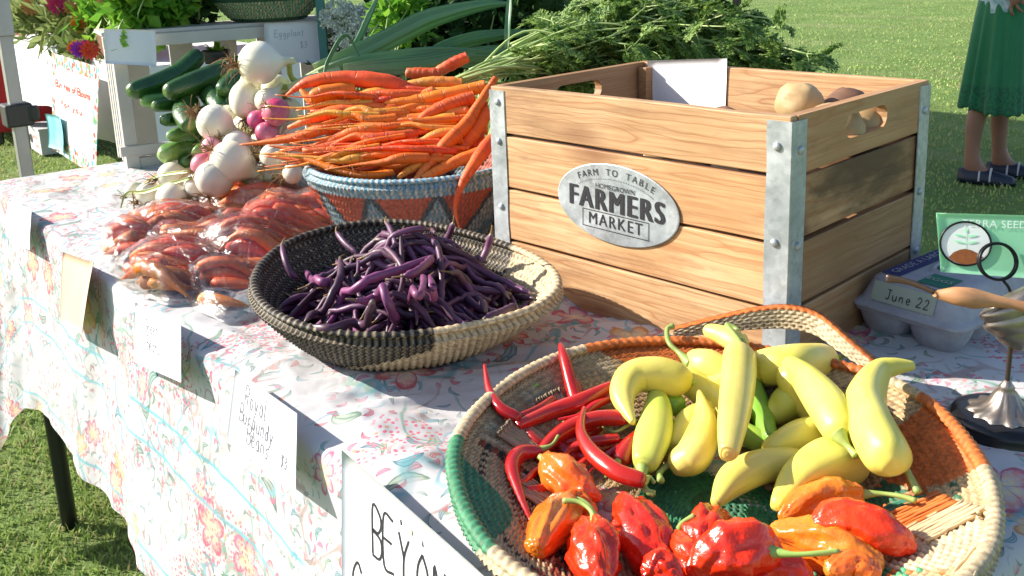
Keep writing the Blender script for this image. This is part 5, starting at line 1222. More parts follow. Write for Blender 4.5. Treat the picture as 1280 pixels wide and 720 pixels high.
cuke([(235,128,1.80,9),(215,130,1.76,9),(196,132,1.73,8)], 'mid green cucumber end below the second long one', seed=5)
cuke([(262,118,1.76,13),(270,128,1.71,13),(276,136,1.68,10)], 'dark cucumber standing steeply behind the left white onion', seed=6)
cuke([(236,130,1.74,13),(230,142,1.70,14),(236,156,1.66,11)], 'glossy green cucumber pointing down left of the white onion', seed=7)
cuke([(225,148,1.76,8),(208,150,1.70,8)], 'small round dark cucumber end', seed=8)
cuke([(238,164,1.74,9),(222,168,1.69,9),(214,170,1.67,7)], 'pale striped cucumber end in the middle', 'light_squash', seed=9)
cuke([(232,186,1.76,12),(218,190,1.70,14),(208,193,1.67,12)], 'largest pale round squash at the bottom left of the crate', 'light_squash', seed=10, name='round_squash')
cuke([(255,182,1.70,8),(248,190,1.66,8)], 'small light green squash under the magenta onion', 'light_squash', seed=11, name='small_squash')
cuke([(245,200,1.72,9),(232,203,1.68,9)], 'dark green cucumber end lowest beside the roots', seed=12)
for i, (x, y, d) in enumerate([(255,145,1.80),(245,165,1.82),(265,165,1.78),(250,180,1.80),(265,195,1.76),(240,150,1.86),(270,110,1.86),(285,135,1.8),(230,115,1.88),(255,100,1.9)]):
    cuke([(x + 25, y - 8, d + .08, 12), (x, y, d, 13), (x - 8, y + 3, d - .03, 10)], 'dark cucumber in the shaded depth of the pile', seed=20 + i)

# ================================================================== BAGS OF CARROTS
def bag_mat():
    t = NT('clear_plastic'); v = t.coord(); w = t.noise(v, 30, 5, .65, dist=1.5); w2 = t.node('ShaderNodeTexVoronoi', {'Vector': t.mapping(v, (20, 45, 30)), 'Scale': 1.0}, feature='DISTANCE_TO_EDGE').outputs[0]
    bn = t.node('ShaderNodeBump', {'Height': t.math('ADD', w, t.math('MULTIPLY', w2, .7)), 'Strength': .8, 'Distance': .004}).outputs[0]
    gl = t.node('ShaderNodeBsdfGlossy', {'Color': (1, 1, 1, 1), 'Roughness': .10, 'Normal': bn}); tr = t.node('ShaderNodeBsdfTransparent', {'Color': (.97, .965, .96, 1)})
    df = t.node('ShaderNodeBsdfDiffuse', {'Color': (.85, .80, .80, 1), 'Normal': bn})
    fr = t.node('ShaderNodeLayerWeight', {'Blend': .22, 'Normal': bn}).outputs['Fresnel']
    m1 = t.node('ShaderNodeMixShader'); t.l.new(t.math('MULTIPLY_ADD', fr, .60, .05, clamp=True), m1.inputs[0]); t.l.new(tr.outputs[0], m1.inputs[1]); t.l.new(gl.outputs[0], m1.inputs[2])
    hz = t.ramp(w, [(.50, .01), (.62, .05), (.74, .30)]); m2 = t.node('ShaderNodeMixShader'); t.l.new(hz, m2.inputs[0]); t.l.new(m1.outputs[0], m2.inputs[1]); t.l.new(df.outputs[0], m2.inputs[2])
    t.l.new(m2.outputs[0], t.o.inputs[0]); return t.m
M['plastic'] = bag_mat()
def inpoly(pt, poly):
    x, y = pt; c = False; n = len(poly)
    for i in range(n):
        x1, y1 = poly[i]; x2, y2 = poly[i - 1]
        if (y1 > y) != (y2 > y) and x < (x2 - x1) * (y - y1) / (y2 - y1) + x1: c = not c
    return c
def carrot_bag(outline, label, height, axis, n_car, mat, seed, base=0.0):
    """outline in photo points on the table plane; a thin wrinkled sack with carrots lying inside"""
    W = np.array([at(x, y, .004 + base)[:2] for x, y in outline]); c = W.mean(0); rng = np.random.RandomState(seed)
    n = 150; m = 40
    per = np.vstack([W, W[:1]]); d = np.r_[0, np.cumsum(np.linalg.norm(np.diff(per, axis=0), axis=1))]; u = np.linspace(0, d[-1], n, endpoint=False)
    O = np.c_[np.interp(u, d, per[:, 0]), np.interp(u, d, per[:, 1])]
    O = np.stack([np.convolve(np.r_[O[-4:, k], O[:, k], O[:4, k]], np.ones(9) / 9, 'valid') for k in (0, 1)], 1)
    O = O + (O - c) / np.linalg.norm(O - c, axis=1)[:, None] * (.004 * vnoise(u * 60 + seed, u * 0) + .005)[:, None]
    ca, sa = math.cos(axis), math.sin(axis)
    hp = Heap(W[:, 0].min() - .04, W[:, 0].max() + .04, W[:, 1].min() - .04, W[:, 1].max() + .04, lambda X, Y: X * 0 + .008 + base)
    L0 = np.ptp((W - c) @ np.array([ca, sa])); Wc = np.ptp((W - c) @ np.array([-sa, ca])); made = 0; tries = 0; grp = None
    W2 = (c + (O - c) * .96).tolist()
    while made < n_car and tries < 2500:
        tries += 1; q = rng.rand(2) - .5; L = L0 * rng.uniform(.30, .72); rr = rng.uniform(.008, .0125); p = c + np.array([ca, sa]) * q[0] * L0 * .9 + np.array([-sa, ca]) * q[1] * Wc; an = axis + rng.normal(0, .16) + (PI if rng.rand() < .3 else 0)
        t = np.linspace(-.5, .5, 16); bend = rng.normal(0, .12); P = np.c_[p[0] + t * L * math.cos(an) - (t ** 2) * bend * L * math.sin(an), p[1] + t * L * math.sin(an) + (t ** 2) * bend * L * math.cos(an)]
        if not all(inpoly(x, W2) for x in (P[0], P[4], P[8], P[12], P[15])): continue
        uu = np.linspace(0, 1, 16); R = rr * np.clip(.85 + .3 * uu - 1.10 * uu ** 2.0, .06, 1.0); R[0] *= .5; z = hp.drop(P, R, .7)
        if z.max() + rr > base + height * (1.0 if tries < 1500 else 1.15): continue
        hp.stamp(P, z, R); V2, F2 = loft(np.c_[P, z], R, 14, lambda th, s: 1 + .03 * np.sin(s * 50 + th)); cc = np.r_[np.repeat(uu, 14), 0, 1]
        o = mesh('bagged_carrot', V2, F2, M[mat if rng.rand() < .4 else 'carrot'], col=np.c_[cc, cc * 0, cc * 0], loc=(P[8][0], P[8][1], z[8])); tag(o, 'carrot lying inside the ' + ' '.join(label.split()[:12]), 'carrot', 'carrots inside the ' + label); made += 1
    # the film: rests on the carrots, bridging the gaps between them
    H = hp.H.copy()
    for _ in range(3):
        Hm = H.copy()
        for di in range(-2, 3):
            for dj in range(-2, 3): Hm = np.maximum(Hm, np.roll(np.roll(H, di, 0), dj, 1) - .0016 * (di * di + dj * dj) ** .5)
        H = Hm
    for _ in range(2): H = (H + np.roll(H, 1, 0) + np.roll(H, -1, 0) + np.roll(H, 1, 1) + np.roll(H, -1, 1)) / 5
    hp.H = H; V = []
    for i in range(n):
        qs = np.linspace(0, 1, m); P_ = c + (O[i] - c)[None] * qs[:, None]; a = (P_ - c) @ np.array([ca, sa]); b = (P_ - c) @ np.array([-sa, ca]); e = np.clip((1 - qs) / .10, 0, 1) ** .6
        z = (hp.h(P_[:, 0], P_[:, 1]) - base) * e + .0025 + e * (.0022 + .0034 * np.maximum(ridged(a * 10 + seed * 3, b * 60 + a * 12, 3), -.5)) 
        V += [[x, y, base + max(.0085, zz)] for (x, y), zz in zip(P_, z)]
    for i in range(n): V.append([O[i][0], O[i][1], base + .007])
    V = np.array(V); F = grid_faces(n, m, True).tolist(); o0 = n * m
    F.append(tuple(o0 + i for i in range(n))[::-1]); F += [(i * m + m - 1, ((i + 1) % n) * m + m - 1, o0 + (i + 1) % n, o0 + i) for i in range(n)]
    V[:n * m][::m, :] = V[0]
    bag = mesh('plastic_bag', V, F, M['plastic'], loc=(c[0], c[1], base)); tag(bag, label, 'bag', 'clear bags of carrots on the table edge')
    return bag
carrot_bag([(234,246),(262,240),(320,236),(385,236),(402,250),(412,262),(385,276),(340,292),(298,302),(264,286),(242,262)], 'clear bag of orange carrots farthest back beside the onions', .062, math.radians(35), 30, 'carrot', 3)
carrot_bag([(126,322),(145,302),(190,284),(240,266),(262,276),(298,296),(240,308),(180,322),(150,340)], 'clear bag of red carrots at the far left of the bags', .052, math.radians(42), 24, 'carrot_red', 5)
carrot_bag([(144,344),(165,326),(215,312),(270,304),(320,306),(302,330),(262,352),(250,380),(215,384),(180,372),(152,358)], 'clear crumpled bag of carrots at the front left', .052, math.radians(35), 26, 'carrot', 8)
carrot_bag([(222,352),(240,330),(280,310),(330,288),(390,266),(440,264),(474,272),(440,300),(370,332),(342,372),(325,398),(290,410),(262,398),(238,378)], 'large clear bag of red carrots touching the black basket', .068, math.radians(40), 42, 'carrot_red', 13)

# ================================================================== PAPER SIGNS ON THE TABLE FRONT
def card_corners(pxs, offs):
    A, B, C_, D = [atf(x, y, o + .006) for (x, y), o in zip(pxs, offs)]; N_ = np.cross(B - A, (C_ + D) / 2 - A)
    out = []
    for x, y in pxs: r_ = ray(x, y); out.append(CAM + r_ * (((A - CAM) @ N_) / (r_ @ N_)))
    return out
def front_card(pxs, label, mat, offs=(.010, .010, .032, .032), curl=.002, seed=0):
    return card('paper_sign', card_corners(pxs, offs), label, M[mat], curl, seed=seed)
def axes_of(a, b, d):
    a, b, d = map(np.asarray, (a, b, d)); X = (b - a) / np.linalg.norm(b - a); dn = (d - a); Yv = -dn / np.linalg.norm(dn); Yv = Yv - X * (X @ Yv) * .0; return X, Yv
front_card([(10, 249), (39, 262), (39, 313), (12, 299)], 'small white paper hanging at the far left corner of the table', 'paper', seed=1)
front_card([(79, 315), (118, 328), (101, 417), (73, 404)], 'brown kraft paper sign hanging from the table edge', 'kraft', (.012, .016, .052, .040), seed=2)
t, sh = front_card([(169, 378), (226, 400), (226, 478), (167, 452)], 'white paper sign with faint writing beside the brown one', 'paper', curl=0, seed=3)
def write_on(px, off, lines, h, th, mat, parent, dx=(1, 0), ang=0):
    pass
def card_writing(pxs, offs, rows, mat, parent):
    """rows: (u, v, text, height, thickness) in card fractions from the top left"""
    a, b, c, d = card_corners(pxs, offs); X = (b - a) / np.linalg.norm(b - a); Yv = (a - d); Yv = Yv / np.linalg.norm(Yv); Z = np.cross(X, Yv); Z /= np.linalg.norm(Z)
    if Z @ (CAM - a) < 0: Z = -Z
    for u, v, txt, h, th in rows:
        O = (a * (1 - u) + b * u) * (1 - v) + (d * (1 - u) + c * u) * v; handwriting(txt, O, X, Yv, h, th, M[mat], 'writing', parent, .03)
card_writing([(169, 378), (226, 400), (226, 478), (167, 452)], (.010, .010, .032, .032), [(.25, .42, 'Green', .016, .0013), (.30, .70, 'Beans', .016, .0013)], 'grey_ink', sh)
q4 = [(294, 462), (371, 517), (369, 617), (283, 552)]
t, sh = front_card(q4, 'white paper sign handwritten Royal Burgundy Beans', 'paper', curl=0, seed=4)
card_writing(q4, (.010, .010, .032, .032), [(.22, .36, 'Royal', .017, .0013), (.16, .60, 'Burgundy', .015, .0013), (.30, .82, 'Beans', .016, .0013), (.80, .80, '$3', .010, .0011)], 'grey_ink', sh)
q5 = [(427, 562), (612, 727), (606, 905), (427, 770)]
t, sh = front_card(q5, 'large white sign at the table corner lettered BEYO in black capitals', 'paper', (.012, .014, .036, .036), curl=0, seed=5)
a, b, c, d = card_corners(q5, (.012, .014, .036, .036)); n5 = np.cross(b - a, d - a); n5 /= np.linalg.norm(n5); n5 = n5 if n5 @ (CAM - a) > 0 else -n5; pass
X5 = (b - a) / np.linalg.norm(b - a); Y5 = (a - d) / np.linalg.norm(a - d)
def on5(x, y):   # photo point to the sign's plane
    n_ = np.cross(b - a, d - a); r_ = ray(x, y); return CAM + r_ * (((a - CAM) @ n_) / (r_ @ n_)) 
for ch, x, y, hh in (('B', 466, 692, .034), ('E', 480, 706, .036), ('Y', 499, 726, .034), ('O', 522, 752, .034), ('N', 544, 772, .034), ('D', 564, 792, .034), ('C', 441, 755, .034)):
    handwriting(ch, on5(x, y), X5 * .8, Y5, hh, .0022, M['ink'], 'lettering', sh, .015)
for x, y, col in ((502, 656, 'ink'), (516, 669, 'onion_leaf'), (529, 683, 'grey_ink')):
    o_ = on5(x, y); V, F = tube([o_, o_ + Y5 * .003 - X5 * .001], .0009, 6, 3); mesh('confetti_mark', V, F, M[col], sh)

# ================================================================== RIGHT SIDE: EGG CARTON, HOLDER, CARD, SPREADER
M['pulp'] = simple('grey_pulp', (.42, .41, .44), (.33, .32, .35), 60, .9, .6, 220, .0015)
M['navy'] = simple('navy_print', (.018, .018, .11), (.03, .03, .14), 60, .8, .3, 220, .001)
M['label_green'] = simple('green_print', (.012, .16, .10), rough=.8)
M['sticker'] = simple('pale_sticker', (.42, .45, .36), (.38, .41, .33), 20, .6)
def mint():
    t = NT('mint_card'); t.set(color=(.46, .84, .60), rough=.5); tr = t.node('ShaderNodeBsdfTranslucent', {'Color': (.62, .97, .70, 1)}); mx = t.node('ShaderNodeMixShader', {0: .55})
    t.l.new(t.b.outputs[0], mx.inputs[1]); t.l.new(tr.outputs[0], mx.inputs[2]); t.l.new(mx.outputs[0], t.o.inputs[0]); return t.m
M['mint'] = mint()
M['cardwhite'] = simple('white_card_print', (.80, .85, .82), rough=.45)
M['soil'] = simple('brown_print', (.33, .10, .02), (.22, .07, .02), 300, .6)
M['pewter'] = simple('aged_pewter', (.42, .36, .31), (.24, .20, .17), 40, .42, .3, 90, .001, metal=.9)
M['black_base'] = simple('black_base', (.010, .010, .012), rough=.3, bump=.1)
M['wire'] = simple('black_wire', (.01, .01, .012), rough=.35, metal=.5)
M['rustwire'] = simple('dark_stem', (.10, .07, .055), rough=.4, metal=.7)
M['oak'] = simple('light_oiled_wood', (.55, .28, .13), (.38, .18, .08), 12, .45, .2, 60, .001, stretch=(1, 6, 6))
def egg_carton():
    # local frame: X across the short end, Yl along the length (into the table), origin at the near left lip corner
    A = at(1060.5, 379, .034); B = at(1200, 420, .034); X = (B - A); Wd = np.linalg.norm(X); X /= Wd; Yl = np.cross([0, 0, 1.0], X); Z = np.array([0, 0, 1.0]); O = A.copy(); O[2] = 0; L = .27
    t = thing('egg_carton', 'grey pulp egg carton with navy printed stripe and June 22 sticker on its end', 'egg carton', O + X * Wd / 2 + Yl * L / 2)
    def w(x, y, z): return O + X * x + Yl * y + Z * z
    # lid: rounded tray, lip -> shoulder -> top
    def ringp(x0, x1, y0, y1, z, r, n=6):
        pts = []
        for cx, cy, a0 in ((x1 - r, y0 + r, -PI / 2), (x1 - r, y1 - r, 0), (x0 + r, y1 - r, PI / 2), (x0 + r, y0 + r, PI)):
            for k in range(n): a = a0 + PI / 2 * k / (n - 1); pts.append(w(cx + r * math.cos(a), cy + r * math.sin(a), z))
        return pts
    lev = [(0, .034, .014), (-.0015, .0355, .014), (-.001, .0385, .014), (.003, .0395, .014), (.0055, .043, .016), (.010, .056, .018), (.013, .0625, .018), (.017, .0655, .018), (.022, .0665, .016)]
    V = []; n = 24
    for i, z, r in lev: V += ringp(i, Wd - i, i, L - i, z, r)
    F = [(k * n + j, k * n + (j + 1) % n, (k + 1) * n + (j + 1) % n, (k + 1) * n + j) for k in range(len(lev) - 1) for j in range(n)] + [tuple((len(lev) - 1) * n + j for j in range(n))]
    lid = mesh('lid', V, F, M['pulp'], t)
    zt = .0668
    # holes showing eggs' dimples in the lid: raised oval rims, flat black discs painting the shade inside
    for k in range(2):
        cy = .085 + k * .075; cx = Wd * .5
        th = np.linspace(0, 2 * PI, 24, endpoint=False); V = []
        for s, z in ((1.5, .0), (1.15, .0028), (1.0, .0022), (.86, .0006)): V += [w(cx + .011 * s * math.cos(a), cy + .017 * s * math.sin(a), zt + z - .0004) for a in th]
        F = [(q * 24 + j, q * 24 + (j + 1) % 24, (q + 1) * 24 + (j + 1) % 24, (q + 1) * 24 + j) for q in range(3) for j in range(24)]
        mesh('dimple', V, F, M['pulp'], lid); mesh('well_shade', [w(cx + .0095 * math.cos(a), cy + .0148 * math.sin(a), zt + .0007) for a in th], [tuple(range(24))], M['ink'], lid, smooth=False)
    def patch(name, x0, x1, y0, y1, mat, dz=.0006):
        return mesh(name, [w(x0, y0, zt + dz), w(x1, y0, zt + dz), w(x1, y1, zt + dz), w(x0, y1, zt + dz)], [(0, 1, 2, 3)], M[mat], lid, smooth=False)
    st_ = patch('printed_stripe', .020, .040, .026, L - .024, 'navy')
    text_mesh('GRADE A LARGE  1 DOZEN EGGS', .0125, w(.030, L / 2 - .005, zt + .0008), Yl, -X, M['pulp'], st_, space=1.05)
    gp = patch('green_print', Wd * .5, Wd * .5 + .030, .024, .058, 'label_green'); 
    text_mesh('EGGS', .0125, w(Wd * .5 + .015, .041, zt + .0008), X * .9, Yl, M['sticker'], gp)
    for k in range(7):
        patch('print_line', Wd * .5 + .034, Wd - .026, .030 + k * .0045, .0312 + k * .0045, 'ink', .0005)
    # base tray with egg cups
    V = []; lev2 = [(.002, .0338, .013), (.001, .031, .013), (.006, .030, .012)]
    for i, z, r in lev2: V += ringp(i, Wd - i, i, L - i, z, r)
    F = [(k * n + j, (k + 1) * n + j, (k + 1) * n + (j + 1) % n, k * n + (j + 1) % n) for k in range(2) for j in range(n)]
    tray = mesh('tray', V, F, M['pulp'], t)
    for a in range(2):
        for b in range(6):
            cx = Wd * (.27 + .46 * a); cy = .026 + b * (L - .052) / 5; V = []; m = 28
            for z, r in ((.032, .0330), (.026, .0315), (.016, .0275), (.007, .0220), (.0035, .0185), (.003, .0001)):
                for k in range(m):
                    q = 2 * PI * k / m; e = (abs(math.cos(q)) ** 4 + abs(math.sin(q)) ** 4) ** (-.25); e2 = 1 + (e - 1) * .55
                    V.append(w(cx + r * e2 * math.cos(q) * min(1, Wd * .25 / .033), cy + r * e2 * math.sin(q) * .74, z))
            mesh('egg_cup', V, [(k * m + j, k * m + (j + 1) % m, (k + 1) * m + (j + 1) % m, (k + 1) * m + j) for k in range(5) for j in range(m)], M['pulp'], tray)
    # sticker on the sloping end of the lid
    nrm = np.array([0, -.0265, 0]); e0 = lambda x, f: w(x, .0055 + f * .0075, .043 + f * .0195) - Yl * .0016 + Z * .0006
    s0, s1 = .022, Wd - .030; stk = mesh('date_sticker', [e0(s0, .02), e0(s1, .02), e0(s1, .98), e0(s0, .98)], [(0, 1, 2, 3)], M['sticker'], lid, smooth=False)
    Ys = e0(0, 1) - e0(0, 0); Ys /= np.linalg.norm(Ys); handwriting('June 22', e0(s0 + .016, .22) - Yl * .0003, X, Ys, .0098, .0009, M['ink'], 'writing', stk, .02, .75)
egg_carton()
def holder():
    c = at(1253, 545, 0); c[2] = .004; t = thing('card_holder', 'black wire ring card holder with silver shell ornament on a round black base', 'card holder', c)
    V, F = lathe([(.0001, 0), (.040, 0), (.0425, .002), (.0430, .006), (.041, .0085), (.0420, .011), (.0395, .0155), (.033, .0175), (.0001, .018)], 56, c, lambda th, i: 1 + (.008 * np.cos(th * 28) if i in (3, 5) else 0)); base = mesh('base', V, F, M['black_base'], t)
    V, F = lathe([(.027, 0), (.026, .002), (.019, .004), (.0125, .010), (.0085, .017), (.0055, .0205), (.0062, .022), (.0045, .0245), (.0025, .028), (.0001, .0285)], 48, c + np.array([0, 0, .0178]), lambda th, i: 1 + (.09 * np.cos(th * 12) if i < 3 else .05 * np.cos(th * 16) if i < 5 else 0)); mesh('ornate_foot', V, F, M['pewter'], t)
    top = c + np.array([0, 0, .103]); V, F = tube([c + np.array([0, 0, .035]), top], .0020, 10, 6); mesh('stem', V, F, M['rustwire'], t)
    # shell ornament: stacked curved ridges
    sc = top + np.array([0, 0, -.004]) - RT * .004 - FW * .004; mb_V = []
    nu, nv = 60, 30; V = []
    for i in range(nu):
        u = i / (nu - 1)
        for j in range(nv):
            v = 2 * PI * j / nv; w_ = .0245 * (1 - .52 * u ** 1.5) * math.sin(PI * min(1, u * .9 + .12)) ** .45
            ridge = 1 + .17 * abs(math.sin(u * PI * 3.2 + .25 * math.cos(v)))
            p = RT * (math.cos(v) * w_ * ridge * 1.05 + .010 * u) + np.array([0, 0, 1]) * (.020 - .048 * u + .010 * math.cos(v) * (1 - u)) - FW * (math.sin(v) * w_ * .62 * ridge)
            V.append(sc + p)
    V.append(sc + np.array([0, 0, .022])); V.append(sc + RT * .010 + np.array([0, 0, -.030])); a_, b_ = nu * nv, nu * nv + 1
    F = [(i * nv + j, i * nv + (j + 1) % nv, (i + 1) * nv + (j + 1) % nv, (i + 1) * nv + j) for i in range(nu - 1) for j in range(nv)] + [(a_, (j + 1) % nv, j) for j in range(nv)] + [(b_, (nu - 1) * nv + j, (nu - 1) * nv + (j + 1) % nv) for j in range(nv)]
    mesh('shell_ornament', V, F, M['pewter'], t)
    # wire rings
    dep = depth_of(top) + .002; rc = pd(1248, 327, dep); rr = 23.5 * dep / FOC; V = []; 
    ringpts = [rc + RT * rr * math.cos(a) + (UP * .96 + FW * .1) * rr * math.sin(a) for a in np.linspace(0, 2 * PI, 49)]
    V, F = loft(np.array(ringpts), np.full(49, .0012), 8); mesh('wire_ring', V, F, M['wire'], t)
    V, F = loft(np.array([p + FW * .003 for p in ringpts]), np.full(49, .0010), 8); mesh('wire_ring', V, F, M['wire'], t)
    V, F = tube([rc - UP * rr + RT * rr * .25, pd(1262, 362, dep), top + RT * .002], .0012, 8, 8); mesh('wire_neck', V, F, M['wire'], t)
    # the mint card clipped in the rings
    cd_ = dep + .010; q = [pd(1170, 266, cd_ + .012), pd(1310, 270, cd_ - .012), pd(1312, 350, cd_ - .012), pd(1176, 340, cd_ + .012)]
    ct, sheet = card('seed_card', q, 'mint green card with a round seedling picture held up in the black wire rings', M['mint'], 0)
    a, b, c2, d = q; X = (b - a) / np.linalg.norm(b - a); Yv = (a - d); Yv -= X * (X @ Yv); Yv /= np.linalg.norm(Yv); Z = np.cross(X, Yv)
    if Z @ FW > 0: Z = -Z
    def on(x, y, l=.0006):
        r_ = ray(x, y); return CAM + r_ * (((a - CAM) @ Z) / (r_ @ Z)) + Z * l
    cc = on(1206.5, 304.5, 0); R = 29 * depth_of(cc) / FOC; aa = np.linspace(0, 2 * PI, 48, endpoint=False)
    mesh('round_picture', [cc + X * R * 1.0 * math.cos(q_) + Yv * R * .94 * math.sin(q_) + Z * .0009 for q_ in aa], [tuple(range(48))], M['cardwhite'], sheet, smooth=False)
    V, F = loft(np.array([cc + X * R * math.cos(q_) + Yv * R * .94 * math.sin(q_) + Z * .0010 for q_ in np.linspace(0, 2 * PI, 49)]), np.full(49, .0009), 6); mesh('circle_outline', V, F, M['wire'], sheet)
    mound = [cc + X * R * x + Yv * R * y + Z * .0013 for x, y in [(-.66, -.62), (-.45, -.38), (-.2, -.26), (0, -.22), (.25, -.27), (.5, -.40), (.70, -.56), (.55, -.74), (.25, -.88), (-.1, -.90), (-.45, -.78)]]
    mesh('soil_mound', mound, [tuple(range(len(mound)))], M['soil'], sheet, smooth=False)
    mb = MB()
    for sx in (-1, 1):
        for y0, L_ in ((.02, .5), (.30, .5)):
            pts = [(0, y0), (.18, y0 + .09), (.38, y0 + .12), (L_, y0 + .10), (.35, y0 + .02), (.15, y0 - .02)]
            mb.add([cc + X * R * sx * x + Yv * R * y + Z * .0013 for x, y in pts], [tuple(range(6))])
    mb.add([cc + X * R * x + Yv * R * y + Z * .0013 for x, y in [(0, .45), (.07, .55), (0, .72), (-.07, .55)]], [(0, 1, 2, 3)])
    mb.add([cc + X * R * x + Yv * R * y + Z * .0012 for x, y in [(-.015, -.25), (.015, -.25), (.015, .5), (-.015, .5)]], [(0, 1, 2, 3)])
    mb.build('seedling', M['mint'], sheet)
    text_mesh('TERRA SEED FARM', .0085, on(1264, 281), X, Yv, M['white_ink'], sheet, space=1.05)
    # wooden spreader lying across carton and shell
    dk = dep - .012
    h = [pd(1168, 368, dk + .01), pd(1200, 368, dk), pd(1240, 374, dk - .004), pd(1285, 384, dk - .01), pd(1330, 392, dk - .02)]
    s = thing('spreader', 'small dark bladed tool with a pale wooden handle resting against the shell ornament', 'tool', h[0])
    Q = curve_pts(np.array(h), 30); u = np.linspace(0, 1, 30); R2 = np.interp(u, [0, .04, .2, .36, .5, .62, 1], [.003, .005, .0095, .0110, .0070, .0055, .0075])
    tn, N, B = frames(Q); V = []; k = 14
    for i in range(30):
        for j in range(k):
            q_ = 2 * PI * j / k; V.append(Q[i] - UP * (R2[i] * (math.sin(q_) * .5 + .45 * (math.sin(q_) + 1) * .6) - .001) - FW * (.0045 * math.cos(q_)))
    F = [(i * k + j, i * k + (j + 1) % k, (i + 1) * k + (j + 1) % k, (i + 1) * k + j) for i in range(29) for j in range(k)] + [tuple(range(k)), tuple(29 * k + j for j in range(k))[::-1]]
    mesh('wooden_handle', V, F, M['oak'], s)
    for off, r0 in ((0, .0022), (.004, .0018)):
        Q = curve_pts(np.array([pd(1108, 347 + off * 600, dep + .015), pd(1135, 352 + off * 300, dep + .008), pd(1170, 366, dk + .01)]), 14); V, F = loft(Q, np.linspace(r0 * 1.3, r0, 14), 8, flat=.5); mesh('blade', V, F, M['rustwire'], s)
holder()

# ================================================================== LEEKS, CARROT TOPS, LEAVES
def leek(name_pts, w, label, seed=0, shank=None, tw=0.0):
    P = [pd(*p) for p in name_pts]; t = thing('leek_leaf', label, 'leek', P[0], 'leek leaves behind the carrots')
    flat_leaf('blade', P, w * .8, 'leek', t, fold=.45, tip=.12, thick=.0016, twist=tw)
    if shank:
        Q = [pd(*p) for p in shank]; V, F, C = spindle(Q, [.008, .010, .011, .009][:len(Q)], 12, 20, flat=.7); mesh('shank', V, F, M['leek_white'], t)
leek([(395,92,1.62),(440,75,1.64),(490,50,1.68),(540,25,1.72),(600,8,1.78),(640,4,1.82)], .026, 'broad blue-green leek leaf arching up to the right', shank=[(362,112,1.60),(385,100,1.61),(410,88,1.62),(440,76,1.64)], tw=.5)
leek([(400,98,1.60),(450,85,1.62),(520,75,1.66),(600,70,1.72),(680,72,1.80)], .024, 'flat dark leek leaf lying behind the carrots', shank=[(368,108,1.60),(395,98,1.60),(425,90,1.61)], tw=.3)
leek([(430,90,1.58),(480,86,1.60),(540,80,1.66),(620,64,1.74),(690,60,1.80)], .020, 'second low leek leaf in the shade behind the carrots', tw=.8)
leek([(405,98,1.58),(412,75,1.59),(432,45,1.60),(450,70,1.60)], .008, 'narrow leek leaf folded to a point near the paper sign', tw=.3)
leek([(418,90,1.62),(445,60,1.66),(460,30,1.68),(470,5,1.70),(478,-20,1.72)], .014, 'leek leaf rising steeply behind the arching one', tw=.2)
leek([(634,60,1.60),(635,30,1.60),(637,0,1.61),(638,-40,1.62)], .006, 'slim pale leaf standing straight up behind the crate corner', tw=.1)
leek([(520,85,1.70),(560,60,1.74),(620,45,1.8),(700,38,1.86)], .018, 'dark leek leaf in the background behind the stalks', tw=.6)
leek([(500,95,1.66),(560,75,1.72),(640,80,1.78),(720,60,1.86)], .020, 'lowest dark leek leaf towards the crate', tw=.4)

def leaf_mat(name, c1, c2, trl=.35, rough=.5):
    t = NT(name); g = t.node('ShaderNodeAttribute', attribute_name='Col').outputs['Color']; k = t.node('ShaderNodeSeparateColor', {'Color': g}).outputs[0]
    c = t.mix(k, c1, c2); t.set(color=c, rough=rough, spec=.3); tr = t.node('ShaderNodeBsdfTranslucent', {'Color': c}); mx = t.node('ShaderNodeMixShader', {0: trl})
    t.l.new(t.b.outputs[0], mx.inputs[1]); t.l.new(tr.outputs[0], mx.inputs[2]); t.l.new(mx.outputs[0], t.o.inputs[0]); return t.m
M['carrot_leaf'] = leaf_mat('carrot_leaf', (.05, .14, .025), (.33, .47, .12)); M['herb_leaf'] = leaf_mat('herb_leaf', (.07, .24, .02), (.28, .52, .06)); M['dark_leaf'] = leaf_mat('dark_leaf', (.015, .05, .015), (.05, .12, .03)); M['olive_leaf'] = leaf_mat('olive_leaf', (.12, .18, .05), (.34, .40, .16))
M['stalk'] = simple('carrot_stalk', (.30, .43, .13), (.46, .54, .22), 30, .5, objvar=.1)
class Leaves:
    def __init__(s): s.V = []; s.F = []; s.C = []; s.n = 0
    def leaf(s, p, d, side, L, w, shade, cup=.2):
        """one small pointed leaf (4 outline points + fold)"""
        nn = np.cross(d, side); m = p + d * L * .5
        s.V += [p, m + side * w + nn * cup * w, p + d * L, m - side * w + nn * cup * w]; n = s.n
        s.F += [(n, n + 1, n + 2), (n, n + 2, n + 3)]; s.C += [(shade, 0, 0)] * 4; s.n += 4
    def build(s, name, mat, parent=None, **k): return mesh(name, np.array(s.V), s.F, M[mat], parent, smooth=False, col=np.array(s.C), **k)
def rv(sd=1.0): return np.array([rnd.gauss(0, sd), rnd.gauss(0, sd), rnd.gauss(0, sd)])
def unit(v): return v / (np.linalg.norm(v) + 1e-9)
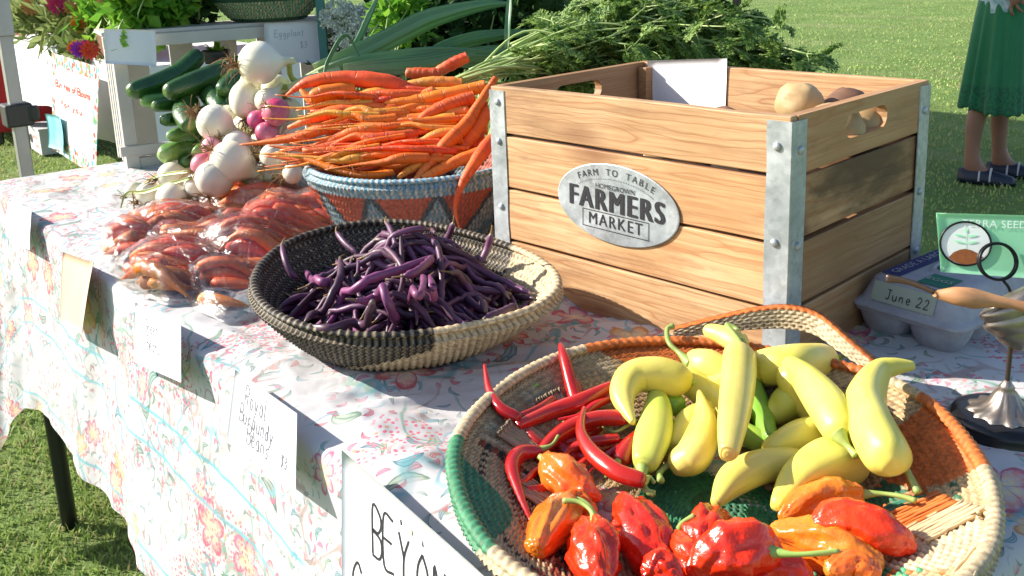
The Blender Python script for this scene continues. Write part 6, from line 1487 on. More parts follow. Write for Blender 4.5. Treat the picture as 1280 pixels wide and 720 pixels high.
def frond(lv, st, P, size, npin=9, stem_r=.0011):
    """feathery leaf: curved rachis with side pinnae carrying small leaflets"""
    Q = curve_pts(np.array(P), 12); tn, N, B = frames(Q); st.add(*loft(Q, np.linspace(stem_r, stem_r * .4, 12), 5))
    for i in range(3, 12):
        f = (i - 2) / 10
        for sgn in (-1, 1):
            L = size * math.sin(PI * min(1, f * .85 + .12)) * rnd.uniform(.7, 1.1); d = unit(tn[i] * .8 + B[i] * sgn + N[i] * rnd.uniform(-.4, .4)); side = unit(np.cross(d, N[i]))
            sh = rnd.random()
            for q in np.linspace(.15, 1, 6):
                for s2 in (-1, 1):
                    p = Q[i] + d * L * q; dd = unit(d * .8 + side * s2 + rv(.25)); ll = L * .58 * (1.1 - q * .6); lv.leaf(p, dd, unit(np.cross(dd, N[i] + rv(.3))), ll, ll * .27, min(1, max(0, sh + rnd.uniform(-.3, .3))))
def carrot_tops():
    # (start point of the stalks, direction of travel in the photo, number)
    bunch = [((560,103,1.44), (640,75,1.46), (720,55,1.48), (800,45,1.50), 'long bunch of carrot greens stretching from the carrots over to the crate'),
             ((548,112,1.42), (630,92,1.44), (700,84,1.46), (770,70,1.50), 'lower bunch of carrot greens lying along the crate side'),
             ((590,90,1.50), (680,50,1.52), (760,30,1.54), (850,30,1.56), 'upper bunch of carrot greens with stalks bent at the top'),
             ((600,88,1.54), (700,70,1.54), (800,60,1.56), (900,62,1.52), 'carrot greens lying behind the back edge of the crate'),
             ((620,75,1.62), (720,45,1.62), (820,25,1.60), (920,45,1.56), 'dense carrot greens rising highest behind the crate'),
             ((700,70,1.56), (800,55,1.54), (900,60,1.50), (985,78,1.46), 'carrot greens whose dark tips reach far right over the lawn'),
             ((640,60,1.70), (720,25,1.70), (790,12,1.68), (870,14,1.66), 'carrot greens farthest back against the lawn')]
    for bi, (a, b, c, d, lb) in enumerate(bunch):
        P = [pd(*p) for p in (a, b, c, d)]; t = thing('carrot_greens', lb, 'carrot greens', P[0], 'bunches of carrot greens')
        st = MB(); lv = Leaves(); ns = 13
        for k in range(ns):
            sp = [.004, .014, .030, .045]; Q = [P[i] + rv(1) * sp[i] * np.array([1, 1, .75]) for i in range(4)]
            Qc = curve_pts(np.array(Q), 20); st.add(*loft(Qc, np.linspace(.0021, .0011, 20), 6))
            for f in range(9 if bi not in (1,) else 6):
                i = rnd.randint(8, 19); o = Qc[i]; dr = unit(unit(Qc[min(19, i + 1)] - Qc[i - 1]) + rv(.6) + np.array([0, 0, -.08])); L = rnd.uniform(.035, .075)
                frond(lv, st, [o, o + dr * L * .5 + rv(.006), o + dr * L + np.array([0, 0, -rnd.uniform(.005, .03)])], rnd.uniform(.014, .024), stem_r=.0008)
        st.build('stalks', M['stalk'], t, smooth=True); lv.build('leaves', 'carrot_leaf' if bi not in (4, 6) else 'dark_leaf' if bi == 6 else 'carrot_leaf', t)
    # sprays drooping at the far right
    for i, pts in enumerate([[(900,62,1.52),(950,60,1.46),(985,70,1.44),(1018,72,1.44)], [(880,50,1.54),(930,42,1.50),(960,55,1.46),(990,85,1.44)], [(870,60,1.50),(905,75,1.46),(925,90,1.44)]]):
        P = [pd(*p) for p in pts]; st = MB(); lv = Leaves(); frond(lv, st, P, .020); frond(lv, st, [p + rv(.006) for p in P], .016)
        t = thing('carrot_greens', ['single carrot leaf reaching farthest right over the back of the crate', 'carrot leaf drooping behind the crate towards the lawn', 'short carrot leaf just above the back board of the crate'][i], 'carrot greens', P[0], 'bunches of carrot greens')
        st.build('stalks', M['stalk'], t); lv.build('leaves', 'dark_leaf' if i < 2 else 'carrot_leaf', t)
carrot_tops()
def bush(label, name, cat, c, r, n, L, w, mat, group=None, flowers=None, stems=8, base=None, up=.3):
    """leafy clump: leaves spread through an ellipsoid on thin stems"""
    c = np.array(c, float); r = np.array(r, float); b = np.array(base if base is not None else c - np.array([0, 0, r[2] * 1.3])); t = thing(name, label, cat, b, group)
    st = MB(); lv = Leaves(); tips = []
    for k in range(stems):
        q = unit(rv(1)); q[2] = abs(q[2]) * .8 + .1; e = c + q * r * rnd.uniform(.5, 1); tips.append(e); st.add(*tube([b + rv(.012) * np.array([1, 1, 0]), (b + e) / 2 + rv(.02), e], .0022, 5, 8, .0012))
    sc = [rnd.random() for _ in range(40)]; cl = [c + unit(rv(1)) * r * rnd.uniform(.2, .95) for _ in range(40)]
    for k in range(n):
        j = rnd.randrange(40); p = cl[j] + rv(.22) * r; d = unit((p - c) / r * .8 + rv(.6) + np.array([0, 0, up])); l = L * rnd.uniform(.6, 1.2); lv.leaf(p, d, unit(np.cross(d, rv(1))), l, l * w, min(1, max(0, sc[j] + rnd.uniform(-.35, .35))), .35)
    st.build('stems', M['stalk'], t); lv.build('leaves', mat, t)
    return t, tips
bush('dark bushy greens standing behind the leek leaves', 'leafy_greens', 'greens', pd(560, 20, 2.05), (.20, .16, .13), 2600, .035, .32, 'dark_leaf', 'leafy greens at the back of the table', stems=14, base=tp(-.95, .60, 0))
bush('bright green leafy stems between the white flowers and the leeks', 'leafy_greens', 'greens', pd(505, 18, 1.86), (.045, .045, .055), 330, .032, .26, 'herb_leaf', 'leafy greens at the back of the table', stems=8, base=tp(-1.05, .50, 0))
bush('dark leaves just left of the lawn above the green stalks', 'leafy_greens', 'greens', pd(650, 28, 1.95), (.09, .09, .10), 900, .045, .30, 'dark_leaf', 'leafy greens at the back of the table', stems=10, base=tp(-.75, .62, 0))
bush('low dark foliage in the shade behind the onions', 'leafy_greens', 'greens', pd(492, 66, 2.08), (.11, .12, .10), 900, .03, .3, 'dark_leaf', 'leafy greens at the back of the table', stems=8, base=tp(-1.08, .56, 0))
# white lace flowers
M['lace'] = simple('lace_petals', (.74, .76, .66), (.60, .64, .55), 60, .8)
def lace():
    b = tp(-1.2, .62, 0); t = thing('lace_flowers', 'bunch of white lacy umbel flowers standing behind the paper sign', 'flowers', b)
    for (x, y, d, r) in [(432,12,1.98,20),(455,30,1.95,22),(480,18,1.96,22),(438,35,1.94,14),(465,8,2.0,20),(497,28,1.96,16),(420,2,2.0,16),(450,48,1.93,14),(490,4,1.98,18)]:
        c = pd(x, y, d); R = r * d / FOC; lv = Leaves(); mb = MB(); root = c - np.array([0, 0, R * 1.6]) - FW * -.01
        for k in range(46):
            q = unit(np.array([rnd.gauss(0, .8), rnd.gauss(0, .8), .55 + rnd.random() * .5]) - FW * .5); e = root + q * R * 1.7; mb.add(*tube([root, (root + e) / 2, e], .0006, 4, 3))
            for m in range(22):
                p = e + rv(1) * R * .12; dd = unit(rv(1) + q); lv.leaf(p, dd, unit(np.cross(dd, rv(1))), R * .17, R * .09, .5)
        h = lv.build('flower_head', 'lace', t); mb.add(*tube([b + rv(.02) * np.array([1, 1, 0]), (b + root) / 2 + rv(.02), root], .0018, 5, 8)); mb.build('stalk', M['stalk'], h)
lace()

# ================================================================== WHITE SLATTED DISPLAY CRATE AT THE LEFT BACK
def display_crate():
    O = np.array([-1.462, -.018, .004]); a = math.radians(16); F_ = np.array([math.sin(a), math.cos(a), 0]); D_ = np.array([-math.cos(a), math.sin(a), 0]); Z = np.array([0, 0, 1.0]); ax = [F_, D_, Z]
    W_, Dp, Ht = .50, .17, .268
    t = thing('display_crate', 'white painted slatted wooden crate on its side holding cucumbers at the back left', 'crate', O + F_ * W_ / 2 + D_ * Dp / 2)
    def b(name, f, d, z, sf, sd, sz): return MB().box(O + F_ * f + D_ * d + Z * z, (sf, sd, sz), ax).build(name, M['white_wood'], t, bevel=.0015)
    for f in (.012, W_ - .012):
        for d in (.010, Dp - .010): b('corner_post', f, d, Ht / 2 - .01, .026, .020, Ht - .022)
    b('front_rail', W_ / 2, .006, Ht - .012, W_ + .03, .016, .024); b('back_rail', W_ / 2, Dp - .006, Ht - .012, W_, .016, .024)
    b('front_rail', W_ / 2, .008, .012, W_ - .05, .014, .022)
    for k in range(3): b('top_board', W_ / 2, .035 + k * .050, Ht + .004, W_ + .03, .044, .008)
    for k in range(5): b('back_slat', .06 + k * .095, Dp - .002, Ht / 2 - .01, .050, .008, Ht - .03)
    for k in range(3): b('side_slat', .004, .045 + k * .043, Ht / 2 - .01, .007, .020, Ht - .03)
    for k in range(3): b('side_slat', W_ - .004, .045 + k * .043, Ht / 2 - .01, .007, .020, Ht - .03)
    for k in range(3): b('bottom_board', W_ / 2, .035 + k * .050, .004, W_ - .03, .044, .007)
    MB().box(O + F_ * .05 + D_ * .0 + Z * .040, (.12, .010, .020), [unit(F_ * .8 - Z * .0), D_, Z]).build('brace', M['white_wood'], t, bevel=.0015)
    # signs hanging on it
    def fr(f, z, d=-.006): return O + F_ * f + D_ * d + Z * z
    def onf(x, y, d): r_ = ray(x, y); P_ = O + D_ * d; return CAM + r_ * (((P_ - CAM) @ D_) / (r_ @ D_))
    q = [onf(330, 29, -.020), onf(402, 26, -.020), onf(405, 79, -.030), onf(331, 77, -.030)]
    tt, sh = card('paper_sign', q, 'white paper sign with faint writing hanging from the white crate under the green basket', M['paper'], 0)
    A, B, Cc, Dd = q; X = unit(B - A); Yv = unit(A - Dd); Z2 = np.cross(X, Yv); Z2 = Z2 if Z2 @ (CAM - A) > 0 else -Z2
    handwriting('Eggplant', A * .75 + Dd * .25 + X * .022 - Yv * .01, X, Yv, .014, .0011, M['paleink'], 'writing', sh, .03); handwriting('$3', A * .3 + Dd * .7 + X * .075, X, Yv, .014, .0011, M['paleink'], 'writing', sh, .03)
    q = [onf(130, 36, -.018), onf(194, 38, -.018), onf(196, 83, -.030), onf(132, 79, -.030)]
    card('paper_sign', q, 'creased white paper hanging over the left corner of the white crate', M['paper'], .004, seed=2)
    # small potted succulent on the shelf
    c = pd(270, 66, 2.05); t2 = thing('succulent', 'small grey pot of spiky succulent under the top board of the white crate', 'plant', c)
    V, F = lathe([(.0001, 0), (.024, 0), (.031, .026), (.029, .028), (.026, .022), (.0001, .021)], 28, c - np.array([0, 0, .022])); mesh('pot', V, F, M['dark_plastic'], t2)
    lv = Leaves()
    for k in range(30): d = unit(rv(1) * np.array([1, 1, .3]) + np.array([0, 0, .6])); lv.leaf(c, d, unit(np.cross(d, [0, 0, 1.0])), .032, .005, rnd.random())
    lv.build('leaves', 'herb_leaf', t2)
    # herbs on top
    top = O + Z * (Ht + .01)
    bush('bright green basil plant on top of the white crate left of the green basket', 'basil_plant', 'plant', top + F_ * .085 + D_ * .09 + Z * .055, (.085, .08, .065), 1200, .034, .36, 'herb_leaf', 'herbs on the white crate', stems=12, base=top + F_ * .085 + D_ * .08)
    bush('dark green leafy herb close beside the green basket', 'leafy_herb', 'plant', top + F_ * .17 + D_ * .13 + Z * .04, (.05, .05, .045), 450, .03, .3, 'dark_leaf', 'herbs on the white crate', stems=8, base=top + F_ * .19 + D_ * .12)
    P = [top + F_ * .03 + D_ * .02 + Z * .02, pd(150, 32, 1.86), pd(146, 48, 1.85), pd(153, 62, 1.86)]; st = MB(); lv = Leaves(); Q = curve_pts(np.array(P), 14); st.add(*loft(Q, np.linspace(.0018, .001, 14), 6))
    for i in range(4, 14):
        for s_ in (-1, 1): d = unit(RT * s_ * .9 - UP * .5 + rv(.25)); lv.leaf(Q[i], d, unit(np.cross(d, FW + rv(.3))), .022, .005, .6 + .4 * rnd.random())
    t3 = thing('herb_sprig', 'pale green sprig drooping over the creased white paper', 'plant', P[0]); st.build('stem', M['stalk'], t3); lv.build('leaves', 'herb_leaf', t3)
    # green basket on top
    g = top + F_ * .330 + D_ * .070 - Z * .0; gb = Basket(g, .072, lambda th: .150 + 0 * np.asarray(th), lambda th: .105 + 0 * np.asarray(th), 1.2, .006); TE = np.array([.08, .36, .22])
    def gc(th, t_, row, side, stt, frac):
        c = np.ones((len(th), 3)) * TE; c[:] = np.where(((np.floor(th * 34) + row) % 2 < 1)[:, None], TE, CREAM * 1.05)
        if row % 6 == 0: c[:] = np.array([.02, .10, .06])
        sh = np.clip((-stt - .1) * 1.6, 0, 1)[:, None] * .6; return c * (1 - sh) + np.array([.08, .09, .05]) * sh
    t4 = thing('woven_basket', 'small green and cream woven basket standing on top of the white crate', 'basket', g); gb.build('bowl', t4, gc, row=.0065, stitch=.0075, rim_r=.005)
    for k in range(7):
        p = g + np.array([rnd.uniform(-.06, .06), rnd.uniform(-.06, .06), .085]); lump('eggplant', p, (.032, .030, .030), M['dark_eggplant'], 'dark eggplant in the green basket on the white crate', 'eggplant', 'eggplants in the green basket', 300 + k, k)
    # teal post
    p0 = pd(406, 75, 2.02); MB().box(np.array([p0[0], p0[1], .20]), (.018, .012, .42), [unit(np.array([RT[0], RT[1], 0])), unit(np.array([FW[0], FW[1], 0])), Z])
    mb = MB().box(np.array([p0[0], p0[1], .23]), (.018, .012, .45), [unit(np.array([RT[0], RT[1], 0])), unit(np.array([FW[0], FW[1], 0])), Z]); ob = mb.build('wooden_post', simple('teal_paint', (.03, .16, .15), (.05, .20, .18), 9, .5), bevel=.001); tag(ob, 'narrow teal painted post beside the white lacy flowers', 'post')
M['dark_eggplant'] = simple('eggplant_skin', (.03, .01, .035), rough=.2)
display_crate()

# ================================================================== TENT (legs and canopy) AND NEIGHBOUR STALL
def tent():
    A = pd(21, 140, 2.85); B = pd(921, 10, 4.9); A[2] = B[2] = GZ; v = B - A; L = np.linalg.norm(v); e = v / L; o = np.array([-e[1], e[0], 0]) ; Cc = B + o * 3.0; D = A + o * 3.0
    t = thing('market_tent', 'market tent whose square grey leg with a dark bracket stands at the far left', 'tent', A)
    H = 2.05
    for p, m, w in ((A, 'pole_metal', .036), (B, 'black_metal', .034), (Cc, 'black_metal', .034), (D, 'pole_metal', .036)):
        MB().box(p + np.array([0, 0, .55]), (w, w, 1.1), [e, o, np.array([0, 0, 1.0])]).build('lower_leg', M[m], t, bevel=.003)
        lg = MB().box(p + np.array([0, 0, 1.52]), (w * 1.32, w * 1.32, 1.12), [e, o, np.array([0, 0, 1.0])]).build('upper_leg', M[m], t, bevel=.004)
        br = MB().box(p + np.array([0, 0, .0]) + np.array([0, 0, atax(21, 143, 0, A[0])[2] - GZ]), (.075, .075, .068), [e, o, np.array([0, 0, 1.0])]).box(p + e * 0 + RT * .045 * np.array([1, 1, 0]) + np.array([0, 0, atax(21, 143, 0, A[0])[2] - GZ + .002]), (.035, .030, .045), [unit(RT * np.array([1, 1, 0])), unit(FW * np.array([1, 1, 0])), np.array([0, 0, 1.0])]).build('bracket', M['dark_plastic'], t, bevel=.006)
        MB().box(p + np.array([0, 0, .004]), (.10, .10, .006), [e, o, np.array([0, 0, 1.0])]).build('foot_plate', M[m], t)
    z = np.array([0, 0, 1.0]); ctr = (A + Cc) / 2 + z * (H + .75); cor = [p + z * H for p in (A, B, Cc, D)]; V = cor + [ctr] + [p - z * .22 for p in cor]
    F = [(i, (i + 1) % 4, 4) for i in range(4)] + [(i, 5 + i, 5 + (i + 1) % 4, (i + 1) % 4) for i in range(4)]
    c = mesh('canopy', V, F, simple('canopy_cloth', (.55, .06, .05), rough=.8), t, smooth=False); m = c.modifiers.new('s', 'SOLIDIFY'); m.thickness = .003
tent()
M['white_cloth'] = simple('white_cloth', (.80, .80, .80), (.72, .73, .75), 5, .85, .3, 12, .02)
M['blue_cloth'] = simple('blue_cloth', (.10, .45, .58), (.30, .62, .68), 8, .8); M['red_cloth'] = simple('red_cloth', (.42, .012, .02), (.25, .01, .012), 6, .8)
M['planter'] = simple('planter_wood', (.20, .085, .035), (.12, .05, .02), 20, .7); M['bucket'] = simple('bucket_metal', (.35, .36, .37), (.25, .26, .27), 20, .4, metal=.6)
M['carton'] = simple('printed_carton', (.55, .55, .56), (.48, .48, .5), 8, .8)
PETAL = {'magenta': (.62, .03, .20), 'orange': (.80, .22, .03), 'purple': (.35, .05, .55), 'yellow': (.80, .50, .05), 'redor': (.72, .08, .03), 'peach': (.75, .35, .15)}
for k, v in PETAL.items(): M['petal_' + k] = simple('petal_' + k, v, tuple(q * .8 for q in v), 40, .6, objvar=.1)
def blossom(c, r, col, parent):
    lv = Leaves(); up = unit(CAM - c + rv(.8) * 1.0)
    for ring, n, rr in ((0, 12, 1.0), (1, 10, .75), (2, 7, .5)):
        for k in range(n):
            a = 2 * PI * k / n + ring * .3; u = unit(np.cross(up, [0, 0, 1.0])); w = np.cross(up, u); d = unit(u * math.cos(a) + w * math.sin(a) + up * (.15 + ring * .35)); lv.leaf(c + up * .002 * ring, d, unit(np.cross(d, up)), r * rr, r * .24, rnd.random(), .3)
    lv.V = lv.V; o = mesh('blossom', np.array(lv.V), lv.F, M['petal_' + col], parent, smooth=False); return o
def bouquet(label, name, pts, c, r, n, mat, base, cat='flowers'):
    t, tips = bush(label, name, cat, c, r, n, .10, .16, mat, 'flower bouquets on the neighbour stall', stems=16, base=base, up=.5)
    for (x, y, d, rad, col) in pts: blossom(pd(x, y, d - .22), rad, col, t)
    return t
def stall():
    Af = at(8, 46, .0); Bf = at(152, 80, .0); u = unit(Bf - Af); w = np.array([-u[1], u[0], 0.0]); w = w if w[1] > 0 else -w; z = np.array([0, 0, 1.0]); L = np.linalg.norm(Bf - Af) + .25; Dp = .75
    t = thing('stall_table', 'neighbour stall table under a plain white cloth, with flowers on it', 'table', Af + u * L / 2 + w * Dp / 2 + z * GZ)
    MB().box(Af + u * L / 2 + w * Dp / 2 - z * .03, (L - .04, Dp - .04, .03), [u, w, z]).build('tabletop', M['planter'], t)
    for f in (.05, L - .05):
        for g in (.05, Dp - .05): V, F = tube([Af + u * f + w * g - z * .04, Af + u * f + w * g + z * GZ], .022, 8); mesh('leg', V, F, M['black_metal'], t)
    # cloth
    n = 160; m = 30; V = []; per = [];
    for f in np.linspace(0, L, 90): per.append((f, 0, 0, -1))
    for g in np.linspace(.02, Dp, 30): per.append((L, g, 1, 0))
    for f in np.linspace(L, 0, 60): per.append((f, Dp, 0, 1))
    for g in np.linspace(Dp, .02, 30): per.append((0, g, -1, 0))
    per = np.array(per); n = len(per)
    for i, (f, g, nx, ny) in enumerate(per):
        drop = .36 + .03 * math.sin(i * .12) + (.16 if min(abs(i), abs(i - 90)) < 6 else 0)
        for j in range(m):
            q = j / (m - 1) * drop; out = .01 + q * .05 + .035 * (q / .4) * float(fbm(i * .13, q * 2, 2)); V.append(Af + u * (f + nx * out) + w * (g + ny * out) - z * q + z * .003)
    F = grid_faces(n, m, True).tolist(); k0 = len(V); V += [Af + u * f + w * g + z * .003 for f, g in ((0, 0), (L, 0), (L, Dp), (0, Dp))]; F.append((k0, k0 + 1, k0 + 2, k0 + 3))
    o = mesh('stall_cloth', V, F, M['white_cloth'], loc=Af + u * L / 2); tag(o, 'plain white cloth hanging from the neighbour stall table', 'tablecloth')
    # banner with floral border
    nrm = -w
    def fp(x, y, off): 
        r_ = ray(x, y); P_ = Af - w * off; return CAM + r_ * (((P_ - CAM) @ w) / (r_ @ w))
    q = [fp(65, 66, .14), fp(124, 84, .14), fp(120, 212, .14), fp(66, 186, .14)]; tb, sh = card('banner', q, 'white banner with faded red lettering and a floral border hanging on the neighbour stall', M['white_cloth'], 0)
    a_, b_, c_, d_ = q; X = unit(b_ - a_); Yv = unit(a_ - d_); Zc = np.cross(X, Yv); Zc = Zc if Zc @ (CAM - a_) > 0 else -Zc; W1 = np.linalg.norm(b_ - a_); H1 = np.linalg.norm(a_ - d_)
    for nm, x0, x1, y0, y1 in (('floral_border', 0, W1, -.07, 0), ('floral_border', 0, .09 * W1, -H1, -.07), ('floral_border', .91 * W1, W1, -H1, -.07), ('floral_border', .09 * W1, .91 * W1, -H1, -H1 + .09)):
        P4 = [a_ + X * p + Yv * r + Zc * .001 for p, r in ((x0, y0), (x1, y0), (x1, y1), (x0, y1))]
        uvq = np.array([[x0, y0], [x1, y0], [x1, y1], [x0, y1]]) * 1.4 + 7
        mesh(nm, P4, [(0, 1, 2, 3)], M['floral_bold'], sh, smooth=False, uv=uvq)
    kx = .80 * W1 / (17 * .41 * .034); handwriting('Bunches of Blooms', a_ + X * .09 * W1 - Yv * .185 + Zc * .001, X * kx, Yv, .036, .009, M['red_ink'], 'lettering', sh, .02, .41); handwriting('for you', a_ + X * .22 * W1 - Yv * .29 + Zc * .001, X * kx, Yv, .036, .009, M['red_ink'], 'lettering', sh, .02, .62)
    o = card('cloth', [fp(56, 142, .16), fp(76, 146, .16), fp(80, 190, .16), fp(60, 184, .16)], 'pale blue cloth hanging beside the banner under the stall', M['blue_cloth'], .01)
    # planters, buckets
    def onT(x, y, off): p = at(x, y, 0.0) ; return p
    for x, y, lb in ((88, 68, 'brown wooden planter box on the neighbour stall'), (118, 76, 'second brown planter box nearer the white crate')):
        c = at(x, y, 0) + w * .12; pl = thing('planter_box', lb, 'planter', c, 'planters on the neighbour stall')
        for s_ in (-1, 1): MB().box(c + w * .06 * s_ + z * .07, (.24, .012, .13), [u, w, z]).build('long_side', M['planter'], pl); MB().box(c + u * .115 * s_ + z * .07, (.012, .108, .13), [u, w, z]).build('short_side', M['planter'], pl)
        MB().box(c + z * .012, (.218, .108, .012), [u, w, z]).build('bottom', M['planter'], pl)
    for x, y, lb in ((66, 57, 'grey metal bucket on the neighbour stall'), (135, 80, 'grey bucket half hidden behind the creased paper')):
        c = at(x, y, 0) + w * .1; V, F = lathe([(.0001, .002), (.05, .002), (.068, .17), (.071, .172), (.066, .172), (.048, .01)], 32, c); bo = mesh('bucket', V, F, M['bucket'], loc=c); tag(bo, lb, 'bucket', 'buckets on the neighbour stall')
    c0 = at(60, 56, 0) + w * .15
    bouquet('loose bouquet with a magenta bloom and long grassy leaves at the left of the stall', 'flower_bouquet', [(71,6,4.9,.055,'magenta'),(22,18,5.6,.05,'orange'),(38,8,5.2,.055,'peach'),(10,12,5.6,.06,'redor'),(4,20,5.6,.05,'orange')], pd(55, 22, 5.2), (.17, .16, .14), 520, 'olive_leaf', c0)
    bouquet('olive green bouquet with orange blooms in the middle of the stall', 'flower_bouquet', [(98,30,4.8,.045,'orange'),(88,10,4.9,.04,'peach'),(110,6,4.9,.035,'yellow'),(95,56,4.6,.03,'yellow')], pd(95, 28, 4.9), (.16, .15, .15), 620, 'olive_leaf', at(90, 66, 0) + w * .12)
    bouquet('low bouquet with purple and red blooms at the stall front', 'flower_bouquet', [(99,62,4.45,.045,'purple'),(112,63,4.45,.05,'redor'),(91,60,4.45,.03,'orange'),(106,57,4.5,.03,'magenta')], pd(108, 62, 4.55), (.09, .07, .05), 160, 'olive_leaf', at(110, 76, 0) + w * .05)
    bouquet('green leafy bouquet behind the basil', 'flower_bouquet', [(164,2,4.6,.05,'yellow'),(150,0,4.6,.04,'orange'),(128,4,4.6,.03,'peach')], pd(140, 18, 4.7), (.20, .15, .16), 700, 'herb_leaf', at(138, 78, 0) + w * .15)
    # grassy blades arching
    for i in range(16):
        p = pd(rnd.uniform(55, 125), 58, 4.6); e = p + RT * rnd.uniform(-.22, .22) + UP * rnd.uniform(-.02, .12); o = flat_leaf('grass_blade', [p, (p + e) / 2 + UP * .09, e, e + (e - p) * .3 - UP * .05], .006, 'onion_leaf', thick=.001, label='long arching grassy leaf among the flowers on the stall', group='grassy leaves on the neighbour stall')
    # boxes under the table
    c = at(46, 192, GZ) ; bx = thing('cardboard_box', 'grey printed cardboard box on the grass under the stall', 'box', c)
    MB().box(c + w * .12 + z * .09, (.34, .24, .16), [u, w, z]).build('box_body', M['carton'], bx, bevel=.004); MB().box(c + w * .12 + z * .172, (.35, .25, .012), [u, w, z]).build('box_lid', M['carton'], bx, bevel=.003)
    fc = c - w * .0012 + z * .09
    text_mesh('Summer', .045, fc + u * .03 + z * .025, u, z, M['red_ink'], bx); text_mesh('Citrus', .045, fc + u * .06 - z * .03, u, z, M['red_ink'], bx)
    th = np.linspace(0, 2 * PI, 28, endpoint=False); mesh('oval_logo', [fc - u * .10 + u * .045 * math.cos(q) + z * .03 * math.sin(q) - w * .0005 for q in th], [tuple(range(28))], M['ink'], bx, smooth=False)
    c = at(40, 165, GZ) + w * .45; bx = thing('storage_box', 'black storage box stacked in the dark under the stall', 'box', c); MB().box(c + z * .14, (.9, .35, .27), [u, w, z]).build('box_body', M['dark_plastic'], bx, bevel=.01); MB().box(c + z * .285, (.92, .37, .02), [u, w, z]).build('box_lid', M['dark_plastic'], bx, bevel=.006)
    # red stall beyond the pole
    c = at(-30, 175, GZ) + w * .4; rt = thing('red_stall_table', 'table with a dark red cloth left of the grey tent leg', 'table', c); MB().box(c + z * .40, (.9, .7, .62), [u, w, z]).build('red_cloth', M['red_cloth'], rt, bevel=.02)
    for f in (-.4, .4):
        for g in (-.3, .3): V, F = tube([c + u * f + w * g, c + u * f + w * g + z * .12], .02, 8); mesh('leg', V, F, M['black_metal'], rt)
def floral_bold():
    t = NT('banner_floral'); uv = t.coord('UV'); vo = t.node('ShaderNodeTexVoronoi', {'Vector': uv, 'Scale': 22.0}); cs = t.node('ShaderNodeSeparateColor', {'Color': vo.outputs['Color']})
    c = t.ramp(cs.outputs[0], [(0, (.7, .68, .65)), (.2, (.65, .06, .05)), (.4, (.70, .66, .6)), (.5, (.05, .35, .38)), (.68, (.75, .22, .10)), (.84, (.10, .30, .12))], 'CONSTANT'); c = t.mix(t.ramp(vo.outputs['Distance'], [(.45, 0.0), (.7, 1.0)]), c, (.7, .68, .65)); t.set(color=c, rough=.8); return t.m
M['floral_bold'] = floral_bold()
stall()

# ================================================================== PERSON ON THE LAWN
M['skin'] = simple('skin', (.30, .15, .10), (.26, .125, .085), 12, .5, sss=.05)
def skirt_mat():
    t = NT('green_skirt'); v = t.coord(); z = t.node('ShaderNodeSeparateXYZ', {'Vector': v}).outputs[2]
    lace = t.ramp(t.noise(v, 90, 2), [(.45, 0.0), (.55, 1.0)]); band = t.node('ShaderNodeMapRange', {'Value': z, 'From Min': .48, 'From Max': .46}).outputs[0]
    c = t.mix(t.noise(v, 20, 3), (.008, .135, .048), (.012, .18, .065)); c = t.mix(t.math('MULTIPLY', t.math('MULTIPLY', lace, band), .6), c, (.005, .045, .03)); t.set(color=c, rough=.75, sheen=.2); t.bump(t.noise(v, 60, 4), .3, .004); return t.m
M['skirt'] = skirt_mat()
M['blouse'] = simple('patterned_blouse', (.60, .66, .68), (.10, .30, .34), 45, .8); M['shoe'] = simple('dark_shoe', (.012, .018, .035), rough=.5); M['shoe_trim'] = simple('shoe_trim', (.5, .5, .52), rough=.5); M['hair'] = simple('brown_hair', (.05, .03, .02), rough=.5)
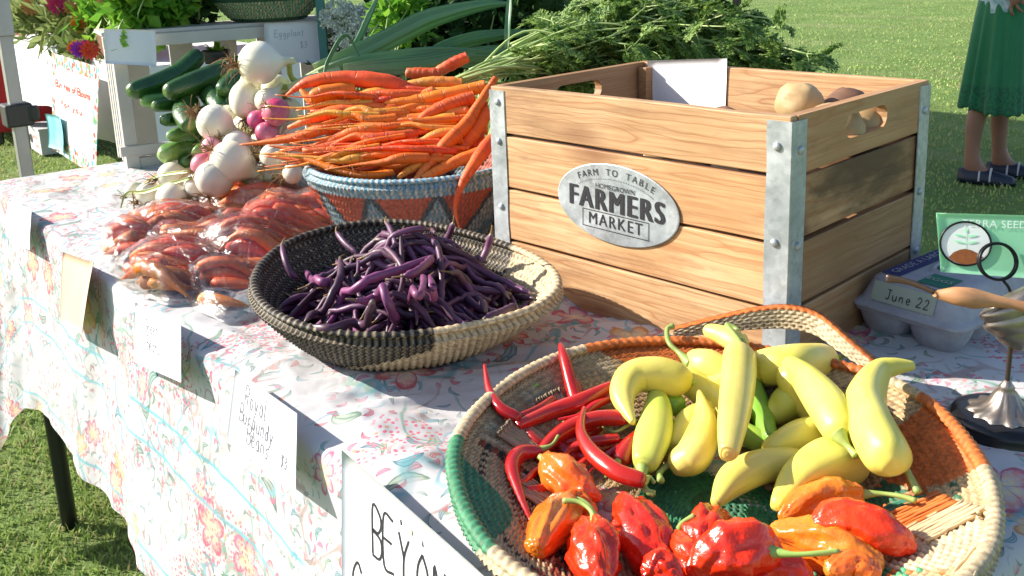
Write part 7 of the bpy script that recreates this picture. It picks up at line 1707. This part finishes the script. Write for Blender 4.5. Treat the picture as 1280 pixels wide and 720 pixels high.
def person():
    g1 = at(1212, 228, GZ); g2 = at(1247, 220, GZ); c = (g1 + g2) / 2 + RT * .035 * np.array([1, 1, 0]); c[2] = GZ
    fwd = unit(RT * np.array([.85, .85, 0]) - FW * np.array([.55, .55, 0])); lat = np.array([-fwd[1], fwd[0], 0]); Z = np.array([0, 0, 1.0]); lat = lat
    t = thing('person', 'person in a green skirt and dark shoes standing on the lawn, hand on hip', 'person', c)
    S = 1.53 / 1.65
    def p(f, l, z): return c + fwd * f * S + lat * l * S + Z * z * S
    # joints and radii (a single skinned surface)
    f1 = (g1 - c) @ fwd / S, (g1 - c) @ lat / S; f2 = (g2 - c) @ fwd / S, (g2 - c) @ lat / S
    J = {'pelvis': (p(0, 0, .93), .095, .080), 'waist': (p(.005, 0, 1.05), .10, .08), 'chest': (p(.01, 0, 1.24), .125, .09), 'neckb': (p(0, 0, 1.40), .055, .05), 'neck': (p(.01, 0, 1.46), .045, .045), 'head': (p(.03, 0, 1.56), .072, .085), 'crown': (p(.02, 0, 1.635), .05, .06)}
    E = [('pelvis', 'waist'), ('waist', 'chest'), ('chest', 'neckb'), ('neckb', 'neck'), ('neck', 'head'), ('head', 'crown')]
    for nm, s_, ft in (('a', -1 if f1[1] < f2[1] else 1, f1), ('b', 1 if f1[1] < f2[1] else -1, f2)):
        J['hip' + nm] = (p(0, s_ * .066, .84), .064, .064); J['knee' + nm] = (p(ft[0] * .6 + .02, ft[1] * .7 + s_ * .02, .47), .052, .055); J['calf' + nm] = (p(ft[0] * .85 - .012, ft[1] * .95, .33), .050, .052); J['ankle' + nm] = (p(ft[0], ft[1], .085), .030, .034); J['heel' + nm] = (p(ft[0] - .015, ft[1], .035), .030, .028); J['ball' + nm] = (p(ft[0] + .13, ft[1] - s_ * .0, .030), .036, .018); J['toe' + nm] = (p(ft[0] + .185, ft[1], .024), .026, .013)
        E += [('pelvis', 'hip' + nm), ('hip' + nm, 'knee' + nm), ('knee' + nm, 'calf' + nm), ('calf' + nm, 'ankle' + nm), ('ankle' + nm, 'heel' + nm), ('ankle' + nm, 'ball' + nm), ('ball' + nm, 'toe' + nm)]
    # arms: the one towards the camera rests its hand on the front of the hip
    cs = 1 if lat @ (CAM - c) > 0 else -1
    for nm, s_ in (('m', cs), ('n', -cs)):
        J['sh' + nm] = (p(-.01, s_ * .17, 1.35), .048, .048)
        if nm == 'm': J['el' + nm] = (p(-.05, s_ * .29, 1.10), .036, .036); J['wr' + nm] = (p(.020, s_ * .185, .965), .021, .023); J['pa' + nm] = (p(.055, s_ * .178, .925), .023, .015)
        else: J['el' + nm] = (p(-.03, s_ * .22, 1.08), .036, .036); J['wr' + nm] = (p(.05, s_ * .25, .86), .024, .027); J['pa' + nm] = (p(.07, s_ * .26, .80), .024, .015)
        E += [('chest', 'sh' + nm), ('sh' + nm, 'el' + nm), ('el' + nm, 'wr' + nm), ('wr' + nm, 'pa' + nm)]
        for k, (dx, L_) in enumerate(((-.030, .062), (-.011, .072), (.009, .070), (.028, .055))):
            base = J['pa' + nm][0]; dirv = unit(fwd * (.55 + .10 * k) - Z * (.75 - .1 * k) - lat * s_ * .12) if nm == 'm' else -Z * 1.0; sidev = unit(fwd * .75 + Z * .55) if nm == 'm' else fwd
            J[f'k{nm}{k}'] = (base + sidev * dx * 1.1 * S + dirv * .024 * S, .0078, .0078); J[f'm{nm}{k}'] = (base + sidev * dx * 1.4 * S + dirv * L_ * .66 * S + lat * s_ * .006, .0070, .0070); J[f't{nm}{k}'] = (base + sidev * dx * 1.5 * S + dirv * L_ * 1.0 * S - lat * s_ * .004, .0058, .0058)
            E += [('pa' + nm, f'k{nm}{k}'), (f'k{nm}{k}', f'm{nm}{k}'), (f'm{nm}{k}', f't{nm}{k}')]
        J['th' + nm] = (J['pa' + nm][0] + (unit(fwd * .9 + Z * .5) if nm == 'm' else fwd) * .040 * S, .010, .010); J['tt' + nm] = (J['pa' + nm][0] + (unit(fwd * 1.0 - Z * .2) if nm == 'm' else unit(fwd - Z)) * .068 * S, .008, .008); E += [('wr' + nm, 'th' + nm), ('th' + nm, 'tt' + nm)]
    keys = list(J); off = root_loc(t); me = bpy.data.meshes.new('body'); me.from_pydata([tuple(J[k][0] - off) for k in keys], [(keys.index(a), keys.index(b)) for a, b in E], []); o = bpy.data.objects.new('body', me); coll.objects.link(o); o.parent = t; me.materials.append(M['skin'])
    sk = o.modifiers.new('skin', 'SKIN'); sk.use_smooth_shade = True
    for i, k in enumerate(keys): me.skin_vertices[0].data[i].radius = (J[k][1] * S, J[k][2] * S); me.skin_vertices[0].data[i].use_root = (k == 'pelvis')
    sb = o.modifiers.new('sub', 'SUBSURF'); sb.levels = sb.render_levels = 2
    # face and hair
    hd = J['head'][0]; V, F = lathe([(.0001, .10), (.045, .095), (.078, .065), (.088, .02), (.084, -.03), (.076, -.08), (.07, -.12)], 32, hd + Z * .01 - fwd * .022); mesh('hair', V, F, M['hair'], t)
    for s_ in (-1, 1): V, F = lathe([(.0001, -.007), (.006, -.004), (.007, 0), (.006, .004), (.0001, .007)], 12, hd + fwd * .068 + lat * s_ * .028 + Z * .005); mesh('eye', V, F, M['ink'], t); V, F = lathe([(.0001, -.02), (.01, -.012), (.013, .005), (.009, .018), (.0001, .022)], 12, hd + lat * s_ * .080); mesh('ear', V, F, M['skin'], t)
    V, F = tube([hd + fwd * .070 + Z * .005, hd + fwd * .092 - Z * .022], .007, 8, 4, .011); mesh('nose', V, F, M['skin'], t); V, F = tube([hd + fwd * .080 - lat * .018 - Z * .045, hd + fwd * .088 - Z * .046, hd + fwd * .080 + lat * .018 - Z * .045], .004, 6, 6); mesh('mouth', V, F, M['red_ink'], t)
    # skirt with gathers, blouse
    n = 140; V = []; rows = 36
    for j in range(rows):
        q = j / (rows - 1); z = .915 - q * .535
        for i in range(n):
            a = 2 * PI * i / n; pl = (math.sin(a * 11 + 2.4 * math.sin(a * 3) + q * 1.1 * math.sin(a * 5)) * .75 + .5 * math.sin(a * 5 + 2)) * (.003 + .021 * q) + .006 * q * math.sin(a * 31); ra, rb = .148 + .075 * q ** .8 + pl, .165 + .075 * q ** .8 + pl
            zz = z + (.006 * math.sin(a * 26) if j == rows - 1 else 0); V.append(p(rb * .80 * math.cos(a) + .01, ra * 1.0 * math.sin(a), zz + .012 * math.sin(a * 2 + 1) * q))
    so = mesh('skirt', V, grid_faces(rows, n).tolist() + [(j * n + n - 1, (j + 1) * n + n - 1, (j + 1) * n, j * n) for j in range(rows - 1)], M['skirt'], t); m = so.modifiers.new('s', 'SOLIDIFY'); m.thickness = .003
    V = []
    for z, ra, rb in ((.862, .158, .132), (.93, .150, .122), (1.05, .135, .108), (1.2, .155, .12), (1.32, .165, .105), (1.39, .10, .075), (1.41, .065, .06)):
        for i in range(48): a = 2 * PI * i / 48; V.append(p(rb * math.cos(a) + .008, ra * math.sin(a), z + .004 * math.sin(a * 7)))
    so = mesh('blouse', V, [(j * 48 + i, j * 48 + (i + 1) % 48, (j + 1) * 48 + (i + 1) % 48, (j + 1) * 48 + i) for j in range(6) for i in range(48)], M['blouse'], t)
    for g, ft in ((g1, f1), (g2, f2)):
        # low shoe: sole, upper with straps
        V = []; k = 26
        for z, sc in ((.0, 1.0), (.012, 1.03), (.018, .98)):
            for i in range(k): a = 2 * PI * i / k; fx = math.cos(a); V.append(p(ft[0] + .075 + .135 * fx * sc, ft[1] + (.042 + .008 * fx) * math.sin(a) * sc, z + .002))
        sh = mesh('shoe', V, [(j * k + i, j * k + (i + 1) % k, (j + 1) * k + (i + 1) % k, (j + 1) * k + i) for j in range(2) for i in range(k)] + [tuple(range(k))[::-1], tuple(2 * k + i for i in range(k))], M['shoe'], t)
        V = []
        for x, w_, h in ((-.055, .030, .062), (-.02, .036, .060), (.05, .042, .070), (.10, .046, .056), (.15, .046, .044), (.19, .036, .034), (.207, .018, .022)):
            for i in range(15): a = PI * i / 14; V.append(p(ft[0] + x, ft[1] + w_ * math.cos(a), .010 + h * math.sin(a) ** .8))
        up_ = mesh('upper', V, [(j * 15 + i, (j + 1) * 15 + i, (j + 1) * 15 + i + 1, j * 15 + i + 1) for j in range(6) for i in range(14)], M['shoe'], sh); m = up_.modifiers.new('s', 'SOLIDIFY'); m.thickness = .004
        for x in (.045, .095): V, F = tube([p(ft[0] + x, ft[1] + .047 * math.cos(a), .014 + .066 * math.sin(a)) for a in np.linspace(.1, PI - .1, 8)], .0045, 6); mesh('strap', V, F, M['shoe_trim'], sh)
person()
